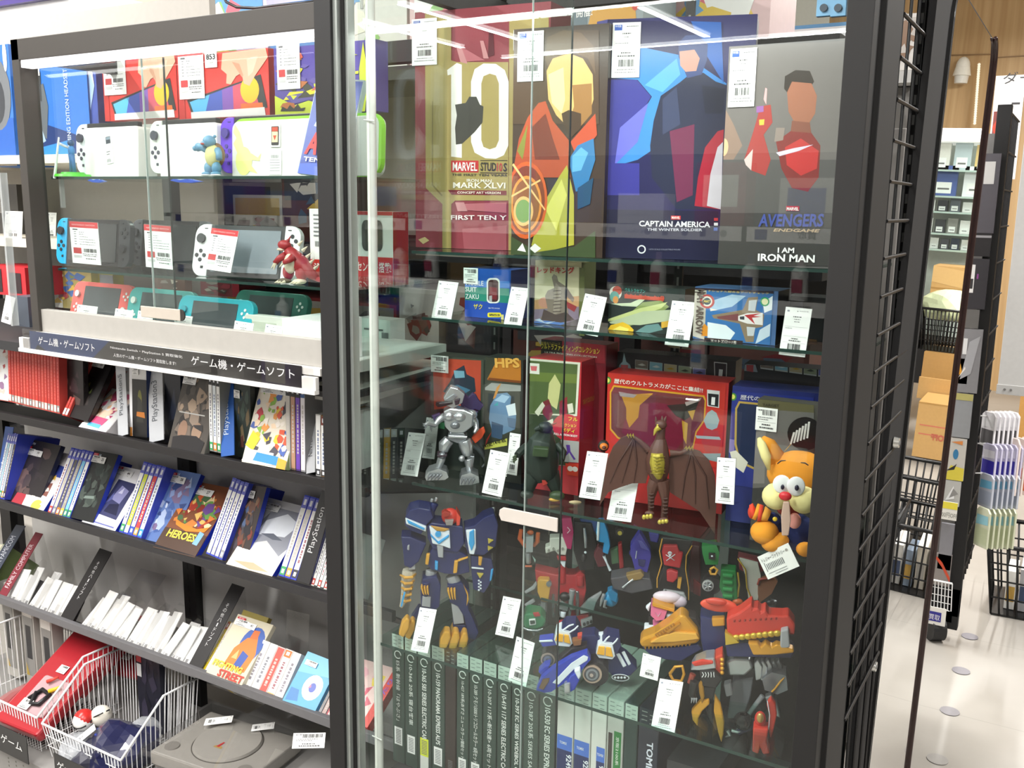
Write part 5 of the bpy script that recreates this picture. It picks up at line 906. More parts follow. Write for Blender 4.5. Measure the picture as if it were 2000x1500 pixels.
# =====================================================================
#  THIRD GLASS SHELF: boxes
# =====================================================================
t,m,w,h = bigbox('blister_pack','clear plastic pack with an orange red card, left on the third glass shelf','toy box',843,946,693,1.47,1.48,ZSC,.05,'#3a4038','#4c524a',yb=930)
apx(t,m,CE,[('#4c5248',[(580,35),(1000,40),(1000,900),(590,900)]),('#c4503a',[(610,75),(980,95),(975,430),(620,470)]),('#2f3d4a',[(690,330),(740,260),(780,170),(850,130),(870,200),(930,230),(940,330),(880,370),(760,400)]),('#7cb0c4',[(770,170),(850,175),(855,225),(780,230)]),('#4c7c98',[(720,300),(800,280),(900,320),(850,350),(740,345)]),('#28302c',[(640,470),(980,430),(970,900),(640,900)]),('#3f8a5c',[(640,560),(700,570),(700,620),(640,610)])],clip=CP(w,h))
tag_on(t,m,CE,600,733,62,178,107,kind='sticker')
t,m,w,h = bigbox('blister_pack','clear plastic pack with orange block letters and a pale blue mech picture','toy box',946,1018,697,1.46,1.465,ZSC,.05,'#2c302c','#3a3e3a',yb=938)
apx(t,m,CE,[('#3c3f34',[(1000,60),(1280,60),(1280,900),(1000,900)]),('#b8742c',[(1025,240),(1110,70),(1285,65),(1285,265),(1150,255)]),('#7c4420',[(1030,245),(1285,268),(1285,250),(1040,225)]),('#9a9c98',[(1000,300),(1060,265),(1285,285),(1285,330),(1100,330),(1010,320)]),('#6c8cac',[(1050,440),(1100,350),(1180,340),(1210,370),(1200,470),(1250,500),(1240,620),(1150,660),(1060,620),(1040,540)]),('#a8c4dc',[(1080,400),(1140,355),(1200,370),(1160,420)]),('#dfe8ee',[(1170,440),(1240,420),(1250,510),(1190,520)]),('#3c5470',[(1060,560),(1150,590),(1140,700),(1060,680)]),('#c88a3c',[(1100,300),(1135,265),(1090,380),(1070,390)]),('#4aa0a4',[(1075,440),(1110,410),(1110,440)]),('#566f8c',[(1180,530),(1250,540),(1240,620),(1190,600)]),('#cfd060',[(1000,740),(1180,690),(1180,745),(1000,775)]),('#b83c34',[(920,760),(1060,640),(1020,700),(940,760)])],clip=CP(w,h))
tpx(t,m,CE,'HPS',(1090,150),(1280,150),75,'#e0a84c',bold=.04,y=-.0018); tpx(t,m,CE,'MS史14年戦',(1002,765),(1175,715),34,'#2c2e1c',bold=.01,y=-.0018)
t,m,w,h = bigbox('header_card_box','black and red box top reading in yellow Japanese, above the green window box','toy box',1052,1176,662,1.518,1.518,ZSC,.05,'#8e2c38','#7a2430',yb=935)
apx(t,m,CE,[('#1f1c1c',[(1420,-70),(1600,-60),(1600,90),(1420,60)]),('#a8303c',[(1600,-60),(1930,-40),(1930,120),(1600,90)])],clip=CP(w,h))
tpx(t,m,CE,'ウルトラファイティングコレクション',(1440,5),(1890,48),48,'#f0dc4c',bold=.02,y=-.0018); tpx(t,m,CE,'ULTRA FIGHTING COLLECTION',(1470,36),(1868,75),13,'#e0dcd0',bold=.02,y=-.0018); tpx(t,m,CE,'新標本シリーズ',(1440,-30),(1590,-22),22,'#b8a84c',bold=.005,y=-.0018)
t,m,w,h = bigbox('window_box','red window box with a green interior and a white boned figure printed in it','toy box',1031,1129,697,1.455,1.46,ZSC,.06,'#c4343c','#a82a34',yb=948)
apx(t,m,CE,[('#1f1a1c',[(1282,90),(1340,60),(1340,500),(1300,800),(1280,800)]),('#dcd8c8',[(1330,75),(1740,110),(1715,520),(1640,525),(1640,900),(1320,880)]),('#55643a',[(1338,92),(1720,125),(1700,505),(1330,500)]),('#6c7a3c',[(1338,180),(1715,200),(1712,270),(1336,250)]),('#3a4430',[(1330,500),(1640,520),(1650,900),(1322,870)]),('#cfc88c',[(1500,270),(1545,200),(1590,280),(1575,390),(1560,470),(1520,440),(1490,380)]),('#7c2c34',[(1455,410),(1500,390),(1530,500),(1500,560),(1450,500)]),('#8c3038',[(1580,410),(1640,370),(1640,500),(1580,520)]),('#dcd8c4',[(1390,490),(1450,410),(1470,440),(1420,520)]),('#dcd8c4',[(1640,430),(1680,420),(1690,490),(1650,500)]),('#e0dccc',[(1480,560),(1530,540),(1540,620),(1500,640)]),
   ('e','#c8323c',1645,610,120,105),('#a8a6a4',[(1590,700),(1770,720),(1750,880),(1620,870)]),('#5c3a90',[(1630,740),(1660,740),(1665,790),(1705,850),(1690,855),(1655,800),(1620,835),(1602,830),(1640,790)]),('#d0402c',[(1625,880),(1750,890),(1735,985),(1640,970)]),('e','#e8dcd4',1663,922,22,20),('e','#e8dcd4',1700,926,22,20),('#e8e4da',[(1342,112),(1427,118),(1427,200),(1342,192)]),('#d86a70',[(1358,135),(1410,138),(1405,175),(1365,172)])],clip=CP(w,h))
for s_,a,b_,hh in (('フル',(1650,552),(1722,560),28),('アクション',(1600,598),(1712,606),26),('ボディ',(1598,642),(1700,650),34)): tpx(t,m,CE,s_,a,b_,hh,'#e8d83c',bold=.015,y=-.0020)
tpx(t,m,CE,'FULL ACTION BODY',(1540,662),(1722,682),17,'#f2e8e0',bold=.03,y=-.0020)
b = B(); x0 = w+.0004
t2 = text(t,'ウルトラ コレクション',0,0,.010,'#c8a040',bold=.01,w=.05); t2.matrix_local = Matrix.Translation((w+.0008,.008,h*.68)) @ Matrix.Rotation(math.pi/2,4,'Z')
CRIMS = '#8a2c44'
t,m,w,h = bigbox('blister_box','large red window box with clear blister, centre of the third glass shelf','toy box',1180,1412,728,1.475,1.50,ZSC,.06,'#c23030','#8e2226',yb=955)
apx(t,m,CF,[('#c9362c',[(95,165),(915,240),(880,800),(90,720)]),('#d8a030',[(140,290),(165,245),(770,315),(782,345),(775,480),(720,560),(690,700),(240,620),(190,600),(140,540)]),('#7c3a3c',[(150,295),(170,258),(760,325),(772,350),(764,478),(710,555),(684,700),(240,610),(196,590),(150,535)]),(CRIMS,[(300,420),(350,370),(450,360),(560,380),(640,440),(640,600),(580,680),(320,640),(220,560),(240,480)]),('#d8982c',[(215,310),(430,300),(340,380),(330,460),(270,530),(250,470),(250,400)]),('#3a3834',[(520,380),(640,370),(740,340),(700,440),(640,480),(580,450)]),('#d8a840',[(660,420),(710,410),(690,480)]),('#d8a840',[(620,480),(660,500),(650,640),(630,600)]),('#b8a8a8',[(200,290),(320,310),(300,330),(210,320)]),('#c9b8b4',[(640,360),(750,330),(740,350),(650,385)]),
   ('#dfe0e0',[(788,275),(872,285),(868,398),(790,385)]),('#26282c',[(794,300),(866,308),(862,392),(796,380)]),('#9fb0b4',[(765,480),(790,430),(820,410),(850,430),(870,480),(855,530),(820,545),(785,530)]),('#b8403c',[(770,540),(860,550),(880,620),(860,700),(780,690),(750,620)]),('#a8b4b8',[(710,580),(870,590),(880,610),(720,600)]),('#8fa0a4',[(700,700),(880,700),(870,760),(780,740)]),('e','#4c8c3c',127,214,23,25),('e','#e6e06c',127,214,13,15)],clip=CP(w,h))
tpx(t,m,CF,'歴代のウルトラメカがここに集結!!',(170,232),(760,296),32,'#f2ece4',bold=.012,y=-.0020); tpx(t,m,CF,'1',(816,375),(840,378),52,'#f2f2f2',bold=.04,y=-.0022)
b = B(); P = [locp(m,CF[0]+x/CF[2],CF[1]+y_/CF[2]) for x,y_ in [(160,290),(760,330),(760,480),(700,560),(680,690),(250,610),(160,530)]]; b.prism(P,-.012,-.0015,FILM); b.done('clear_blister',t,bev=.003)
def header(xl,xr,tly,YL,lab,seed,sc,off):
    t,m,w,h = bigbox('header_card_box',lab,'toy box',xl,xr,tly,YL,YL+.02,ZSC,.05,'#201d20','#1a181a',yb=955)
    its = [('#8a949c',[(190+off,150),(205+off,110),(225+off,90),(235+off,30),(250+off,90),(275+off,110),(290+off,160)]),('#a83c40',[(215+off,110),(262+off,112),(260+off,160),(215+off,150)])]
    for i,c in enumerate(('#7c6a60','#8cc0d4','#c0b088','#98a084','#6a6ab0')):
        x = 310+i*96+off; y_ = 76+i*13; its += [('#c8c8c4',[(x,y_),(x+86,y_+10),(x+84,y_+72),(x-2,y_+60)]),(c,[(x+2,y_+2),(x+84,y_+11),(x+82,y_+62),(x,y_+52)]),(['#d8d0c8','#e8eef0','#c8a030','#3c4438','#2c2c40'][i],[(x+15,y_+35),(x+45,y_+25),(x+70,y_+38),(x+45,y_+42)])]
    apx(t,m,sc,its,clip=CP(w,h)); return t,m,w,h
t,m,w,h = header(1197,1423,687,1.565,'black header card box with five small plane photos behind the red window box',1,CF,0)
apx(t,m,CF,[('#d8d8d8',[(835,90),(922,98),(918,218),(838,205)]),('#201d28',[(840,96),(917,104),(913,212),(843,200)])],name='number_frame',y=-.0014,clip=CP(w,h)); tpx(t,m,CF,'1',(865,190),(890,193),52,'#f2f2f2',bold=.04,y=-.0022); tpx(t,m,CF,'!!歴代ラブ1号もよくぞイレイかわい方機',(350,28),(650,52),22,'#6a6458',bold=.005,y=-.0016)
t,m,w,h = bigbox('blister_box','blue space window box right of the large red one, partly behind the orange plush toy','toy box',1419,1600,754,1.475,1.49,ZSC,.06,'#2c3478','#1f2448',yb=965)
apx(t,m,CF,[('#2f3a8c',[(920,280),(1500,330),(1500,1000),(900,900)]),('#4a3f88',[(910,420),(980,440),(970,600),(905,590)]),('#8c7cb8',[(905,600),(970,610),(970,700),(905,690)]),('#c0a050',[(975,400),(1000,352),(1500,400),(1500,1000),(1000,760),(970,640)]),('#243050',[(988,405),(1008,366),(1500,415),(1500,980),(1010,750),(984,636)]),('#e6e0d0',[(940,690),(980,680),(1060,760),(1030,830),(960,780)]),('e','#4c8c3c',960,323,24,26),('e','#e6e06c',960,323,14,16)],clip=CP(w,h))
tpx(t,m,CF,'歴代の',(1010,340),(1140,352),32,'#dcd8e0',bold=.012,y=-.0020)
t,m,w,h = header(1440,1640,710,1.55,'black header card box with plane photos behind the blue window box',2,CF,835)
t,m,w,h = bigbox('blister_pack','olive and black hanging pack with a price sticker, behind the orange plush toy','toy box',1468,1590,778,1.405,1.405,ZSC,.03,'#4c4a44','#3a3834',yb=985)
apx(t,m,CF,[('#5c583c',[(1100,335),(1500,370),(1500,430),(1095,400)]),('#1c1a1c',[(1110,290),(1500,320),(1500,372),(1105,335)]),('#6a6864',[(1095,400),(1500,430),(1500,900),(1075,930)]),('#3c3c3a',[(1080,930),(1500,900),(1500,1100),(1075,1050)]),('#84807c',[(1110,560),(1180,540),(1170,900),(1095,900)])],clip=CP(w,h))
tag_on(t,m,CF,1110,1262,405,540,108,kind='sticker'); tpx(t,m,CF,'TARGET',(1158,385),(1270,392),18,'#33301f',bold=.02)
SHC = 'white price cards on the third glass shelf'
for q,Y,lab,sd in ((((782,927),(815,931),(798,844)),1.385,'white price card left of the silver robot',211),(((824,894),(848,897),(833,815)),1.45,'white price card tucked behind the silver robot',212),(((941,962),(979,971),(958,878)),1.378,'white price card standing right of the silver robot',213),(((988,925),(1009,929),(996,845)),1.44,'narrow white price card behind the dark green creature',214),
                       (((1131,971),(1172,977),(1147,881)),1.378,'white price card left of the brown winged creature',215),(((1185,1014),(1232,1020),(1204,916)),1.372,'white price card right before the brown wing, nearest the shelf edge',216),(((1397,982),(1433,986),(1401,893)),1.385,'white price card right of the brown winged creature',217)):
    clamp_card(q,Y,lab,'card',sd,group=SHC)
# =====================================================================
#  TOYS (plain generic stand-ins in the photo's poses and colours)
# =====================================================================
SI = ('#c9ccd0',.28,.75); SID = ('#8f9298',.3,.6); PU = ('#3c2f58',.4); YG = ('#d8a03c',.35,.1); NV = ('#232a5c',.3); CHR = ('#b8bcc2',.2,.9)
ZC = ZSC+.0005
toy('armoured_robot_toy','silver armoured toy robot with a black cannon and purple fins, on the third glass shelf','toy robot',(760,1010),1.40,CE,[
    ('head',[('p',SI,[(690,385),(720,335),(745,298),(800,312),(855,355),(835,420),(765,462),(715,440)],-.012,.014),('p',SID,[(700,395),(770,350),(800,370),(740,420)],-.016,-.010),('p','#2c2a34',[(775,400),(820,385),(810,430),(780,440)],-.0165,-.01)]),
    ('cannon',[('t','#1d1b1f',[(642,432),(700,425),(760,412)],[22,20,16],-.014),('w','#0a0a0a',645,432,14,-.022,-.012)]),
    ('fins',[('p',PU,[(820,380),(850,345),(880,380),(915,345),(940,360),(960,400),(1000,440),(970,480),(930,470),(880,490),(825,450)],.008,.022),('p',PU,[(840,440),(900,470),(960,490),(920,520),(850,490)],.004,.018),('p',PU,[(600,520),(660,500),(680,520),(620,560)],.0,.01)]),
    ('torso',[('p',SI,[(690,485),(740,460),(850,472),(925,505),(915,600),(850,650),(745,650),(700,600)],-.016,.018),('e',SI,735,520,48,42,-.012),('e',SI,815,525,50,42,-.012),('e',SID,780,590,40,30,-.014)],.004),
    ('waist',[('p',SID,[(740,645),(850,650),(870,700),(800,730),(720,700)],-.012,.014),('p',SI,[(730,668),(875,675),(870,692),(728,688)],-.016,.016)]),
    ('arm',[('t',SI,[(700,520),(655,550),(620,590),(570,575),(540,595)],[30,26,20,18,12],[0,-.004,-.010,-.02,-.026]),('t',SID,[(560,590),(530,575)],[6,2],-.028),('t',SID,[(560,600),(540,620)],[6,2],-.028),('t',SID,[(590,600),(600,640)],[7,2],-.024)]),
    ('arm',[('t',SI,[(900,520),(935,565),(945,620),(925,650)],[36,26,20,12],[0,0,-.006,-.012]),('e',SI,905,510,46,40,-.004)]),
    ('tail',[('t',SID,[(900,720),(960,770),(1005,830),(1015,880),(985,910)],[30,24,18,12,6],[.03,.04,.045,.04,.035])]),
    ('orange_blade',[('p','#d8502c',[(905,690),(935,640),(1000,602),(1012,640),(985,690),(935,732)],.002,.008)]),
    ('leg',[('t',SI,[(735,700),(700,740),(690,790)],[44,50,36],-.006),('t',SI,[(690,810),(675,850),(650,920),(645,950)],[26,32,24,20],[-.004,-.01,-.006,0]),('e',SID,682,822,30,26,-.016),('p','#3c2f38',[(640,820),(720,815),(715,835),(645,838)],-.022,.01)]),
    ('leg',[('t',SI,[(850,705),(865,750),(878,820)],[50,54,40],-.008),('t',SI,[(880,850),(890,900),(890,960)],[36,32,22],[-.008,-.01,-.004]),('e',SI,830,845,24,24,-.02),('p',SID,[(870,820),(930,830),(920,900),(880,880)],-.012,.01)]),
    ('foot',[('p',SI,[(550,990),(575,950),(650,925),(715,950),(730,990),(700,1010),(560,1015)],-.024,.02),*[('t',SID,[(600+i*26,970),(578+i*26,990),(570+i*26,1012)],[9,9,3],-.030) for i in range(4)]],.004),
    ('foot',[('p',SI,[(815,1020),(830,975),(900,955),(960,985),(965,1030),(900,1048),(815,1050)],-.028,.02),*[('t',SID,[(845+i*28,1000),(832+i*28,1020),(826+i*28,1045)],[9,9,3],-.034) for i in range(4)]],.004)],z=ZC)
DG = ('#26302a',.45); DG2 = ('#3c4c30',.45)
toy('dark_creature_toy','dark green and black toy creature standing before the red window box','toy creature',(1450,1170),1.405,CE,[
    ('body',[('t',DG,[(1480,640),(1450,720),(1440,820),(1450,920),(1480,1000)],[60,110,140,130,90],[.01,0,0,0,0]),('p',DG2,[(1380,760),(1500,770),(1490,840),(1370,830)],-.045,-.03)],.002),
    ('head',[('e',DG,1470,610,60,50,0),('t',DG,[(1430,610),(1390,625)],[26,14],-.016),('t','#8a3a30',[(1510,590),(1560,570)],[10,3],0)]),
    ('arm',[('t',DG,[(1330,760),(1285,790),(1255,820)],[40,32,26],[0,-.01,-.02]),*[('t',DG2,[(1250,820+i*14),(1225,835+i*18),(1235,872+i*6)],[9,7,2],-.024) for i in range(3)]]),
    ('arm',[('t',DG,[(1560,740),(1610,800),(1600,860)],[36,28,20],[0,-.01,-.02])]),
    ('leg',[('t',DG,[(1400,940),(1360,1020),(1340,1090)],[70,56,44],0),('e',DG,1330,1120,52,34,-.010)]),
    ('leg',[('t',DG,[(1510,960),(1540,1040),(1560,1100)],[70,54,40],0),('e',DG2,1560,1130,60,40,-.010),('e',YG,1540,1160,44,16,-.014)]),
    ('spike',[('p','#b83a30',[(1438,960),(1450,1060),(1490,1040)],-.022,-.014)]),
    ('round_base',[('e','#c9b48c',1700,1180,50,14,-.01)])],z=ZC)
BRW = ('#5e3d34',.5); BR2 = ('#4c302a',.5); GLD = ('#c9b64c',.3,.35)
toy('winged_creature_toy','brown winged toy creature with a ribbed gold chest and spread wings','toy creature',(455,1150),1.395,CF,[
    ('wing',[('p',BRW,[(390,660),(310,590),(270,578),(215,600),(160,660),(125,740),(105,860),(70,1050),(130,960),(200,930),(290,900),(380,900),(410,780)],.004,.011),*[('t',BR2,[(300,600),(200+i*60,760),(140+i*80,900)],[8,5,2],.003) for i in range(3)],('t',BRW,[(400,680),(340,620),(290,585)],[24,16,12],.002)],.002),
    ('wing',[('p',BRW,[(545,690),(610,690),(655,665),(740,690),(800,750),(840,850),(850,1040),(838,1240),(800,1180),(740,1090),(650,1030),(540,960),(530,800)],.004,.011),*[('t',BR2,[(680,690),(640+i*70,850),(620+i*90,1010+i*30)],[8,5,2],.003) for i in range(3)],('t',BRW,[(540,700),(610,700),(665,675)],[26,16,12],.002)],.002),
    ('claw',[*[('t',GLD,[(255+i*18,585),(258+i*18,570),(265+i*18,598)],[5,5,2],-.004) for i in range(3)]]),('claw',[*[('t',GLD,[(640+i*20,670),(648+i*20,652),(655+i*20,680)],[5,5,2],-.004) for i in range(3)]]),
    ('body',[('t',BRW,[(480,600),(470,660),(462,740),(462,820),(470,890)],[34,60,82,74,48],0)],.001),
    ('chest',[('t',GLD,[(455,700),(457,760),(462,830),(468,870)],[40,52,40,16],-.014),*[('t','#8c7c30',[(412,722+i*22),(458,730+i*22),(508,722+i*22)],[3,4,3],[-.016,-.030,-.016]) for i in range(6)]]),
    ('neck',[('t',BRW,[(470,650),(478,580),(485,530)],[44,30,28],0)]),
    ('head',[('e',BRW,480,510,40,32,-.004),('t',GLD,[(470,525),(445,548),(432,582)],[22,14,3],-.010),('t',BRW,[(450,490),(445,455)],[12,2],0),('t',BRW,[(490,480),(488,450)],[14,2],0),('t',BRW,[(505,485),(515,452)],[13,2],0),('e','#f0d860',458,512,6,5,-.014)]),
    ('leg',[('t',BRW,[(445,880),(425,930),(415,1000),(412,1080)],[46,40,24,18],0),*[('t',BR2,[(398,970+i*22),(416,974+i*22),(434,970+i*22)],[5,6,5],-.010) for i in range(5)]]),
    ('leg',[('t',BRW,[(490,880),(500,940),(508,1020),(498,1130)],[46,40,24,20],-.004),*[('t',BR2,[(490,1000+i*24),(508,1004+i*24),(526,1000+i*24)],[5,6,5],-.014) for i in range(5)]]),
    ('foot',[('e',BRW,405,1100,34,18,-.010),*[('e',GLD,368+i*22,1125-i*3,14,18,-.020) for i in range(3)]]),('foot',[('e',BRW,500,1145,34,18,-.014),*[('e',GLD,472+i*22,1158-i*3,14,16,-.024) for i in range(3)]])],z=ZC)
toy('flame_part_toy','small orange and black oval toy piece beside the brown wing','toy part',(100,700),1.42,CF,[('shell',[('e','#2c2422',98,650,38,40,0),('e','#e07a28',100,655,28,24,-.008),('e','#5a2c20',102,662,14,12,-.014)]),('stand',[('t','#2c2422',[(98,680),(98,1010)],[4,4],.002)])],z=ZC)
PO = ('#e8982c',.95); PC = ('#ecdf9c',.95); PB = ('#27346e',.9)
toy('plush_toy','orange plush animal with big white eyes, red nose and blue dungarees','plush toy',(1300,1340),1.335,CF,[
    ('head',[('e',PO,1400,840,215,165,0,130),('e',PC,1250,985,95,90,-.05),('e',PC,1430,1010,95,90,-.055)],0),
    ('ear',[('t',PO,[(1250,800),(1235,720),(1190,640),(1150,600)],[50,70,55,26],[.01,.0,0,0]),('t',PC,[(1200,810),(1180,720),(1150,640),(1135,600)],[10,34,30,14],[-.02,-.022,-.018,-.012])],0),
    ('eye',[('e',('#f4f4f4',.3),1285,905,58,62,-.066,14),('e','#2a2a3c',1290,925,12,18,-.072,8)]),('eye',[('e',('#f4f4f4',.3),1380,920,58,66,-.070,14),('e','#2a2a3c',1385,930,14,20,-.076,8)]),
    ('nose',[('e','#d02c34',1308,985,42,30,-.080,24)]),('eyebrow',[('t','#2c2422',[(1255,770),(1280,750),(1312,748)],[4,5,3],-.058)]),('eyebrow',[('t','#2c2422',[(1410,762),(1440,765),(1462,780)],[3,5,4],-.060)]),
    ('mouth',[('e','#8c2c24',1330,1075,80,50,-.03,40),('e','#e89a90',1370,1150,44,55,-.045,20)]),('tongue_strap',[('p',('#c9a898',.9),[(1295,1025),(1335,1025),(1345,1150),(1330,1250),(1285,1250),(1280,1120)],-.085,-.080)]),
    ('body',[('e',PB,1370,1220,150,130,.0,110),('e',PB,1220,1140,60,50,-.02),('e','#e8c83c',1240,1138,16,16,-.044,8)],0),
    ('arm',[('t',('#d8442c',.9),[(1080,1090),(1105,1085)],[48,56],-.03),('t',PO,[(1105,1085),(1130,1095)],[57,58],-.03),('t',('#d8442c',.9),[(1130,1095),(1155,1100)],[59,56],-.03),('t',('#e0a040',.9),[(1155,1100),(1200,1120)],[55,40],-.03),('e',('#d8442c',.9),1085,1090,26,48,-.03)],0),
    ('foot',[('e',PO,1170,1225,95,85,-.03),('e',PO,1240,1290,95,65,-.03,80,20)],0),('foot',[('e',PO,1440,1340,60,50,-.03)],0)],z=ZC)
toy('round_hang_tag','round black card tag with white writing behind the plush toy','tag',(1420,690),1.385,CF,[('card',[('w','#161416',1440,570,118,.0,.0012)],0),('print',[('p','#e8e6e2',[(1360+i*20,560-i*14),(1374+i*20,560-i*14),(1350+i*22,640-i*8),(1338+i*22,640-i*8)],-.0004,0) for i in range(6)],0),('string',[('t','#d8a03c',[(1345,640),(1300,690)],[2,2],-.001)],0)])
m_,w_,h_ = rect3((1500,1132),(1561,1106),(1480,1090),1.30,1.275)
t = thing('paper_hang_tag','tilted white paper tag hanging below the plush toy, over the shelf edge','tag',m_)
B().box(0,w_,0,.0008,0,h_*1.05,'#f2f1ee').done('paper',t)
art(t,w_,h_,[('e','#a09c96',.88,.82,.04,.06),('r','#6c6c70',.1,.3,.12,.7)] + [('r','#55555a',.16+i*.05,.36,.18+i*.05,.62) for i in range(11)] + [('r','#8a8a8e',.12,.2,.7,.22),('r','#8a8a8e',.3,.1,.7,.12)],'print')
text(t,'トレジャーファクトリー',w_*.08,h_*.72,h_*.18,'#3c3c40',w=w_*.74,bold=.005)
# ---- fourth shelf (deep): blue robot ----
ZD = ZSD+.0005; ZE = ZSE+.0005
WB = ('#dfe6ee',.3); SB = ('#3a9cd8',.3); GYR = ('#a3a4a8',.4)
toy('blue_robot_toy','tall navy toy robot with orange claw feet and a gold drill arm','toy robot',(620,1205),1.34,CG,[
    ('head',[('e','#c8382c',742,190,66,64,-.01,50),('p','#8c8480',[(700,225),(770,220),(760,262),(712,262)],-.030,-.012),('p','#a03024',[(675,170),(700,150),(745,165),(735,190),(690,200)],-.026,-.01),('p','#d84a38',[(790,150),(822,200),(815,260),(790,265)],-.02,.012)]),
    ('chest',[('p',NV,[(560,270),(600,240),(840,270),(850,400),(800,470),(610,440),(570,360)],-.022,.026),('p',WB,[(582,268),(660,290),(738,300),(745,440),(690,420),(605,400)],-.028,-.020),('p',SB,[(588,320),(650,385),(732,330),(735,350),(655,408),(592,345)],-.030,-.027),('w',SB,650,328,22,-.031,-.026),('p','#b88a3c',[(590,262),(740,288),(700,308),(640,305)],-.030,-.026)],.002),
    ('shoulder',[('p',NV,[(400,200),(430,145),(500,125),(590,140),(615,200),(560,260),(520,330),(440,300),(395,260)],-.024,.024),('p',WB,[(398,205),(560,270),(555,310),(405,250)],-.029,-.022),('p',SB,[(410,215),(550,285),(540,298),(420,245)],-.031,-.028)],.002),
    ('shoulder',[('p',NV,[(850,280),(930,260),(1000,200),(1080,170),(1110,260),(1090,420),(1000,490),(880,480),(850,400)],-.016,.026),('p',WB,[(862,300),(938,295),(940,430),(925,485),(890,480),(868,350)],-.022,-.014),('p',SB,[(890,310),(925,290),(930,400),(905,460),(885,400)],-.024,-.021),('p',GLD,[(1030,360),(1078,375),(1035,405)],-.020,-.012),('p',GLD,[(1030,418),(1074,432),(1032,458)],-.020,-.012)],.002),
    ('launcher',[('t',NV,[(590,210),(600,150),(625,90)],[34,26,30],.01),('t',SI,[(600,80),(605,55)],[13,11],.01),('t',SI,[(630,75),(640,45)],[13,11],.01)]),('launcher',[('t',NV,[(1050,230),(1060,180)],[50,34],.02),('t',SI,[(1050,170),(1030,140)],[16,14],.02),('t',SI,[(1070,160),(1075,120)],[14,12],.02)]),
    ('arm',[('p',NV,[(365,345),(440,350),(560,400),(500,540),(440,590),(390,570),(380,450)],-.02,.02),('p',GYR,[(415,415),(432,410),(430,455),(412,450)],-.024,-.018),('p',GYR,[(425,540),(470,535),(478,600),(420,605)],-.018,.018)],.002),
    ('drill',[('t',('#b8b0a0',.35),[(430,600),(425,660),(410,760),(385,850),(365,885)],[52,56,44,26,14],-.004),*[('t',YG,[(430-68+i*5,640+i*48),(430-30,660+i*46),(430+20-i*4,656+i*44),(430+48-i*12,630+i*48)],[8,12,12,8],[-.008,-.036+i*.004,-.034+i*.004,-.008]) for i in range(5)],('p',SB,[(385,780),(400,775),(375,880),(362,884)],-.030,-.024)]),
    ('arm',[('p',NV,[(900,490),(1060,520),(1080,620),(1040,720),(1000,780),(920,750),(905,620)],-.014,.022),('p',WB,[(905,580),(1000,590),(1000,600),(905,592)],-.017,-.012),('p',YG,[(960,500),(990,505),(980,570),(958,566)],-.018,-.012),('p',GLD,[(945,625),(1000,630),(970,670)],-.018,-.012),*[('p',WB,[(955+(i % 2)*14,680+i*12),(970+(i % 2)*14,680+i*12),(970+(i % 2)*14,692+i*12),(955+(i % 2)*14,692+i*12)],-.017,-.012) for i in range(7)],('p',SB,[(1055,600),(1075,590),(1060,680),(1045,690)],-.016,-.01)],.002),
    ('waist',[('p',NV,[(610,420),(800,450),(880,500),(890,620),(800,640),(700,630),(600,600),(560,560),(580,480)],-.018,.024),('p',GYR,[(640,410),(690,415),(690,510),(650,505)],-.026,-.016),('p',YG,[(560,482),(588,478),(575,565),(550,560)],-.024,-.016),('p',YG,[(775,535),(805,530),(795,625),(765,630)],-.024,-.016),('p',YG,[(800,525),(880,500),(880,512),(805,540)],-.024,-.018),('p',SB,[(625,535),(650,540),(648,605),(625,600)],-.024,-.016)],.002),
    ('leg',[('t',GYR,[(600,600),(590,660)],[46,40],0),('p',NV,[(530,670),(640,650),(670,720),(660,880),(600,940),(520,900),(515,760)],-.018,.022),('p',GYR,[(530,800),(595,810),(590,890),(525,880)],-.022,-.014),*[('p',YG,[(515+i*22,735),(530+i*22,725),(545+i*18,800),(530+i*18,785)],-.030,-.016) for i in range(3)],('t',NV,[(560,690),(550,800)],[34,26],-.016)],.002),
    ('leg',[('t',GYR,[(750,640),(790,720)],[50,50],0),('p',NV,[(720,720),(830,700),(890,760),(880,900),(920,980),(960,1080),(930,1140),(880,1120),(850,960),(800,880),(740,850)],-.016,.024),('p',GYR,[(750,860),(830,870),(850,1010),(770,1020)],-.014,.02),*[('p',YG,[(718+i*24,762),(735+i*24,755),(750+i*18,835),(738+i*18,822)],-.030,-.014) for i in range(3)],('p',YG,[(845,720),(880,780),(885,830),(868,880),(872,800)],-.022,-.012)],.002),
    ('leg_blade',[('p',NV,[(440,980),(500,890),(520,900),(480,990)],-.004,.018),('p',NV,[(760,1020),(860,1020),(870,1080),(780,1080)],-.01,.03)],.002),
    ('foot',[*[('p',YG,[(345+i*50,1100+i*18),(370+i*46,1010+i*16),(410+i*40,965+i*14),(432+i*44,985+i*14),(430+i*40,1050+i*16),(385+i*46,1125+i*16)],-.040+i*.012,-.020+i*.012) for i in range(2)]],.003),
    ('foot',[('p',YG,[(770,1035),(860,1040),(890,1160),(800,1180),(740,1090)],.0,.03),*[('p',YG,[(655+i*72,1200+i*12),(665+i*72,1130+i*8),(700+i*72,1070+i*4),(740+i*66,1075+i*6),(750+i*66,1120+i*8),(715+i*70,1205+i*14)],-.055+i*.004,-.030+i*.004) for i in range(3)]],.003)],z=ZD)
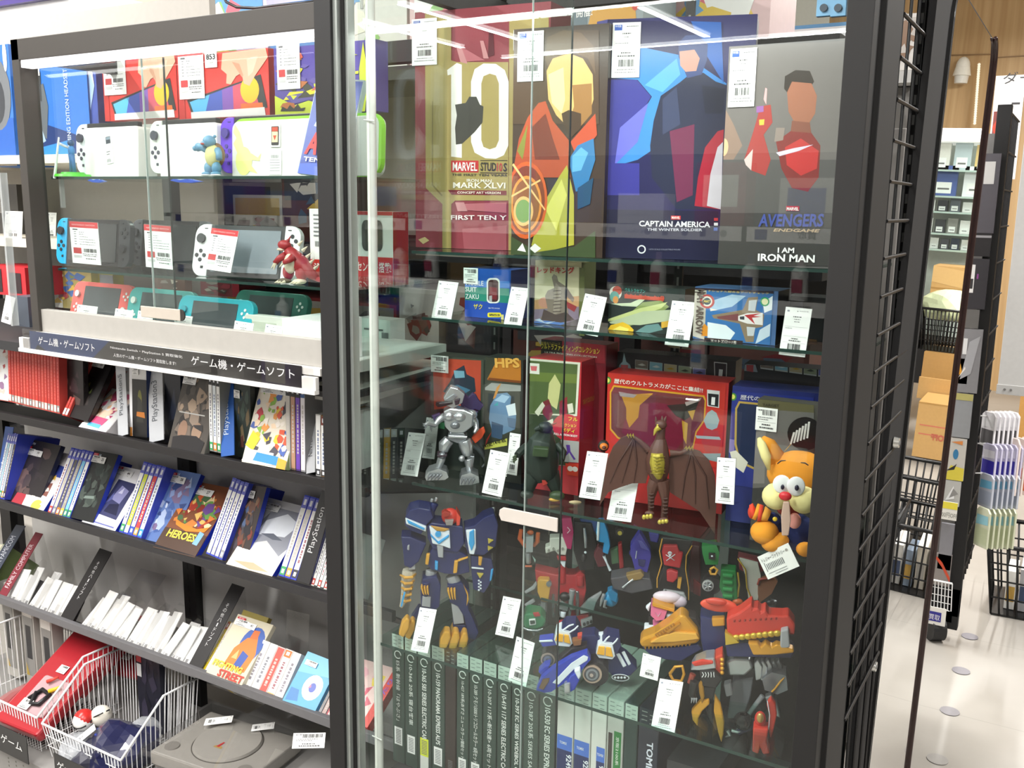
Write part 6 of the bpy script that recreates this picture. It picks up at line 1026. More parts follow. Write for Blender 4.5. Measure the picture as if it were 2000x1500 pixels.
# ---- small vehicles and robots in the middle of the lower shelf ----
RDT = ('#b02830',.35); GRN = ('#2f7a52',.35)
toy('red_robot_toy','red and chrome toy robot crowd with a yellow chest block, centre of the lower shelf','toy robot',(1600,1060),1.50,CG,[
    ('torso',[('p',RDT,[(1390,600),(1560,640),(1600,590),(1640,640),(1700,640),(1740,610),(1775,640),(1785,760),(1750,900),(1600,880),(1440,830),(1400,700)],-.006,.03)],.002),
    ('tower',[('t',RDT,[(1605,700),(1605,600),(1600,560)],[26,26,20],-.004),('t',RDT,[(1738,720),(1738,640)],[30,30],-.006)]),
    ('yellow_block',[('p',YG,[(1410,690),(1430,675),(1500,680),(1512,720),(1500,800),(1490,850),(1440,840),(1410,770)],-.024,-.002),('w',SID,1498,710,20,-.028,-.02)]),
    ('leg',[('t',SI,[(1460,840),(1460,920)],[26,24],-.01),('t',CHR,[(1420,860),(1440,900)],[10,10],-.014)]),('leg',[('t',CHR,[(1530,780),(1535,960)],[14,14],-.004)]),('leg',[('t',CHR,[(1715,760),(1718,980)],[16,16],-.006)]),
    ('wing',[('p',GYR,[(1735,900),(1800,830),(1900,770),(1905,780),(1860,850),(1840,920),(1740,940)],-.02,-.012)]),('wing',[('p',GYR,[(1310,770),(1370,730),(1400,690),(1410,710),(1390,750),(1320,785)],-.012,-.006),('p',GYR,[(1310,870),(1380,820),(1395,845),(1330,885)],-.012,-.006)]),
    ('front_robot',[('e','#1d1a1c',1620,805,42,36,-.03),('t',SI,[(1680,750),(1665,840),(1670,900)],[26,20,16],-.03),('p',SI,[(1560,860),(1600,840),(1650,870),(1640,920),(1570,900)],-.036,-.02),('t',WB,[(1610,920),(1605,960)],[22,18],-.03),('t',CHR,[(1570,880),(1580,960)],[10,10],-.03),('t',CHR,[(1660,900),(1655,980)],[12,10],-.028)]),
    ('red_base',[('e',RDT,1620,1010,62,30,-.03),('p',RDT,[(1660,960),(1800,940),(1820,1010),(1700,1040)],-.01,.02)]),
    ('wheel_row',[('p',GYR,[(1740,990),(1830,960),(1835,1010),(1750,1050)],-.016,-.008),*[('w','#2a2a2c',1770+i*26,1020-i*10,11,-.02,-.012) for i in range(3)]])],z=ZD)
toy('green_car_toy','small green toy car with a chrome nose, left of the red toy robot','toy car',(1390,1090),1.43,CG,[
    ('body',[('p',GRN,[(1300,1010),(1310,950),(1345,930),(1440,945),(1480,990),(1460,1040),(1400,1060),(1310,1050)],-.022,.02)],.004),('bumper',[('t',CHR,[(1290,1040),(1340,1062),(1410,1068),(1455,1050)],[8,12,12,8],-.026)]),
    ('roof_badge',[('p','#b03034',[(1375,935),(1420,930),(1435,955),(1390,962)],-.026,-.02),('p','#dfe0e0',[(1345,985),(1395,980),(1400,1020),(1350,1028)],-.027,-.02),('p','#2a3c34',[(1352,990),(1390,986),(1393,1014),(1356,1020)],-.028,-.026)]),('foot',[('t',CHR,[(1380,1070),(1385,1100)],[14,16],-.01)])],z=ZD)
BLU = ('#2b3fae',.3)
toy('race_car_toy','blue and white toy racing car with orange-windowed robot heads, front of the lower shelf','toy car',(400,420),1.33,CJ,[
    ('nose',[('p',BLU,[(135,480),(160,420),(230,360),(330,300),(420,270),(440,310),(380,380),(280,450),(220,490),(150,502)],-.052,-.036),('p',WB,[(225,440),(330,330),(400,285),(425,295),(420,315),(350,360),(260,450)],-.0535,-.052),('p',('#6a4a2c',.2),[(150,470),(172,418),(210,412),(205,435),(175,480)],-.0535,-.052)],.003),
    ('cockpit',[('p','#2c2830',[(240,330),(330,250),(420,230),(400,290),(280,360)],-.03,-.008),('p',('#8c5a34',.3),[(335,205),(390,195),(385,230),(345,235)],-.034,-.02),('p','#c84a3c',[(365,175),(392,170),(388,195),(366,195)],-.032,-.02)]),
    ('side_pod',[('p',BLU,[(300,450),(330,400),(390,370),(380,420),(350,480),(310,500)],-.06,-.03),('p',SI,[(290,450),(325,440),(325,500),(292,505)],-.064,-.05),('p',WB,[(345,375),(380,362),(386,400),(372,425)],-.064,-.05)],.002),('side_pod',[('p',BLU,[(145,380),(180,345),(215,335),(200,370),(165,400)],-.036,-.016)],.002),
    ('robot_head',[('p',WB,[(235,200),(245,160),(270,148),(320,160),(338,220),(320,238),(250,232)],-.02,.014),('p',('#f0b030',.2),[(240,205),(252,168),(286,172),(284,212)],-.023,-.019),('p',('#f0b030',.2),[(290,212),(292,172),(316,176),(326,222)],-.023,-.019),('p',NV,[(255,160),(300,112),(355,108),(380,150),(345,215),(320,165)],-.012,.02),('t',WB,[(285,145),(320,120),(345,112)],[5,5,4],-.016),('t',WB,[(320,158),(350,140),(370,120)],[5,5,4],-.016)],.002),
    ('robot_head',[('p',WB,[(468,275),(478,230),(500,218),(560,225),(575,290),(560,308),(485,300)],-.03,.006),('p',('#f0b030',.2),[(474,280),(484,238),(518,240),(516,286)],-.033,-.029),('p',('#f0b030',.2),[(522,288),(524,242),(552,246),(564,296)],-.033,-.029),('p',NV,[(488,225),(530,175),(600,190),(608,230),(580,285),(556,228)],-.022,.012),('t',WB,[(515,210),(530,190),(545,178)],[5,5,4],-.026),('t',WB,[(560,225),(580,205),(590,190)],[5,5,4],-.026)],.002),
    ('wheel',[('w','#232126',210,310,48,-.012,.014),('w',('#c8b0a0',.3,.5),200,312,40,-.014,-.010),('w','#4a4a50',200,313,32,-.0145,-.012),('w',('#9aa0a8',.3,.6),200,313,24,-.0155,-.013),('w','#55565c',200,314,12,-.0165,-.014)],.002),
    ('wheel',[('w','#232126',470,392,68,-.045,-.012),('w',('#c8b0a0',.3,.5),448,392,52,-.048,-.044),('w','#4a4a50',446,393,42,-.0485,-.046),('w',('#9aa0a8',.3,.6),446,394,33,-.0495,-.047),('w','#55565c',446,396,22,-.0505,-.048),('w','#b8a8a0',444,398,10,-.0515,-.049)],.002),
    ('rear_body',[('p',NV,[(380,180),(460,170),(560,250),(640,300),(700,360),(660,400),(560,400),(500,340),(400,250)],-.012,.02),('p',BLU,[(150,200),(230,190),(250,230),(170,240)],-.01,.01),('p',WB,[(455,175),(520,165),(540,180),(480,200)],.0,.012),('p',WB,[(580,280),(600,275),(640,345),(620,355)],-.0135,-.011),('p',WB,[(610,270),(628,262),(665,335),(650,345)],-.0135,-.011),('p',WB,[(150,205),(225,200),(230,212),(152,215)],-.012,-.008)],.002),
    ('emblem',[('e',WB,605,410,50,22,-.014,3),('e','#26242a',605,410,44,17,-.015,3),*[('e',WB,575+i*18,410,7,7,-.017,3) for i in range(4)]])],z=ZD)
# ---- gold ship, red ship and the figures at the right ----
GO = ('#d89a30',.3,.3); RS2 = ('#c8382a',.4)
toy('gold_ship_toy','gold toy ship hull with a row of teeth on a navy base','toy ship',(1000,960),1.37,CH,[
    ('hull',[('p',GO,[(828,915),(850,890),(930,860),(1020,800),(1100,735),(1130,745),(1210,840),(1228,900),(1200,925),(1050,945),(845,950)],-.024,.012)],.006),
    ('panel',[('p',('#e8b04c',.3,.3),[(960,880),(1060,850),(1200,860),(1220,895),(1060,915),(900,920)],-.030,-.022),('p',('#b87c24',.35,.3),[(1000,850),(1090,790),(1100,800),(1020,862)],-.030,-.022)]),
    ('grille',[('p',('#a06a20',.4),[(930,870),(1050,795),(1062,805),(950,880)],-.0275,-.022),*[('t',GO,[(945+i*16,866-i*11),(955+i*16,880-i*11)],[3,3],-.029) for i in range(7)]]),('crest',[('p',GO,[(1065,745),(1110,705),(1145,735),(1110,750)],-.004,.008)]),('teeth',[('t',GO,[(868+i*24,938-i*1),(868+i*24,962-i*2)],[9,2],-.020) for i in range(13)]),
    ('navy_base',[('p',NV,[(850,955),(1050,950),(1210,930),(1240,960),(1100,1040),(1000,1030),(900,1000)],-.018,.016)],.002),('black_fin',[('p','#1f1a1c',[(1130,740),(1200,760),(1245,850),(1235,960),(1225,880),(1205,830)],-.01,.02)])],z=ZD)
toy('navy_block_toy','navy toy block with a gold plate between the gold and the red ship','toy part',(1310,1000),1.385,CH,[
    ('body',[('p',NV,[(1225,740),(1290,760),(1385,770),(1395,900),(1370,1000),(1250,1010),(1230,900)],-.016,.02)],.002),('gold_plate',[('p',GO,[(1300,760),(1385,755),(1388,810),(1305,815)],-.024,-.012)],.002),('shield',[('e',('#e05038',.4),1345,672,120,46,-.02,30),('e',('#c84030',.4),1330,650,70,26,-.034,20)])],z=ZD)
toy('red_ship_toy','red toy ship hull with gold rope trim, far right of the lower shelf','toy ship',(1600,1000),1.37,CH,[
    ('hull',[('p',RS2,[(1395,760),(1480,720),(1560,660),(1570,700),(1600,690),(1620,720),(1650,700),(1670,740),(1760,745),(1800,740),(1845,800),(1840,870),(1740,860),(1440,880),(1400,850)],-.018,.016)],.003),
    ('gold_rope',[*[('e',('#c9a838',.3,.4),1460+i*38,885-i*4,26,22,-.02,16,20) for i in range(8)],('p',('#c9a838',.3,.4),[(1385,850),(1440,880),(1480,920),(1390,935)],-.024,-.01)]),
    ('navy_skirt',[('p',NV,[(1390,930),(1760,900),(1840,980),(1820,1020),(1400,1010)],-.012,.02)],.002),('gold_plate',[('p',GO,[(1535,920),(1600,925),(1620,950),(1650,920),(1690,950),(1720,930),(1835,965),(1835,985),(1700,1000),(1570,1000)],-.03,-.012)],.002),
    ('grey_clip',[('p',GYR,[(1750,840),(1800,830),(1810,950),(1745,960)],-.03,-.004)],.002),('portholes',[('p','#8c241c',[(1440+i*34,770-i*2),(1456+i*34,768-i*2),(1455+i*34,785-i*2),(1440+i*34,787-i*2)],-.0195,-.017) for i in range(9)])],z=ZD)
BK = '#1b191b'
toy('black_gold_figure_toy','black toy robot with gold blades and a red shoulder, standing right behind the price card','toy robot',(1110,770),1.345,CJ,[
    ('torso',[('p',BK,[(1045,370),(1130,372),(1175,420),(1140,470),(1060,460)],-.022,.02),('p',BK,[(1050,460),(1140,465),(1120,540),(1070,530)],-.016,.016)],.002),
    ('chest_print',[*[('t','#e8e8e8',[(1062+i*16,380),(1070+i*14,394),(1060+i*17,408)],[2.4,2.4,2.4],-.023) for i in range(5)]]),
    ('shoulder',[('p',SI,[(995,370),(1020,330),(1080,305),(1130,300),(1140,360),(1060,372)],-.02,.012),('p',RS2,[(1000,330),(1060,312),(1120,320),(1125,335),(1020,350)],-.024,-.018),('p',('#c8422a',.35),[(1130,300),(1175,280),(1185,340),(1160,395),(1130,380)],-.012,.02),*[('e',GO,1172,310+i*24,12,12,-.016) for i in range(4)]],.002),
    ('gold_frame',[('t',GO,[(880,390),(910,350),(950,345),(960,390),(945,430),(900,425),(882,392)],[9]*7,.0)]),
    ('blade',[('p',GO,[(1130,505),(1165,560),(1185,660),(1180,730),(1168,776),(1150,720),(1125,600)],-.012,-.004)],.002),('blade',[('p',GO,[(1050,545),(1100,530),(1102,560),(1060,600),(1040,640),(1035,685),(1008,650),(1000,600)],-.02,-.008)],.002),('blade',[('p',('#a87828',.3,.3),[(1040,450),(1065,420),(1075,520),(1060,560),(1045,500)],-.022,-.014)],.002),
    ('arm',[('t','#8c3a2c',[(1010,390),(990,440)],[18,14],-.004),('t',BK,[(1020,430),(1005,500),(1020,540)],[26,22,14],-.01),*[('t',GYR,[(1005+i*12,525),(1000+i*14,552)],[6,2],-.02) for i in range(3)]]),('leg',[('t',BK,[(1100,540),(1110,620),(1140,700)],[30,24,14],0)])],z=ZD)
toy('silver_armour_toy','silver and grey toy beast parts with gold stripes, lower shelf right end','toy robot',(1400,780),1.40,CJ,[
    ('plate',[('p',SI,[(1195,320),(1240,305),(1330,310),(1345,360),(1300,400),(1210,400)],-.014,.012)],.003),('mane',[*[('p',SI,[(1350+i*30,330),(1372+i*30,305+(i % 2)*10),(1400+i*28,350),(1392+i*28,420),(1360+i*28,430)],-.02+i*.004,.0+i*.004) for i in range(5)]],.002),
    ('head',[('p',SID,[(1395,420),(1450,380),(1530,400),(1540,480),(1480,505),(1410,480)],-.024,.01),('t',YG,[(1470,470),(1500,430),(1520,410)],[6,6,3],-.026),('t',YG,[(1450,490),(1480,460)],[6,4],-.026)],.002),
    ('grey_limb',[('p',GYR,[(1180,450),(1220,440),(1230,510),(1195,520)],-.01,.006),('p',('#6c6e74',.4),[(1230,430),(1350,405),(1330,520),(1300,600),(1240,640),(1200,640)],.0,.03)],.002),('grey_bar',[('t',GYR,[(1400,510),(1330,600),(1250,720)],[16,14,12],.01)]),('tail_plate',[('p',SI,[(1410,520),(1450,505),(1480,560),(1500,640),(1460,620)],-.004,.01)],.002)],z=ZD)
toy('black_helmet_toy','shiny black toy helmet ball with grey spikes, left of the small red robot','toy part',(1290,730),1.36,CJ,[('ball',[('e',('#141214',.08),1290,652,54,52,0)]),('spikes',[('t',SI,[(1200,700),(1215,730),(1190,742)],[14,12,2],0),('t',SI,[(1225,705),(1260,715),(1275,712)],[10,8,2],-.01)]),('blue_arm',[('t',NV,[(1260,715),(1330,690),(1345,640)],[16,16,12],.012)])],z=ZD)
toy('red_robot_figure_toy','small bright red toy robot at the right end of the lower shelf','toy robot',(1390,835),1.335,CJ,[
    ('torso',[('p',RS2,[(1345,690),(1430,700),(1420,770),(1438,835),(1400,840),(1385,800),(1375,838),(1340,825)],-.014,.01)],.002),('head',[('e',RS2,1385,640,32,46,0),('e',('#c9a060',.3,.5),1385,635,20,30,-.012,14)]),('wing',[('p',RS2,[(1420,560),(1445,525),(1470,560),(1478,620),(1460,700),(1445,752),(1425,700),(1435,620)],.0,.012)],.002),('wing_edge',[('t',WB,[(1425,540),(1438,620),(1432,700)],[3,3,3],-.003)])],z=ZD)
# ---- robots on the short rear shelf ----
def slab_toy(name,label,base,Y,parts,z=ZE): return toy(name,label,'toy robot',base,Y,CH,parts,z=z)
ORG = ('#c85a28',.35)
slab_toy('orange_robot_toy','orange and grey toy robot behind the door handle',(110,440),1.47,[('arms',[('t',ORG,[(60,180),(50,240),(85,290),(120,285)],[14,16,14,12],0),('t',ORG,[(170,200),(165,260),(140,290)],[14,16,12],0)]),('body',[('p',GYR,[(90,230),(140,230),(135,330),(90,330)],-.012,.012),('t',SI,[(105,330),(108,400)],[20,18],0),('t',ORG,[(85,420),(130,420)],[7,7],-.01),('e',ORG,120,200,22,16,-.004)],.002),('fin',[('p',('#a8c8c0',.2),[(150,400),(130,350),(155,380)],-.002,.002)])])
slab_toy('pink_robot_toy','magenta and black toy robot with chrome joints on the rear shelf',(400,440),1.49,[('pink_body',[('p',('#b02860',.35),[(325,110),(385,105),(400,200),(385,310),(340,300),(330,210)],-.014,.01),('t','#e8c8d0',[(360,165),(378,185),(360,205)],[3,3,3],-.016)],.002),('black_body',[('p',BK,[(400,130),(520,140),(560,300),(540,440),(440,450),(400,320)],-.004,.02)],.002),('chrome_rod',[('t',SI,[(470,170),(478,240),(480,300)],[9,12,9],-.012),('e',WB,478,330,9,9,-.012),('e',('#2c2a2c',.3),465,365,16,28,-.008)]),('blue_wing',[('p',('#1f4a8c',.3),[(440,110),(560,120),(540,200),(460,180)],.0,.01)])])
slab_toy('grey_block_toy','pale grey mechanical toy block with a red foot beside the magenta robot',(290,400),1.475,[('block',[('p',('#cfcbc2',.4),[(245,235),(335,232),(360,300),(350,350),(300,345),(280,320),(220,340),(215,300),(245,290)],-.014,.01),*[('w','#8c8880',240+i*30,320-(i % 2)*12,8,-.017,-.012) for i in range(4)]],.002),('foot',[('p',RDT,[(290,355),(350,355),(355,385),(300,382)],-.01,.01),('p',WB,[(310,385),(350,385),(345,432),(325,415)],-.006,.006)])])
slab_toy('sky_blue_robot_toy','sky blue toy robot with a white stripe hanging below the third shelf',(600,440),1.485,[('body',[('p',('#1f8cc8',.3),[(560,130),(600,130),(625,200),(640,290),(625,345),(590,330),(600,270),(560,260),(545,200)],-.012,.012),('p',WB,[(555,130),(572,130),(566,255),(550,255)],-.014,-.011)],.002),('maroon_body',[('p',('#5c1f28',.35),[(560,290),(600,320),(620,420),(560,430),(530,350)],.0,.02)],.002),('white_arm',[('t',WB,[(598,352),(618,400),(640,448)],[10,6,10],-.014),('w','#2c2a2c',598,352,5,-.020,-.014)]),('green_body',[('p',('#4c6a4c',.4),[(640,320),(690,300),(700,400),(650,410)],.0,.015)],.002),('red_column',[('p',RDT,[(690,280),(715,270),(730,430),(700,440)],-.004,.012)],.002),('tyre',[('w','#232022',700,200,26,-.008,.012),('w',GLD,702,205,14,-.010,-.006)])])
slab_toy('purple_robot_toy','violet blue folded toy robot in the middle of the rear shelf',(850,450),1.475,[('body',[('p',('#4038a0',.35),[(770,290),(830,200),(860,250),(900,320),(905,360),(880,460),(800,440),(775,350)],-.014,.012),('p',('#5a58b0',.35),[(820,250),(845,255),(898,322),(840,300)],-.016,-.012),('p',('#2c2c68',.35),[(820,375),(870,380),(860,425),(825,415)],-.016,-.012),('t',WB,[(812,320),(805,370)],[3,3],-.016)],.002),('wing',[('p',('#3c3898',.35),[(890,200),(960,210),(950,270),(900,260)],-.004,.012),('p',('#34307c',.35),[(760,340),(790,290),(780,370)],-.006,.006)],.002)])
slab_toy('olive_blaster_toy','grey and tan toy vehicle lying on the rear shelf, below the violet robot',(820,560),1.46,[('body',[('p',('#4c4a50',.4),[(640,500),(760,480),(900,500),(920,570),(780,600),(660,570)],-.02,.02),('p',('#8c7040',.4),[(740,480),(840,455),(862,480),(840,510),(760,520)],-.024,-.008)],.002),('chrome_arm',[('t',SI,[(720,560),(755,530),(790,505)],[9,6,8],-.024)])])
slab_toy('small_blue_bird_toy','small bright blue toy ball robot with silver claws at the edge of the rear shelf',(640,690),1.45,[('ball',[('e',('#1f8cc0',.25),645,630,48,54,0),('p',('#1a78a8',.25),[(620,580),(650,570),(690,600),(680,660),(640,640)],-.018,.0)]),('claw',[('t',SI,[(600,600),(585,640),(575,680)],[12,12,5],-.008)]),('claw',[('t',SI,[(610,640),(600,685),(618,692)],[10,9,4],-.014)])])
slab_toy('skull_robot_toy','black toy robot with red panels and a white skull mark on its chest',(1050,620),1.455,[
    ('body',[('p',BK,[(975,230),(1180,250),(1160,300),(1130,440),(1150,560),(1145,640),(1090,630),(960,590),(945,540),(985,440),(965,320)],-.006,.02)],.002),('red_panel',[('p',RDT,[(985,285),(1075,285),(1090,330),(1115,335),(1095,435),(990,415),(975,330)],-.016,-.006)],.002),('red_panel',[('p',RDT,[(1005,455),(1035,445),(1082,460),(1078,500),(1050,530),(1008,520)],-.018,-.006)],.002),
    ('skull_mark',[('e',WB,1028,335,14,13,-.017,2),('p',WB,[(1020,345),(1036,345),(1034,356),(1022,356)],-.0185,-.016),('t',WB,[(1002,345),(1058,382)],[2.6,2.6],-.017),('t',WB,[(1062,342),(1005,384)],[2.6,2.6],-.017),('e',RDT,1023,336,3,3.4,-.019,2),('e',RDT,1034,336,3,3.4,-.019,2)],0),
    ('gold_edge',[('t',YG,[(978,240),(960,320),(975,400),(945,500),(945,560)],[4]*5,-.008),('t',YG,[(1172,285),(1135,350),(1130,440),(1150,560),(1150,640)],[4]*5,-.008),('p',YG,[(1080,500),(1105,500),(1095,570),(1075,560)],-.014,-.006)]),('grey_knee',[('p',GYR,[(985,575),(1120,595),(1140,640),(1050,650),(975,620)],-.012,.012),('w','#2c2a2c',1000,590,9,-.016,-.01),('w','#2c2a2c',1078,610,9,-.016,-.01)],.002)])
slab_toy('pink_knight_toy','pink and white toy robot with a gold collar left of the gold ship',(980,860),1.40,[('shoulder',[('e',('#d8c8d4',.35),1010,620,95,40,0,40),('e',('#c8b8c8',.35),1090,650,50,40,.0,30)]),('gold_collar',[('p',GO,[(915,655),(1060,700),(1055,722),(912,680)],-.024,.0)]),('chest',[('p',('#d8709c',.35),[(905,675),(1010,710),(990,770),(940,775),(902,740)],-.02,.012),('p',('#c8b0c0',.35),[(930,720),(950,745),(970,722),(952,752)],-.022,-.018)],.002),('body',[('p',BK,[(890,740),(1010,780),(1000,830),(890,840)],-.006,.016),('p',('#d8709c',.35),[(915,770),(965,775),(955,840),(920,830)],-.01,-.004),('p',WB,[(1005,735),(1045,735),(1035,800),(1005,790)],-.016,.0),('p',WB,[(860,815),(930,820),(925,870),(855,870)],-.016,.004),('p',WB,[(868,690),(905,660),(890,720)],-.01,.0)],.002)],z=ZD)
slab_toy('green_robot_toy','green toy robot with a spoked wheel at its hip, right on the rear shelf',(1380,640),1.455,[('torso',[('p',('#1f7a3c',.35),[(1235,290),(1330,280),(1350,330),(1340,410),(1260,410),(1240,340)],-.012,.014),('p',BK,[(1280,335),(1322,338),(1322,378),(1282,374)],-.016,-.011),('e',WB,1302,354,7,7,-.018,2)],.002),('leg',[('p',('#1f7a3c',.35),[(1360,440),(1460,450),(1470,640),(1390,650),(1350,560)],-.008,.02),*[('p',('#2a8c4a',.35),[(1370,470+i*45),(1440,475+i*45),(1440,500+i*45),(1372,495+i*45)],-.012,-.007) for i in range(4)]],.002),('gold_ring',[('t',YG,[(1290,440),(1315,425),(1338,445),(1325,472),(1295,470),(1288,445)],[9]*6,-.016)]),('wheel',[('w','#1f1d20',1300,545,62,-.004,.018),('w',('#d8d8da',.3,.5),1275,548,38,-.008,-.002),('w','#77777c',1275,549,30,-.0088,-.006),*[('t',SI,[(1275,549),(1275+28*math.cos(a),549+28*math.sin(a))],[5,5],-.011) for a in (.3,1.35,2.4,3.5,4.5,5.6)]],.001),('gold_rope',[('t',('#c9a838',.3,.4),[(1470,460),(1480,540),(1470,620)],[6,6,6],-.006),('e',ORG,1470,650,36,22,-.006)])])
slab_toy('maroon_robot_toy','dark maroon toy robot half hidden between the skull robot and the green robot',(1190,620),1.50,[('body',[('p',('#5c1820',.35),[(1170,280),(1225,290),(1230,600),(1160,590),(1150,450)],-.006,.02),('p',('#8c2428',.35),[(1180,500),(1232,540),(1228,620),(1180,600)],-.012,-.004)],.002)])
slab_toy('red_wing_creature_toy','dark red and brown toy creature with pale panels behind the paper tag',(1650,660),1.46,[('body',[('p',('#6a2428',.4),[(1470,350),(1600,380),(1640,450),(1560,480),(1480,440)],.0,.02),('p',('#b8b4ac',.4),[(1480,370),(1600,400),(1620,480),(1600,640),(1540,640),(1520,480)],-.006,.006),('p',('#7c5038',.4),[(1600,510),(1700,480),(1730,520),(1690,600),(1610,660),(1600,600)],-.012,.0),('t',('#8c3428',.4),[(1600,540),(1612,505),(1650,500),(1700,498)],[8,10,8,3],-.014)],.002),('arm',[('t',SID,[(1700,640),(1690,700),(1665,740)],[26,20,10],-.004),('e',BK,1680,655,30,22,-.008)]),('gold_edge',[('t',('#c9a838',.3,.4),[(1470,370),(1520,440),(1530,560),(1570,660)],[5]*4,-.009)])])
SHD = 'white price cards on the lower glass shelf'
for q,Y,lab,sd in ((((802,1270),(835,1276),(820,1186)),1.262,'white price card between the orange claw feet of the blue robot',221),(((967,1239),(1002,1247),(983,1164)),1.37,'white price card in a white foot, right behind the blue robot',222),(((992,1328),(1027,1342),(1009,1243)),1.262,'white price card left of the blue racing car',223),(((1249,1320),(1284,1330),(1256,1275)),1.30,'short white price card under the gold ship',224),(((1271,1423),(1317,1432),(1289,1325)),1.258,'white price card nearest the bottom edge, before the black and gold robot',225)):
    clamp_card(q,Y,lab,'card',sd,group=SHD)
# =====================================================================
#  MODEL TRAIN BOOK CASES UNDER THE LOWER SHELF
# =====================================================================
d_ = ray(766,1233); YT = min(1.31,max(1.262,(.722-1.5)*d_.y/d_.z)); ZT = .722; ZB_ = .072
DGN = '#2c4038'
def book(x0,x1,label,c,txt,tc='#dfe4e0',lab='#e8e8e6',ty=.10,tl=.30,band=None,dot=True,group='train set book cases',top='#dcdcd6',lz=.30):
    A = oy(x0,1330,YT); Bq = oy(x1,1330,YT); w = Bq.x-A.x-.0008; h = ZT-ZB_; H1 = .258
    # each case is 26 cm tall, standing on the case riser
    m = Matrix.Translation((A.x,YT,ZT-H1)); t = thing('train_book_case',label,'book case',m,group)
    B().box(0,w,0,.19,0,H1,mt(c,.4)).done('case',t,bev=.0015)
    b = B(); b.flat([(w*.03,H1-.030),(w*.97,H1-.030),(w*.97,H1-.001),(w*.03,H1-.001)],-.0003,top)
    for i in range(7): b.flat([(w*(.14+(i % 2)*.4),H1-.028+i*.0036),(w*(.42+(i % 2)*.42),H1-.028+i*.0036),(w*(.42+(i % 2)*.42),H1-.0265+i*.0036),(w*(.14+(i % 2)*.4),H1-.0265+i*.0036)],-.0005,'#9a9a98')
    b.done('top_sticker',t)
    if txt: text(t,txt,w*.34,H1-.052,w*.34,tc,y=-.0006,rot=-math.pi/2,w=tl*.5,bold=.004 if any(ord(q) > 255 for q in txt) else .02)
    if dot: b = B(); b.tube([V((w*.5+w*.26*math.cos(a),-.0004,H1-.040+w*.26*math.sin(a))) for a in [k*math.pi/8 for k in range(15)]],.0009,'#dfe4e0',6); b.done('ring_mark',t)
    b = B(); z = H1-lz*.82; b.flat([(w*.18,z),(w*.82,z),(w*.82,z+.036),(w*.18,z+.036)],-.0004,lab)
    for i in range(9): b.flat([(w*.28,z+.004+i*.0032),(w*.72,z+.004+i*.0032),(w*.72,z+.0055+i*.0032),(w*.28,z+.0055+i*.0032)],-.0005,'#6a6a6a')
    if lab == '#d8e02c': b.flat([(w*.18,z-.03),(w*.82,z-.03),(w*.82,z),(w*.18,z)],-.0004,'#dcdcd6')
    b.done('barcode_label',t); return t,w,H1
books = [(766,790,'leftmost dark green train case under the lower glass shelf','E5系 新幹線「はやぶさ」',.24,.27),(791,815,'dark green train case second from the left','10-366 20系 寝台客車',.24,.28),(816,842,'dark green train case with a yellow sticker, third from the left','10-365 583 SERIES ELECTRIC CAR',.28,.275),
    (843,869,'dark green train case directly left of the dark brown gap','10-159 PANORAMA EXPRESS ALPS',.28,.285),(892,916,'first dark green train case right of the dark brown gap','10-427 189系(あずさ ニューカラー)増結セット',.30,.29),(917,943,'second dark green train case right of the dark brown gap','10-389 クモハ5000トリコロールカラー 8両セット',.30,.29),
    (944,971,'third dark green train case right of the dark brown gap','10-307 117系<新快速> 6両セット',.30,.295),(972,999,'fourth dark green train case right of the dark brown gap','10-419 117 SERIES ELECTRIC CAR',.30,.295),(1000,1023,'fifth dark green train case right of the brown gap, behind the door edge','10-397 EC SERIES WIDEBOL CAR',.30,.30),(1024,1054,'sixth dark green train case right of the dark brown gap','10-387 205系 SERIES SAIKYO',.30,.30),(1055,1088,'last dark green train case before the white and blue ones','10-530 EC SERIES EXPRESS CAR',.30,.30)]
for x0,x1,lab,s,tl,lz in books: book(x0,x1,lab,DGN,s,tl=tl,lab='#d8e02c' if 'yellow' in lab else '#e8e8e6',lz=lz)
book(869.5,891,'dark brown plain case between two green train cases','#2a1f1c',None,dot=False,top='#3c2c28',lab='#33241f')
for i,(x0,x1,lab,s) in enumerate(((1090,1123,'first white and blue train case, after the green row','92490'),(1124,1157,'second white and blue train case, after the green row','92500'),(1158,1188,'white and blue train case, third of the white ones','92057'))):
    t,w,h = book(x0,x1,lab,'#d4d5cf',None,dot=False,lab='#2c3468',lz=.36)
    b = B(); z1 = h-.092; b.flat([(w*.04 if i < 2 else w*.4,z1-.026),(w*.96,z1-.026),(w*.96,z1),(w*.04 if i < 2 else w*.4,z1)],-.0005,'#4a72c8'); b.flat([(w*.04 if i < 2 else w*.4,0),(w*.96,0),(w*.96,z1-.026),(w*.04 if i < 2 else w*.4,z1-.026)],-.0005,'#262f5e'); b.done('blue_band',t)
    text(t,'TOMIX',w*(.2 if i < 2 else .45),z1-.016,.005,'#dfe6f4',y=-.0008,w=w*.45,bold=.02); text(t,s,w*.62,z1-.032,w*.32,'#e8ecf4',y=-.0008,rot=-math.pi/2,w=.034,bold=.02)
t,w,h = book(1189,1222,'pale grey train case with a green and red strip','#b9bab4',None,dot=False,lab='#b9bab4',lz=.4)
b = B(); b.flat([(w*.1,0),(w*.35,0),(w*.35,h-.06),(w*.1,h-.06)],-.0005,'#3a3230'); b.flat([(w*.45,0),(w*.9,0),(w*.9,h-.055),(w*.45,h-.055)],-.0005,'#2f7a3c'); b.done('colour_strip',t); text(t,'京阪2100系',w*.58,h-.064,w*.2,'#dfe8dc',y=-.0008,rot=-math.pi/2,w=.05,bold=.005)
t,w,h = book(1223,1250,'deep green train case right of the pale grey one','#1f3834',None,dot=False,lab='#1f3834')
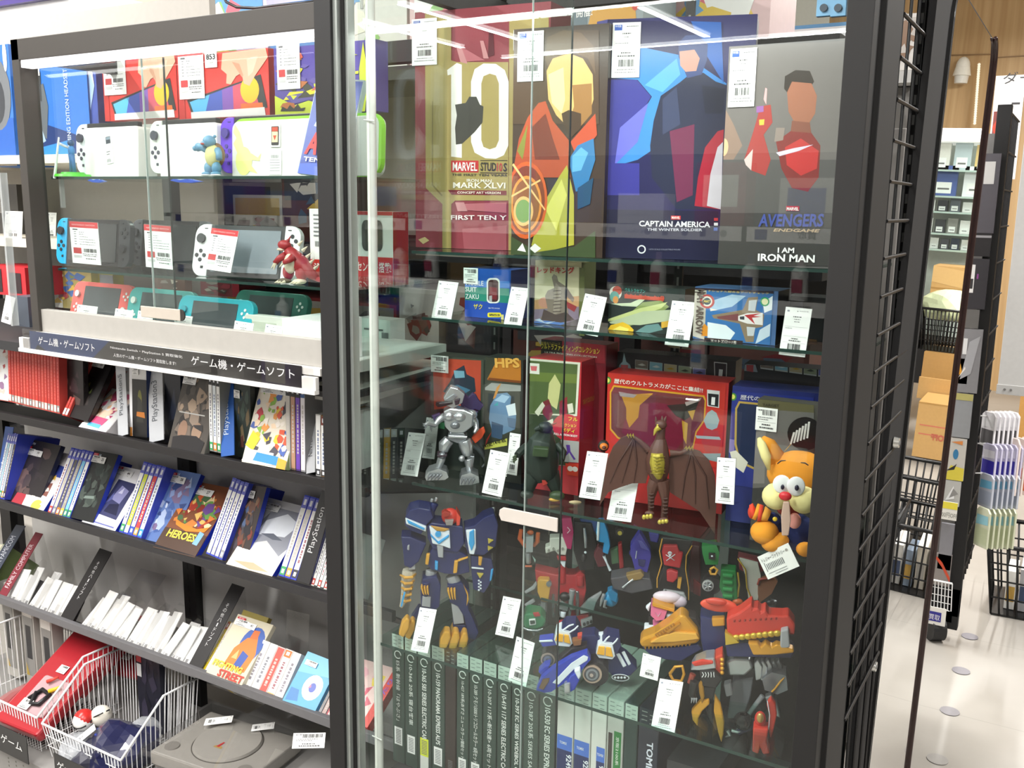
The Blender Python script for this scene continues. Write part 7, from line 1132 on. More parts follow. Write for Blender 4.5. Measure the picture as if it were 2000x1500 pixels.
t,w,h = book(1251,1292,'dark navy train box reading TO at the bottom edge','#1f2434',None,dot=False,top='#252a3a',lab='#1f2434'); text(t,'TOMIX',w*.45,h-.055,w*.32,'#d8dce8',y=-.0008,rot=-math.pi/2,w=.06,bold=.03)
b = B(); o = B().box(XS0+.012,-.28,YF+.036,YB-.01,.4,ZT-.26,mt('#2b2b2d',.5)).done('riser',show)
for i,(xa_,xb_,yb_) in enumerate(((1305,1400,.19),(1402,1500,.15))):
    A = oy(xa_,1440,1.30); Bq = oy(xb_,1440,1.30); o = B().box(0,Bq.x-A.x,0,.16,0,yb_,mt(['#26282c','#34363a'][i],.3)).done('dark_carton',None,mat=Matrix.Translation((A.x,1.30,.464))); tagit(o,['dark grey carton under the lower shelf, right of the train cases','dark grey carton in the lower right corner of the showcase'][i],'box','dark cartons in the bottom right corner')
# =====================================================================
#  WIRE BASKETS, OLD CONSOLE AND BAGS ON THE DECK
# =====================================================================
WW = mt('#f2f2f2',.3)
def wire_basket(f1,f2,u,bk,Y,label,depth=.20,zb=None):
    A = oy(*f1,Y); C_ = oy(*f2,Y); up = ox(*u,C_.x); ub = ox(*bk,C_.x); x0,x1 = A.x,C_.x; z0 = C_.z; yu,zu = up.y,up.z; yb = max(ub.y,yu+.10); zbt = DECK-.079
    t = thing('wire_basket',label,'basket',None,'white wire baskets on the deck')
    b = B()
    for x in (x0,x1): b.tube([(x,Y,z0),(x,yu,zu),(x,yb,zu)],.0028,WW)
    b.tube([(x0,Y,z0),(x1,Y,z0)],.0028,WW); b.tube([(x0,yb,zu),(x1,yb,zu)],.0028,WW); b.done('rim',t)
    b = B(); i = .012; n = max(3,int((x1-x0)/.011))
    for k in range(1,n): x = x0+(x1-x0)*k/n; xi = x0+i+(x1-x0-2*i)*k/n; b.tube([(x,Y,z0),(xi,Y+i,zbt),(xi,yb-i,zbt),(x,yb,zu)],.0011,WW,5)
    n = 16
    for k in range(n+1):
        y = Y+(yb-Y)*k/n; z = z0+(zu-z0)*min(1,(y-Y)/max(.001,yu-Y)); yi = Y+i+(yb-Y-2*i)*k/n
        for x,xi in ((x0,x0+i),(x1,x1-i)): b.cyl((x,y,z),(xi,yi,zbt),.0011,.0011,WW,5)
    for q in (.33,.66): zz = zbt+(z0-zbt)*q; b.tube([(x0+i*(1-q),Y+i*(1-q),zz),(x1-i*(1-q),Y+i*(1-q),zz)],.0013,WW,5)
    b.tube([(x0+.006,Y+.006,zbt+.03),(x0+.006,yb-.006,zbt+.03)],.0013,WW,5); b.tube([(x1-.006,Y+.006,zbt+.03),(x1-.006,yb-.006,zbt+.03)],.0013,WW,5)
    b.done('wires',t); return t,x0,x1,z0,yb,zbt
t,bx0,bx1,bz,byb,bzb = wire_basket((82,1414),(236,1485),(319,1359),(365,1327),1.215,'white wire basket holding a red and white ball and dark cables')
t2,ax0,ax1,az,ayb,azb = wire_basket((-90,1345),(72,1402),(162,1283),(212,1262),1.215,'white wire basket with red game bags, in the lower left corner')
def lump(name,label,cat,cx,cy,cz,sx,sy,sz,c,seed,film=True,bits=(),group=None):
    R_ = random.Random(seed); m = Matrix.Translation((cx,cy,cz)); t = thing(name,label,cat,m,group)
    bm = bmesh.new(); bmesh.ops.create_icosphere(bm,subdivisions=3,radius=1)
    ks = [(V((R_.uniform(-1,1),R_.uniform(-1,1),R_.uniform(-1,1))).normalized()*R_.uniform(3,7),R_.uniform(0,6)) for _ in range(5)]
    for v in bm.verts:
        f = 1+sum(math.sin(v.co.dot(k)+p) for k,p in ks)*.055; c_ = v.co*f; c_.z = max(c_.z,-.6); v.co = V((c_.x*sx,c_.y*sy,c_.z*sz))
    me = bpy.data.meshes.new('bag'); bm.to_mesh(me); bm.free(); me.materials.append(mt(c,.3,coat=.6) if film != 'clear' else mt('#dfe2e6',.1,tr=.62,var=0)); o = bpy.data.objects.new('bag',me); COL.objects.link(o); o.parent = t
    for nm,pts,r,cc in bits:
        b = B(); b.tube([V(p) for p in pts],r,mt(cc,.4)); b.done(nm,t)
    return t
def paper_on(t,x,y,z,w,h,seed,tilt=.6,rz=0,kind='card'):
    o = paper(t,0,0,w,h,kind,seed,y=0,name='price_label'); o.matrix_local = Matrix.Translation((x,y,z)) @ Matrix.Rotation(rz,4,'Z') @ Matrix.Rotation(-tilt,4,'X'); return o
# red bags in the left basket
P = oz(90,1370,az-.012)
t = thing('game_accessory_bag','red bag with a black cable and yellow plug showing through its clear front','bag',fr(oz(14,1396,az-.03),V((1,.05,0)),V((.05,.75,.42))),'red accessory bags')
b = B(); b.prism(rrect(-.03,.13,-.02,.26,.010),0,.030,mt('#a8222c',.3,coat=.5)); b.done('bag',t,bev=.006)
b = B(); b.prism(rrect(.012,.108,.02,.12,.008),-.006,.001,mt('#c8a8ac',.15,tr=.2)); b.done('clear_window',t,bev=.003)
b = B(); b.tube([(.03,-.008,.05),(.05,-.012,.08),(.08,-.010,.075),(.075,-.012,.045),(.05,-.01,.04),(.04,-.012,.07)],.006,mt('#1f1d20',.4)); b.done('cable',t)
b = B(); b.tube([(.075,-.014,.08),(.095,-.014,.10)],[.006,.003],mt('#e8c02c',.4)); b.done('yellow_plug',t); b = B(); b.tube([(.045,-.014,.10),(.065,-.014,.12)],[.005,.003],mt('#d84a3c',.4)); b.done('red_plug',t)
paper(t,.02,.022,.035,.026,'sticker',301,y=-.012); paper(t,.03,.135,.03,.022,'sticker',302,y=-.003)
for i,(px,py,w,h,lab) in enumerate(((80,1325,.16,.24,'second red accessory bag, behind the one with the yellow plug'),(150,1290,.15,.22,'red accessory bag leaning under the third game shelf'),(205,1310,.14,.20,'red accessory bag between the two wire baskets'))):
    t = thing('game_accessory_bag',lab,'bag',fr(oz(px,py,az+.0),V((1,.1*i,0)),V((.1,.8,.45))),'red accessory bags'); b = B(); b.prism(rrect(0,w,0,h,.008),0,.02,mt('#9c1f28',.3,coat=.5)); b.done('bag',t,bev=.006); paper(t,.02,.04,.03,.022,'sticker',310+i,y=-.002)
for i,(px,lab) in enumerate(((25,'boxed grey accessory standing at the back of the left basket'),(62,'second boxed grey accessory at the back of the left basket'),(96,'third boxed grey accessory with a yellow corner'))):
    A = oy(px,1290,1.40); m = Matrix.Translation((A.x-.03,1.40,DECK-.07)); t = carton('accessory_box',lab,'box',m,.052,.27-.02*i,.03,'#b8b5ae','accessory boxes in the left basket',items=[('r','#8c8a86',.1,.1,.9,.9),('r','#2c2b2d',.25,.3,.7,.68),('r','#e0ddd6',.1,.78,.9,.92),('#c8a83c',[(.1,.1),(.35,.1),(.1,.25)])])
# contents of the right basket
xm_ = (bx0+bx1)/2
t = thing('ball_toy','red and white ball toy with a black cord in the wire basket','toy',Matrix.Translation(oz(163,1407,bz-.005)),'ball toys'); b = B(); b.ell((0,0,0),.024,mt('#f2f0ec',.3),n=20,k=14); b.done('ball',t); b = B(); b.ell((0,.002,.004),(.0244,.0235,.022),mt('#c8302c',.3),n=20,k=14); b.done('red_cap',t); b = B(); b.tube([V((.0255*math.cos(a),.0255*math.sin(a)*.9,.003+.012*math.sin(a))) for a in [k*.45 for k in range(14)]],.0016,'#1a181a',6); b.done('cord',t)
t = thing('ball_toy','cream white ball toy with a black cord right of the red and white one','toy',Matrix.Translation(oz(198,1398,bz+.0)),'ball toys'); b = B(); b.ell((0,0,0),.025,mt('#ece6d8',.35),n=20,k=14); b.done('ball',t); b = B(); b.tube([V((.0265*math.cos(a),.0265*math.sin(a)*.7-.004,.006+.016*math.cos(a))) for a in [k*.45 for k in range(14)]],.0016,'#1a181a',6); b.done('cord',t)
lump('cable_bag','bag of dark blue cables in the right wire basket','bag',oz(235,1440,bz-.01).x,oz(235,1440,bz-.01).y,bz-.035,.075,.08,.055,'#26284a',321,bits=[('cable',[(-.05+.02*math.sin(k*1.3),-.03+.012*k*.5,.024+.008*math.cos(k*2.1)) for k in range(9)],.003,'#2c3a8c'),('cable',[(-.03+.035*math.cos(k*1.1),.005+.025*math.sin(k*1.1),.030+.003*k*.3) for k in range(9)],.0026,'#1f1d2c')])
t = lump('clear_bag','crumpled clear bag with a white price card in the right wire basket','bag',oz(160,1440,bz-.02).x,oz(160,1440,bz-.02).y,bz-.045,.05,.05,.03,'#dfe2e6',322,film='clear'); paper_on(t,-.01,-.01,.022,.028,.05,323,1.0,-.5)
lump('clear_bag','crumpled clear bag at the right side of the wire basket','bag',oz(262,1420,bz-.0).x,oz(262,1420,bz).y+.02,bz-.03,.04,.05,.035,'#dfe2e6',324,film='clear')
m = fr(oz(268,1395,bz+.01),V((1,0,0)),V((0,.6,.8))); t = carton('mesh_card_box','black patterned flat box behind the right wire basket','box',Matrix.Translation((oy(270,1360,1.42).x,1.42,DECK-.07)),.085,.24,.02,'#232330',items=busy(331,['#2c2c3c','#3a3648','#1c1c26'],14,s=.25) + [('r','#b8383c',.02,.72,.24,.92),('r','#dcdcdc',.02,.56,.22,.7)])
lump('dark_bag','crumpled dark wrapped bag filling the right wire basket','bag',(bx0+bx1)/2,1.30,bz-.06,.07,.09,.05,'#3a3a48',325)
lump('red_bag','crumpled red bag filling the bottom of the left wire basket','bag',(ax0+ax1)/2+.02,1.30,az-.06,.10,.09,.05,'#8c2028',326)
# old grey console in a clear bag
A = oy(292,1452,1.24); CG_ = mt('#a19d96',.5)
t = thing('old_game_console','old grey disc game console in a clear bag, right of the wire baskets','game console',Matrix.Translation((A.x,1.24,DECK+.001)) @ Matrix.Rotation(.10,4,'Z'))
b = B(); b.box(0,.262,0,.188,.008,.040,CG_); b.box(.004,.258,.004,.184,0,.008,mt('#7c7872',.5)); b.done('body',t,bev=.004)
b = B(); b.cyl((.131,.098,.040),(.131,.098,.046),.076,.073,mt('#a6a29b',.5),40,smooth=False); b.done('disc_lid',t,bev=.0015)
b = B(); P = [V((.131+.077*math.cos(a),.098+.077*math.sin(a),.0405)) for a in [k*math.pi/24 for k in range(49)]]; b.tube(P,.0012,mt('#5c5852',.5),5); b.done('lid_seam',t)
for x in (.030,.232):
    b = B(); b.cyl((x,.035,.040),(x,.035,.0425),.017,.016,mt('#86827c',.5),24,smooth=False); b.done('button',t)
b = B(); b.add([V((x,y,.0466)) for x,y in ((.123,.07),(.131,.07),(.131,.09),(.127,.09))],[(0,1,2,3)],mt('#c03a3c',.4)); b.add([V((x,y,.0465)) for x,y in ((.118,.066),(.14,.066),(.138,.074),(.12,.074))],[(0,1,2,3)],mt('#b8985c',.4)); b.done('lid_emblem',t)
b = B(); b.box(-.012,.275,-.010,.205,.0475,.0478,FILM); b.box(-.012,.275,-.012,-.010,.0,.0478,FILM); b.box(-.013,-.012,-.012,.205,.0,.0478,FILM); b.done('clear_bag',t)
paper_on(t,.03,.14,.052,.030,.062,341,1.5,-1.0); paper_on(t,.14,.17,.05,.028,.05,342,1.5,-1.0)
lump('game_console_bag','bagged white and black game console parts in front of the disc console','bag',oy(560,1470,1.26).x+.02,1.27,DECK+.035,.14,.09,.06,'#8c8880',343,film='clear',bits=[('white_edge',[(-.10,-.05,.02),(-.02,.02,.035),(.05,.07,.035)],.006,'#eceae6'),('dark_part',[(-.05,-.06,.0),(.05,-.03,.01),(.1,.02,.01)],.02,'#3a3836')])
t = thing('price_card','white price tag lying on the bagged console parts by the black post','price card',fr(oy(570,1462,1.24),V((.8,.55,0)),V((-.3,.5,.45))),'loose price tags'); B().box(0,.062,0,.001,0,.030,'#f4f4f1').done('card',t); art(t,.062,.03,print_items('sticker',345),'print')
b = B()
for i in range(22):
    for j in range(3): x = oy(20+i*14,1440,1.2).x; b.box(x,x+.004,1.1895,1.1905,DECK-.105-j*.01,DECK-.101-j*.01,'#6c6a64')
b.done('perforations',gon)
for q,s_,lab in ((((-40,1445),(54,1476),(-36,1395)),'テレビゲーム','dark sign plate with white Japanese letters in the lower left corner'),(((108,1512),(230,1560),(110,1470)),'ゲーム周辺機器','dark sign plate cut by the bottom edge below the right basket')):
    m,w,h = up3(q[0],q[1],q[2][1],1.172); t = thing('sign_plate',lab,'sign',m,'dark sign plates on the deck edge'); B().box(0,w,0,.002,0,h,mt('#2a2a2b',.4)).done('plate',t); text(t,s_,w*.05,h*.38,h*.34,'#e8e8e6',w=w*.85,bold=.005)
# =====================================================================
#  NEIGHBOURING CASE AND CARTONS AT THE LEFT AND ABOVE
# =====================================================================
nb = thing('neighbour_shelving','cream shelving of the next bay, cut off by the left edge','shelving',None)
for z in (1.60,1.40): B().box(-2.9,-1.93,1.42,1.75,z-.02,z,'#d9d2c2').done('shelf',nb)
B().box(-2.9,-1.93,1.75,1.77,.9,2.0,mt('#a9a59c',.6)).done('back_panel',nb); B().box(-2.9,-1.93,1.22,1.75,1.17,1.19,'#2a2a2c').done('shelf',nb)
b = B(); b.box(oy(19,500,1.21).x,oy(22.5,500,1.21).x,1.20,1.215,1.23,1.55,mt('#d8dcdc',.1,tr=.6)); b.done('clear_upright',nb)
def nbox(bl,br,ty,Y,z,d,c,lab,items=None,cat='box',nm='accessory_box',g=None): m,w,h = up3(bl,br,ty,Y); 
for (bl,br,ty,Y,d,c,lab,it) in (((-40,325),(34,326),95,1.45,.1,'#3b6fb8','headset carton with a big dark grey earcup, at the left edge',[('r','#2c5aa8',0,0,1,.4),('e','#6a6e72',.62,.6,.36,.3),('e','#3c3f44',.6,.55,.22,.2),('e','#e6eaec',.9,.9,.05,.12),('r','#b8b4ac',0,0,1,.08)]),((-30,572),(52,578),517,1.40,.1,'#b8242e','bright red box at the left edge under the cream shelf',[('r','#2c1c20',.2,.1,.45,.9),('r','#2c1c20',.62,.1,.9,.8)]),((30,636),(58,642),578,1.30,.06,'#4a525e','dark blue grey box beside the white card at the left edge',None),((-20,470),(40,470),360,1.60,.05,'#4c4a48','dark device box on the cream shelf at the left edge',[('r','#8c8a88',.3,.5,.6,.9)])):
    m,w,h = up3(bl,br,ty,Y); carton('accessory_box',lab,'box',m,w,h,d,c,items=it)
for q,Y,lab,sd in ((((8,468),(42,470),(10,412)),1.44,'white price card on the cream shelf at the left edge',351),(((92,470),(108,471),(94,415)),1.60,'faint price card seen through the left end of the console case',352),(((2,628),(20,634),(12,576)),1.25,'leaning white price card at the left edge beside the dark box',353)): clamp_card(q,Y,lab,'card',sd,group='price cards of the next bay')
for (bl,br,ty,Y,d,c,lab,it) in (((-120,120),(185,110),30,1.80,.3,'#f2f2f0','large white monitor carton with a yellow HDR label, above the console case',None),((-100,27),(122,30),18,1.78,.3,'#4a3f78','flat purple carton lying on the white monitor carton',None),((-80,17),(38,18),-8,1.80,.25,'#5a5850','grey carton on top of the flat purple one',[('r','#5060c8',0,.55,1,1)]),((185,90),(250,84),36,1.85,.2,'#5a4a98','purple carton right of the HDR carton',None),((212,90),(330,80),42,1.9,.2,'#7cb8d8','light blue carton behind the purple one, above the console case',[('r','#e8eef2',.1,.2,.9,.8)])):
    m,w,h = up3(bl,br,ty,Y); t = carton('shop_carton',lab,'box',m,w,h,d,c,items=it)
    if 'HDR' in lab: apx(t,m,(0,0,1),[('#e8cf50',[(135,40),(174,40),(174,70),(135,70)])],name='label_print'); tpx(t,m,(0,0,5.714),'HDR',(780,308),(965,305),50,'#3c3828',bold=.02,y=-.0015)
b = B(); b.tube([oy(px,py,1.5) for px,py in ((436,-8),(442,4),(462,14),(500,16),(545,10),(590,6),(620,2))],.003,'#1c1a1c',8); tagit(b.done('cable'),'black cable looping over the top of the console case','cable')
# =====================================================================
#  REAR SHELVING SEEN THROUGH THE GLASS
# =====================================================================
rear = thing('rear_shelving','black metal shelving behind the showcase, seen through its glass','shelving',None)
RY = 2.15
for z in (1.86,1.38,1.08,.62): B().box(-4.2,-.50,RY-.01,RY+.34,z-.035,z,BLK).done('shelf',rear)
for x in (-3.6,-2.75,-1.85,-.95): B().box(x-.02,x+.02,RY-.02,RY+.02,.05,2.0,BLK).done('upright',rear)
B().box(-4.2,-.50,RY+.36,RY+.38,.05,1.86,mt('#55534f',.7)).done('back_panel',rear)
B().box(-4.2,-.95,RY+.34,RY+.36,1.4,1.83,mt('#a39d92',.7)).done('light_panel',rear)
B().box(-.93,-.30,1.72,1.735,.05,.965,mt('#1a191b',.5)).done('black_board',rear)
b = B()
for x in (-.86,-.55): b.box(x-.012,x+.012,1.715,1.72,.3,.94,mt('#c8ccc8',.4))
b.done('pale_strip',rear)
RB = random.Random(9); PAL = ['#c8473c','#e3d9b0','#4a78b4','#d8d4cc','#4c8a5a','#e0b43c','#8c4a8c','#d98a94','#3c4048','#b9b6ae','#2f3f6c','#7a5138']
def rbox(x,y,z,w,h,d,c,lab,grp,cols,nm='toy_carton'):
    t = carton(nm,lab,'box',Matrix.Translation((x,y,z)),w,h,d,c,grp,items=[('r',RB.choice(cols),.05,.55,.95,.93)] + busy(RB.randint(0,999),cols,9,.05,.05,.95,.9,.3)); return t
x = -4.1; nn = 0
while x < -.75:
    w = RB.uniform(.16,.34); h = RB.uniform(.2,.34); c = RB.choice(['#e3d9b0','#d8d4cc','#c9c2d8','#b8ccd8','#d9b8b8','#4a78b4']); rbox(x,RY+RB.uniform(0,.04),1.862,w-.01,h,.2,c,'large pastel toy carton on top of the rear shelving, %s from the left' % NTH[nn],'cartons on top of the rear shelving',['#e8e2d0','#d8707c','#e0c050','#6a9cc8','#f0f0ec','#8cb86c']); x += w; nn += 1
tb = thing('toy_carton','large toy carton reading grand prix in Japanese, above the brown collector box','box',Matrix.Translation((-1.12,1.95,1.855)))
B().box(0,.26,0,.18,.0,.16,'#8f9a9c').done('box',tb); art(tb,.26,.16,[('r','#5f7078',0,0,.5,1),('#c8963c',[(.5,.1),(.95,.1),(.9,.7),(.6,.8)]),('#b8b4ac',[(.55,.5),(.9,.4),(.95,.9),(.6,.95)]),('e','#c84a3c',.93,.5,.05,.2)]); text(tb,'トミカワールド',.012,.085,.026,'#f0f0ec',w=.13,bold=.01); text(tb,'グランプリ開催!',.012,.045,.026,'#f0f0ec',w=.13,bold=.01)
B().box(-1.13,-.84,1.94,2.13,1.835,1.854,BLK).done('shelf',rear)
for z,hm,dk,x1,grp,lab in ((1.381,.26,1,-2.0,'dim boxes on the rear upper shelf','dim box on the rear upper shelf, %s from the left'),(1.081,.22,1,-.55,'dim boxes on the rear middle shelf','dim toy box on the rear middle shelf, %s from the left'),(.621,.26,0,-.98,'dim boxes on the rear lower shelf','dim box low on the rear shelving, %s from the left')):
    x = -4.05; nn = 0
    while x < x1-.1:
        w = RB.uniform(.14,.30); h = hm*RB.uniform(.5,1); c = RB.choice(['#2c2c30','#3c3a3c','#4c4a4c','#5c3a34','#2c3a4c','#8c8880','#c9c6be','#8c2c30']); rbox(x,RY+RB.uniform(.01,.06),z,w-.012,h,.2,c,lab % NTH[nn],grp,['#3c3c40','#6c4a44','#8c8a84','#4c5c6c','#b8b4ac','#7c2c30','#c8a84c'] if z > 1 else ['#4c4a4c','#2c3a3c','#6c6a64'],nm='dim_carton'); x += w; nn += 1
# pieces seen through the side glass: red and white carton, pale bracket boards
t = carton('console_carton','white and red carton with a dark window, seen through the left glass of the showcase','console box',Matrix.Translation((-1.20,1.42,1.36)),.12,.125,.06,'#e9e7e3',side='#b83438',items=[('r','#c8343a',0,0,1,.34),('r','#c8343a',0,.93,1,1),('r','#3c3a3c',.3,.42,.74,.86)]) if False else None
m,w,h = up3((694,553),(768,556),412,1.50); t = carton('console_carton','white and red carton with a dark window, seen through the left glass of the showcase','console box',m,w,h,.05,'#e9e7e3',side='#b83438',items=[('r','#c8343a',0,0,1,.38),('r','#c8343a',0,.95,1,1),('#4a4848',rrect(.2,.74,.46,.88,.1))])
text(t,'センサー搭載!',w*.06,h*.17,h*.14,'#f2eae6',w=w*.9,bold=.01); text(t,'ディスプレイ&パソコン対応',w*.1,h*.05,h*.05,'#f2eae6',w=w*.75)
for i,(A_,B_) in enumerate((((700,790),(836,760)),)):
    p0,p1 = oy(*A_,1.45),oy(*B_,1.60)
b = B(); p = [oy(697,792,1.30),oy(697,760,1.30),oy(870,706,1.62),oy(870,742,1.62)]; dx = V((-.10,0,0)); b.hexa([p[0]+dx,p[0],p[3],p[3]+dx,p[1]+dx,p[1],p[2],p[2]+dx],mt('#c9c7bf',.5)); 
for v in range(len(b.v)): b.v[v] = (min(b.v[v][0],-1.05),b.v[v][1],b.v[v][2])
b.done('cream_bracket',gon)
b = B(); b.cyl(oy(720,762,1.40),oy(720,790,1.40),.002,.003,WHT,8); b.cyl(oy(720,790,1.40),oy(720,816,1.40),.0055,.006,WHT,10); tagit(b.done('pull_handle'),'small white hanging pull handle behind the left showcase glass','handle')
m,w,h = up3((695,668),(762,660),620,1.55); carton('pale_carton','pale grey flat carton on the case floor, seen through the showcase side','box',m,w,h,.05,'#c4c6c2',items=[('r','#5a5c5c',.25,.55,.8,.62),('r','#6a6c6c',.76,.2,.95,.5)])
# grey cabinet wall right of the collector boxes
cab = thing('grey_cabinet','tall grey metal cabinet behind the right half of the showcase','cabinet',None)
B().box(-.95,-.42,2.62,2.95,.02,1.80,mt('#8f8c88',.6)).done('body',cab,bev=.004)
for x in (-.93,-.67): B().box(x,x+.24,2.605,2.62,.1,1.70,mt('#9a9793',.55)).done('door',cab,bev=.003)
B().box(-.95,-.42,2.55,2.95,1.802,1.83,'#d8d8d4').done('top_board',cab)
rbox(-.86,2.60,1.832,.30,.13,.2,'#5a9cd0','light blue carton on top of the grey cabinet','cartons on the cabinet',['#7cb4dc','#e8eef2','#4c8cc4'])
rbox(-.50,2.56,1.832,.10,.13,.2,'#e4e2dc','white carton on top of the grey cabinet','cartons on the cabinet',['#c8c4bc','#8c6a4c','#e8e6e0'])
for i in range(2):
    p = oy(1610+i*28,8,1.62); t = thing('shelf_bracket',['light blue metal bracket under the top frame of the showcase, left one','light blue metal bracket under the top frame, beside the right post'][i],'bracket',Matrix.Translation(p),'blue brackets'); B().box(-.012,.012,0,.01,-.018,.05,mt('#7cb4dc',.4)).done('plate',t,bev=.001); b = B(); b.cyl((0,-.004,-.006),(0,0,-.006),.006,.006,'#3c4a58',12); b.done('bolt',t)
# =====================================================================
#  THE SHELVES OPPOSITE (they show as reflections in the doors)
# =====================================================================
opp = thing('opposite_shelving','white and dark shelving across the aisle, mirrored in the showcase doors','shelving',None)
OY = -1.15
for z in (1.43,1.16,.86,.5): B().box(-4.4,-.3,OY-.35,OY,z-.02,z,'#3c3a3a').done('shelf',opp)
B().box(-4.4,-.3,OY-.38,OY-.36,.1,1.72,mt('#5c5a5c',.7)).done('back_panel',opp)
for k_,z in enumerate((1.43,1.16)):
    for i in range(5):
        x = -.35-i*.8; t = thing('price_rail_banner','white rail banner with grey icons on the %s rail across the aisle, %s in line' % (['upper','lower'][k_],NTH[i]),'sign',Matrix.Translation((x,OY+.005,z-.055)) @ Matrix.Rotation(math.pi,4,'Z'),'rail banners across the aisle'); B().box(0,.78,0,.002,0,.055,mt('#eceae8',.4)).done('strip',t)
        art(t,.78,.055,[('r','#9a9a9c',.08+j*.1,.25,.11+j*.1,.8) if j % 2 else ('e','#a8a8aa',.09+j*.1,.5,.018,.25) for j in range(5)] + [('r','#3a3f8c',.9,.15,.96,.85)]); text(t,'買取',.52,.014,.026,'#77777a',w=.07); text(t,'お売りください',.36,.02,.012,'#8a8a8c',w=.13)
for i in range(16):
    x = -.75-i*.19; z = 1.16 if i % 3 else .86; t = thing('pump_bottle','white lotion bottle across the aisle, %s in its row' % NTH[i],'bottle',Matrix.Translation((x,OY-.07,z)),'bottles across the aisle'); b = B(); b.cyl((0,0,0),(0,0,.11),.035,.032,mt('#ecebe8',.3),16); b.cyl((0,0,.11),(0,0,.13),.03,.012,mt('#ecebe8',.3),16); b.done('bottle',t); b = B(); b.cyl((0,0,.13),(0,0,.16),.012,.012,['#e8e8e6','#c8a0b0','#3c4a6c'][i % 3],12); b.done('cap',t); B().box(-.02,.02,.033,.036,.03,.08,['#5a8cc0','#a83c5c','#3c4a8c'][i % 3]).done('label',t)
for i in range(22):
    x = -.5-(i % 11)*.33; z = (1.431,.501)[i // 11]; t = carton('opposite_carton','product carton on the %s shelf across the aisle, %s in its row' % (['upper','bottom'][i // 11],NTH[i % 11]),'box',Matrix.Translation((x,OY-.05,z)) @ Matrix.Rotation(math.pi,4,'Z'),.2,.12+.06*(i % 3),.12,['#5a3a8c','#c8c6c2','#8c3444','#e4e2dc','#3c5a8c'][i % 5],'cartons across the aisle',items=[('r',['#e4e2dc','#3f4c9c','#d8d4cc'][i % 3],.15,.3,.85,.8)])
# =====================================================================
#  BEYOND THE MIRROR
# =====================================================================
rp = oz(1866,1258,0); RX,RYY = rp.x,rp.y
rk = thing('wheeled_rack','black wheeled wire rack with hanging packages beyond the mirror','rack',None)
def colx(px,py,Y): return oy(px,py,Y)
ZR = oy(1985,203,RYY).z
B().box(RX-.042,RX+.0,RYY,RYY+.04,.05,ZR,BLK).done('post',rk,bev=.002)
B().box(RX-.42,RX,RYY+.0,RYY+.04,.10,.20,BLK).done('bottom_rail',rk)
b = B()
for i in range(14): z = .25+i*.12; b.cyl((RX-.002,RYY+.03,z),(RX-.002,RYY+.38,z),.003,.003,BLK,6)
for i in range(6): y = RYY+.06+i*.06; b.cyl((RX-.006,y,.2),(RX-.006,y,ZR-.02),.003,.003,BLK,6)
b.done('side_grid',rk)
b = B(); b.cyl((RX-.09,RYY-.012,.045),(RX-.05,RYY+.012,.045),.045,.045,mt('#151415',.5),24,smooth=False); b.done('caster',rk,bev=.006)
B().box(RX-.085,RX-.02,RYY,RYY+.04,.075,.105,BLK).done('caster_fork',rk)
B().box(RX-.42,RX-.03,RYY+.06,RYY+.07,.2,1.75,mt('#8c8a88',.5)).done('grey_back',rk)
YQ = RYY+.005
def flatbox(px0,py0,px1,py1,c,lab,cat='box',nm='package',Y=None,d=.05,items=None,grp=None,dy=0):
    Y = (Y or YQ)+dy; A = oy(px0,py1,Y); Bq = oy(px1,py1,Y); T_ = oy((px0+px1)/2,py0,Y); return carton(nm,lab,cat,Matrix.Translation((A.x,Y,A.z)),Bq.x-A.x,T_.z-A.z,d,c,grp,items=items)
YP = RYY-.02
for a in ((1895,300,1952,455,'#57545a','dark grey carton high on the wheeled rack',[('r','#c8c6c4',.35,.62,.8,.9)]),(1893,455,1945,500,'#2c2a2c','black carton with a grey edge below the dark grey one',[('r','#9a989c',0,.8,1,.9)]),(1880,505,1935,602,'#3a383c','black device box with a white label on the wheeled rack',[('r','#e8e6e4',.12,.32,.4,.88),('r','#3c3a3c',.15,.4,.36,.6),('r','#8c4a8c',.5,.6,.58,.7)]),(1878,604,1922,640,'#6a6866','grey box under the black device box',None),(1868,642,1920,765,'#8a898c','grey cloth bag on the wheeled rack',[('#a8a8ac',[(.1,.2),(.6,.3),(.9,.9),(.4,.8)]),('r','#e4e4e4',.1,.6,.3,.85)]),(1862,700,1900,748,'#7c2444','crimson patterned pouch with orange print on the rack',[('#e0a03c',[(.1,.3),(.6,.4),(.4,.8)]),('#f0e8e0',[(.3,.2),(.8,.6),(.75,.7)])]),(1855,768,1905,852,'#97999c','plain grey board on the rack below the pouch',[('r','#b8b070',0,.85,1,1)]),(1843,855,1893,935,'#c8c4bc','white toy package with a blue lens and yellow trim',[('#d8c84c',[(0,0),(1,0),(1,.3),(.3,.35)]),('e','#3c7ca8',.5,.62,.14,.12),('#2c2c2e',[(.05,.2),(.5,.25),(.6,.4),(.5,.35)]),('#d88a4c',[(.2,.9),(.8,.85),(.8,.95)])]),(1838,938,1885,985,'#b9b8b4','clear bagged parts above the yellow price strip',[('#e8e8e8',[(.2,.2),(.7,.3),(.6,.8)]),('#8c8a88',[(.4,.3),(.9,.5),(.6,.7)])]),(1830,1022,1868,1110,'#86858a','grey net package in the lower part of the rack',None),(1818,1082,1866,1140,'#8c8480','bagged grey item with a red orange edge in the white basket',[('#c84c30',[(.1,.95),(.5,.75),(1,.3),(1,.15),(.5,.6),(.1,.85)])])):
    flatbox(a[0],a[1],a[2]-12,a[3],a[4],a[5],items=a[6],Y=YP,d=.015,nm='hanging_package',grp='packages on the wheeled rack')
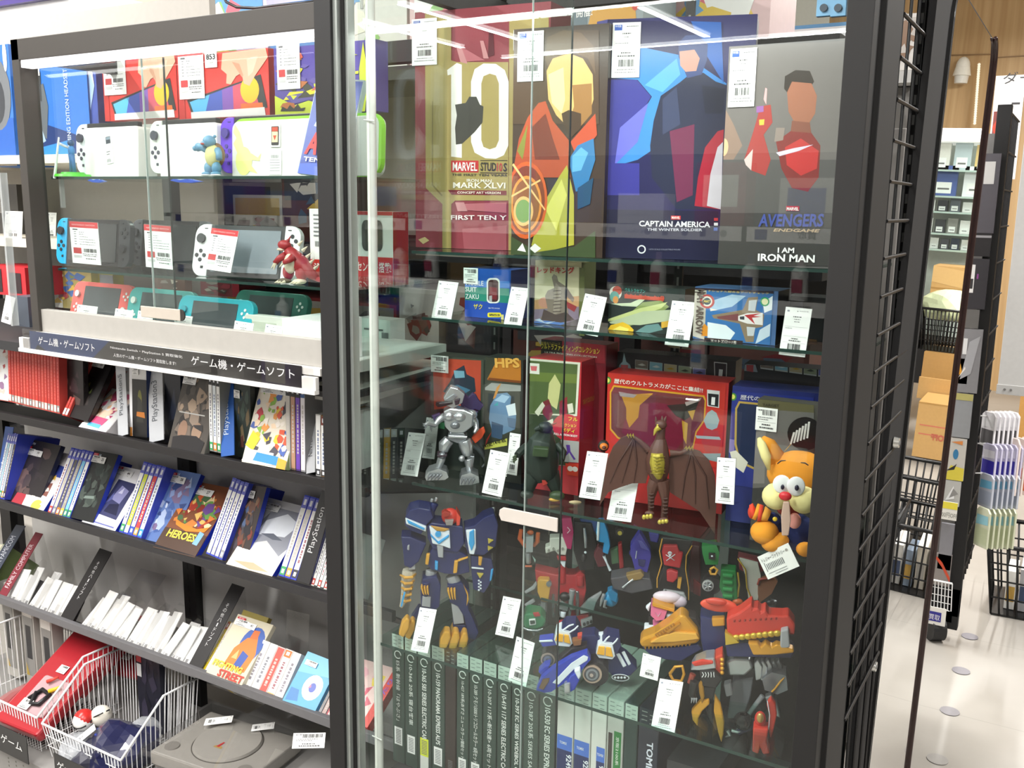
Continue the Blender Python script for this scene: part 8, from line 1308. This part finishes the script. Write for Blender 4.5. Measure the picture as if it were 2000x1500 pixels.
t = flatbox(1831,980,1868,1012,'#eceae2','white price board reading 300 yen OFF on the rack','sign','price_board',Y=YP-.02,d=.004,items=[('r','#e8d84c',0,.62,1,1)]); text(t,'300円OFF',.006,.008,.018,'#7c7a74',w=.055,y=-.002)
t = flatbox(1806,1186,1846,1216,'#e4e2dc','white sign with a blue patch at the foot of the rack','sign','price_board',Y=YP-.02,d=.004,items=[('r','#2c2c8c',.05,.2,.78,.75)]); text(t,'買取',.012,.018,.020,'#e8e8f0',w=.035,y=-.002)
t = thing('wire_basket','small white wire basket low on the wheeled rack','basket',None); A = oy(1808,1185,YP); Bq = oy(1860,1140,YP); b = B(); b.tube([(A.x,YP,Bq.z),(Bq.x,YP,Bq.z)],.004,WW,6); 
for i in range(8): x = A.x+(Bq.x-A.x)*i/7; b.cyl((x,YP,Bq.z),(x+.004,YP+.006,A.z),.002,.002,WW,5)
for i in range(4): z = A.z+(Bq.z-A.z)*i/4; b.cyl((A.x,YP+.004,z),(Bq.x,YP+.004,z),.0015,.0015,WW,5)
b.done('wires',t)
# pale light column and hanging packages
YC2 = 3.45
A = oy(1952,768,YC2); Bq = oy(2003,768,YC2); T_ = oy(1985,205,YC2); t = thing('grey_column','pale grey square column end hanging at the right edge','column',None); B().box(A.x-.008,Bq.x,YC2,YC2+.10,A.z,T_.z+.35,mt('#b9b8b6',.5)).done('column',t,bev=.003); B().box(A.x-.010,Bq.x,YC2-.004,YC2,A.z-.002,A.z+.03,mt('#aeadab',.4)).done('end_cap',t,bev=.001)
for dx in (.014,.032): b = B(); b.cyl((A.x+dx,YC2-.007,A.z+.015),(A.x+dx,YC2-.003,A.z+.015),.004,.004,'#6c6a68',10); b.done('screw',t)
def hang(px,py0,py1,w,Y,cols,lab,grp):
    A = oy(px,py1,Y); T_ = oy(px,py0,Y); h = T_.z-A.z; t = thing('hanging_package',lab,'package',Matrix.Translation((A.x,Y,A.z)) @ Matrix.Rotation(-.75,4,'Z'),grp); b = B(); b.prism([(0,0),(w,0),(w,h*.9),(w*.8,h),(w*.2,h),(0,h*.9)],0,.008,mt(cols[0],.25,coat=.5)); b.done('pack',t,bev=.002); art(t,w,h,[('r',cols[1],.06,.08,.94,.5),(cols[2],[(.06,.55),(.94,.6),(.9,.82),(.1,.8)])]); return t
for i in range(6): hang(1912+i*9,800,868,.062,3.6+i*.03,['#e4e2e6','#5c5a5c','#e8e8ea'],'dark and clear hook package in the top hanging row, %s one' % NTH[i],'hanging packages, top row')
for i in range(6): hang(1914+i*10,862,925,.062,3.58+i*.03,['#c8c4dc','#3c34a8','#e8e6f0'],'violet blue hook package in the second hanging row, %s one' % NTH[i],'hanging packages, violet row')
for i in range(3): hang(1955+i*12,850,960,.06,3.7+i*.03,['#e8d8d0','#e07a50','#e0e0e8'],'orange and white hook package at the right edge, %s one' % NTH[i],'hanging packages, orange')
for i in range(6): hang(1908+i*10,920,985,.062,3.56+i*.03,['#b8bcc8','#9aa2b4','#6aa8c8'],'grey blue hook package in the third hanging row, %s one' % NTH[i],'hanging packages, grey blue row')
for i in range(6): hang(1900+i*10,985,1062,.062,3.54+i*.03,['#c8ccb0','#b8c09c','#8cc0cc'],'pale green hook package in the bottom hanging row, %s one' % NTH[i],'hanging packages, pale green row')
b = B()
for z,yy in ((812,0),(866,.0),(924,0)):
    p = oy(1905,z,3.56); b.tube([p,p+V((.03,.02,0)),p+V((.05,.10,0))],.0025,WW,6)
tagit(b.done('hook_rail'),'white wire hooks holding the hanging packages at the right edge','hook')
# shopping baskets on the floor
def shop_basket(cx,cy,z,rz,lab,w=.42,d=.30,h=.25,tp=.86,items=()):
    t = thing('shopping_basket',lab,'basket',Matrix.Translation((cx,cy,z)) @ Matrix.Rotation(rz,4,'Z'),'black plastic shopping baskets'); b = B(); G = mt('#161617',.4)
    def P(u,v,q): s = tp+(1-tp)*q; return V((u*w/2*s,v*d/2*s,.004+(h-.004)*q))
    n = 15
    for k in range(n+1):
        u = -1+2*k/n
        for v in (-1,1): b.tube([P(u,v,0),P(u,v,1)],.004,G,5)
    for k in range(11):
        v = -1+2*k/10
        for u in (-1,1): b.tube([P(u,v,0),P(u,v,1)],.004,G,5)
    for q in (.25,.5,.75): b.tube([P(-1,-1,q),P(1,-1,q),P(1,1,q),P(-1,1,q),P(-1,-1,q)],.0035,G,5)
    b.done('lattice',t); b = B(); b.tube([P(-1,-1,1),P(1,-1,1),P(1,1,1),P(-1,1,1),P(-1,-1,1)],.009,G,6); b.done('rim',t); b = B(); b.box(-w/2*tp,w/2*tp,-d/2*tp,d/2*tp,0,.008,G); b.done('base',t)
    return t
A = oz(1975,1200,0); BX,BY = A.x+.14,A.y+.12
shop_basket(BX,BY,.001,.05,'black shopping basket on the floor at the right edge',w=.50,d=.36,h=.28)
shop_basket(BX+.12,BY+.5,.001,.05,'second black shopping basket behind the first at the right edge',w=.50,d=.36,h=.34)
for i in range(7):
    t = carton('book','book in the shopping basket at the right edge, %s in the row' % NTH[i],'book',Matrix.Translation((BX-.17+i*.045,BY-.10,.012)) @ Matrix.Rotation(.1*(i % 3),4,'X'),.035,.15+.02*(i % 3),.15,['#e8e6e0','#c8c8cc','#e0d8c8','#8c9cb0'][i % 4],'books in the shopping basket',items=[('r',['#c8a04c','#4a5a7c','#b8b4ac'][i % 3],.1,.2,.9,.6)])
# poster and dark stand right of the mirror
t = flatbox(1925,148,1982,350,'#f0efec','white poster with a colourful picture, right of the mirror top','poster','poster',Y=5.0,d=.01,items=[('r','#7c3a34',.05,.24,.62,.66)] + busy(401,['#c8402c','#2c2a2c','#d8b04c','#4a5a3c','#8c2c34','#e8e0d8'],26,.05,.06,.62,.66,.18) + [('r','#f0efec',.0,.24,.62,.26),('r','#6a6866',.05,.02,.5,.04),('r','#3c3a3c',.62,.72,.9,.74)])
text(t,'ダー',.03,.42,.05,'#3c3a3c',w=.12,y=-.002)
flatbox(1905,322,1950,352,'#4c4a4a','dark grey box below the white poster',Y=4.9,d=.2,nm='dark_box')
t = flatbox(1975,700,2060,935,'#b8894c','brown cardboard box at the right edge behind the hanging packages',Y=4.6,d=.3,nm='cardboard_box',items=[('r','#a67a40',0,.72,1,.74)])
# =====================================================================
#  WHAT THE TALL MIRROR SHOWS (real things to the right of the frame)
# =====================================================================
NM = V((1,0,-math.tan(MT))).normalized()
def mrp(px,py,Y=None,Z=None):
    p = mplane(px,py); d = ray(px,py); r = d - NM*(2*d.dot(NM)); t_ = (Y-p.y)/r.y if Y is not None else (Z-p.z)/r.z; return p + r*t_
def mbox(px0,px1,py0,py1,Y,d,c,lab,nm='cardboard_box',cat='box',items=None,grp=None):
    a = mrp(px1,py1,Y); b_ = mrp(px0,py1,Y); T_ = mrp((px0+px1)/2,py0,Y); return carton(nm,lab,cat,Matrix.Translation((a.x,Y,a.z)),b_.x-a.x,T_.z-a.z,d,c,grp,items=items),b_.x-a.x,T_.z-a.z
CBD = '#c29a60'
f = mrp(1800,905,Z=0)
YB1 = f.y
t,w,h = mbox(1778,1868,788,905,YB1,.35,CBD,'large brown cardboard box with red print, seen in the mirror',items=[('r','#b0884c',0,.97,1,1),('#c8705c',[(.3,.42),(.92,.42),(.92,.44),(.3,.44)]),('#c8705c',[(.3,.58),(.92,.58),(.92,.60),(.3,.60)])])
text(t,'40%OFF',w*.08,h*.34,h*.12,'#b8604c',w=w*.55,y=-.002,bold=.03); text(t,'アプリ',w*.1,h*.68,h*.06,'#b8604c',w=w*.2,y=-.002)
mbox(1788,1868,740,788,YB1+.36,.02,CBD,'upright rear flap of the large cardboard box, seen in the mirror',nm='box_flap')
mbox(1797,1870,690,745,YB1+.5,.4,'#b98f55','second brown cardboard box behind the large one, seen in the mirror')
yb3 = YB1+.52; p = mrp(1838,690,yb3)
shop_basket(p.x,yb3+.16,p.z,0,'black mesh basket on top of the brown boxes, seen in the mirror',w=.34,d=.28,h=.27)
t = lump('packing_bag','heap of pale green and white packing bags in the mesh basket','bag',p.x,yb3+.16,p.z+.27,.17,.13,.12,'#d8e4b8',411)
t,w,h = mbox(1812,1882,520,602,yb3+.42,.3,CBD,'open brown cardboard carton above the mesh basket, seen in the mirror',items=[('r','#a87f45',0,.42,1,.46),('#d0aa70',[(0,.46),(1,.6),(1,1),(0,.9)])])
f2 = mrp(1785,1170,Z=0); shop_basket(f2.x+.30,f2.y+.15,.001,0,'black shopping basket on the floor, seen low in the mirror',w=.40,d=.30,h=.30)
for i in range(6): carton('book','book in the mirrored shopping basket, %s in the row' % NTH[i],'book',Matrix.Translation((f2.x+.15+i*.05,f2.y+.06,.012)),.04,.18,.16,['#e4e2dc','#d0ccc8','#b8a0a8'][i % 3],'books in the mirrored basket')
# phone display case in the mirror
YPH = 7.2; a = mrp(1916,500,YPH); b_ = mrp(1838,500,YPH); z0 = mrp(1880,760,YPH).z; z1 = mrp(1880,250,YPH).z; zt = mrp(1880,278,YPH).z
w = b_.x-a.x+.15; t = thing('phone_display_case','tall glass display case of phones and tablets with a white top, seen in the mirror','display case',Matrix.Translation((a.x,YPH,max(0,z0))))
z0 = max(0,z0); H_ = z1-z0
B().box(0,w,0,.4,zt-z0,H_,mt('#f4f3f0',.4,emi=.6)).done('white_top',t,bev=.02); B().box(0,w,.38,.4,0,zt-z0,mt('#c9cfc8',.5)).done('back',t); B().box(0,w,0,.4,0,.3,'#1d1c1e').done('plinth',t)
B().box(0,w,-.004,0,.3,zt-z0,GLS).done('front_glass',t)
for py in (332,384,415,458,490):
    z = mrp(1880,py,YPH).z-z0; B().box(.01,w-.01,.01,.36,z-.012,z,mt('#b8c8c0',.2)).done('shelf',t)
R7 = random.Random(3)
for j,py in enumerate((332,384,415,458,490)):
    z = mrp(1880,py,YPH).z+.001
    for i in range((3,2,5,5,6)[j]):
        n = (3,2,5,5,6)[j]; ww = w/n*.8; hh = (.16,.17,.07,.08,.06)[j]*R7.uniform(.8,1.1)*1.2; c = [['#d8b878','#b8c4c8','#e0dcd4'],['#e8e8ea','#4a5c98'],['#34343a','#e8e6e2','#5c6068'],['#3c3c40','#e4e2de','#8c8a84'],['#4a4a50','#e0deda','#2c3448']][j][i % (3 if j != 1 else 2)]
        carton('phone_box','phone box in the mirrored display case, %s shelf from the top, %s box' % (NTH[j],NTH[i]),'box',Matrix.Translation((a.x+.02+i*w/n,YPH+.06,z)),ww,hh,.05,c,'boxes in the mirrored display case',items=[('r','#f0efec',.2,.08,.85,.45),('r','#6c6a68',.28,.2,.75,.26)])
p = mrp(1878,148,8.9); t = thing('wall_alarm','white cone shaped wall alarm on the wood panel, seen in the mirror','alarm',Matrix.Translation(p)); b = B(); b.cyl((0,0,-.06),(0,0,0),.05,.055,mt('#e8e6de',.4),16); b.done('base',t); b = B(); b.cyl((0,0,0),(0,0,.07),.07,.055,mt('#f2efe4',.4),16); b.ell((0,0,.07),(.055,.055,.08),mt('#f2efe4',.4)); b.done('cone',t); B().box(-.03,.03,.04,.10,-.03,.03,'#e8e6de').done('wall_bracket',t)
b = B()
for i in range(26): q = mrp(1912-i*.35,126+i*4.6,8.85); b.ell(q,.012,mt('#f4ecd4',.4,emi=.8),n=8,k=5)
tagit(b.done('bead_chain'),'thin hanging string of small white beads before the wood wall, seen in the mirror','bead chain',kind='stuff')
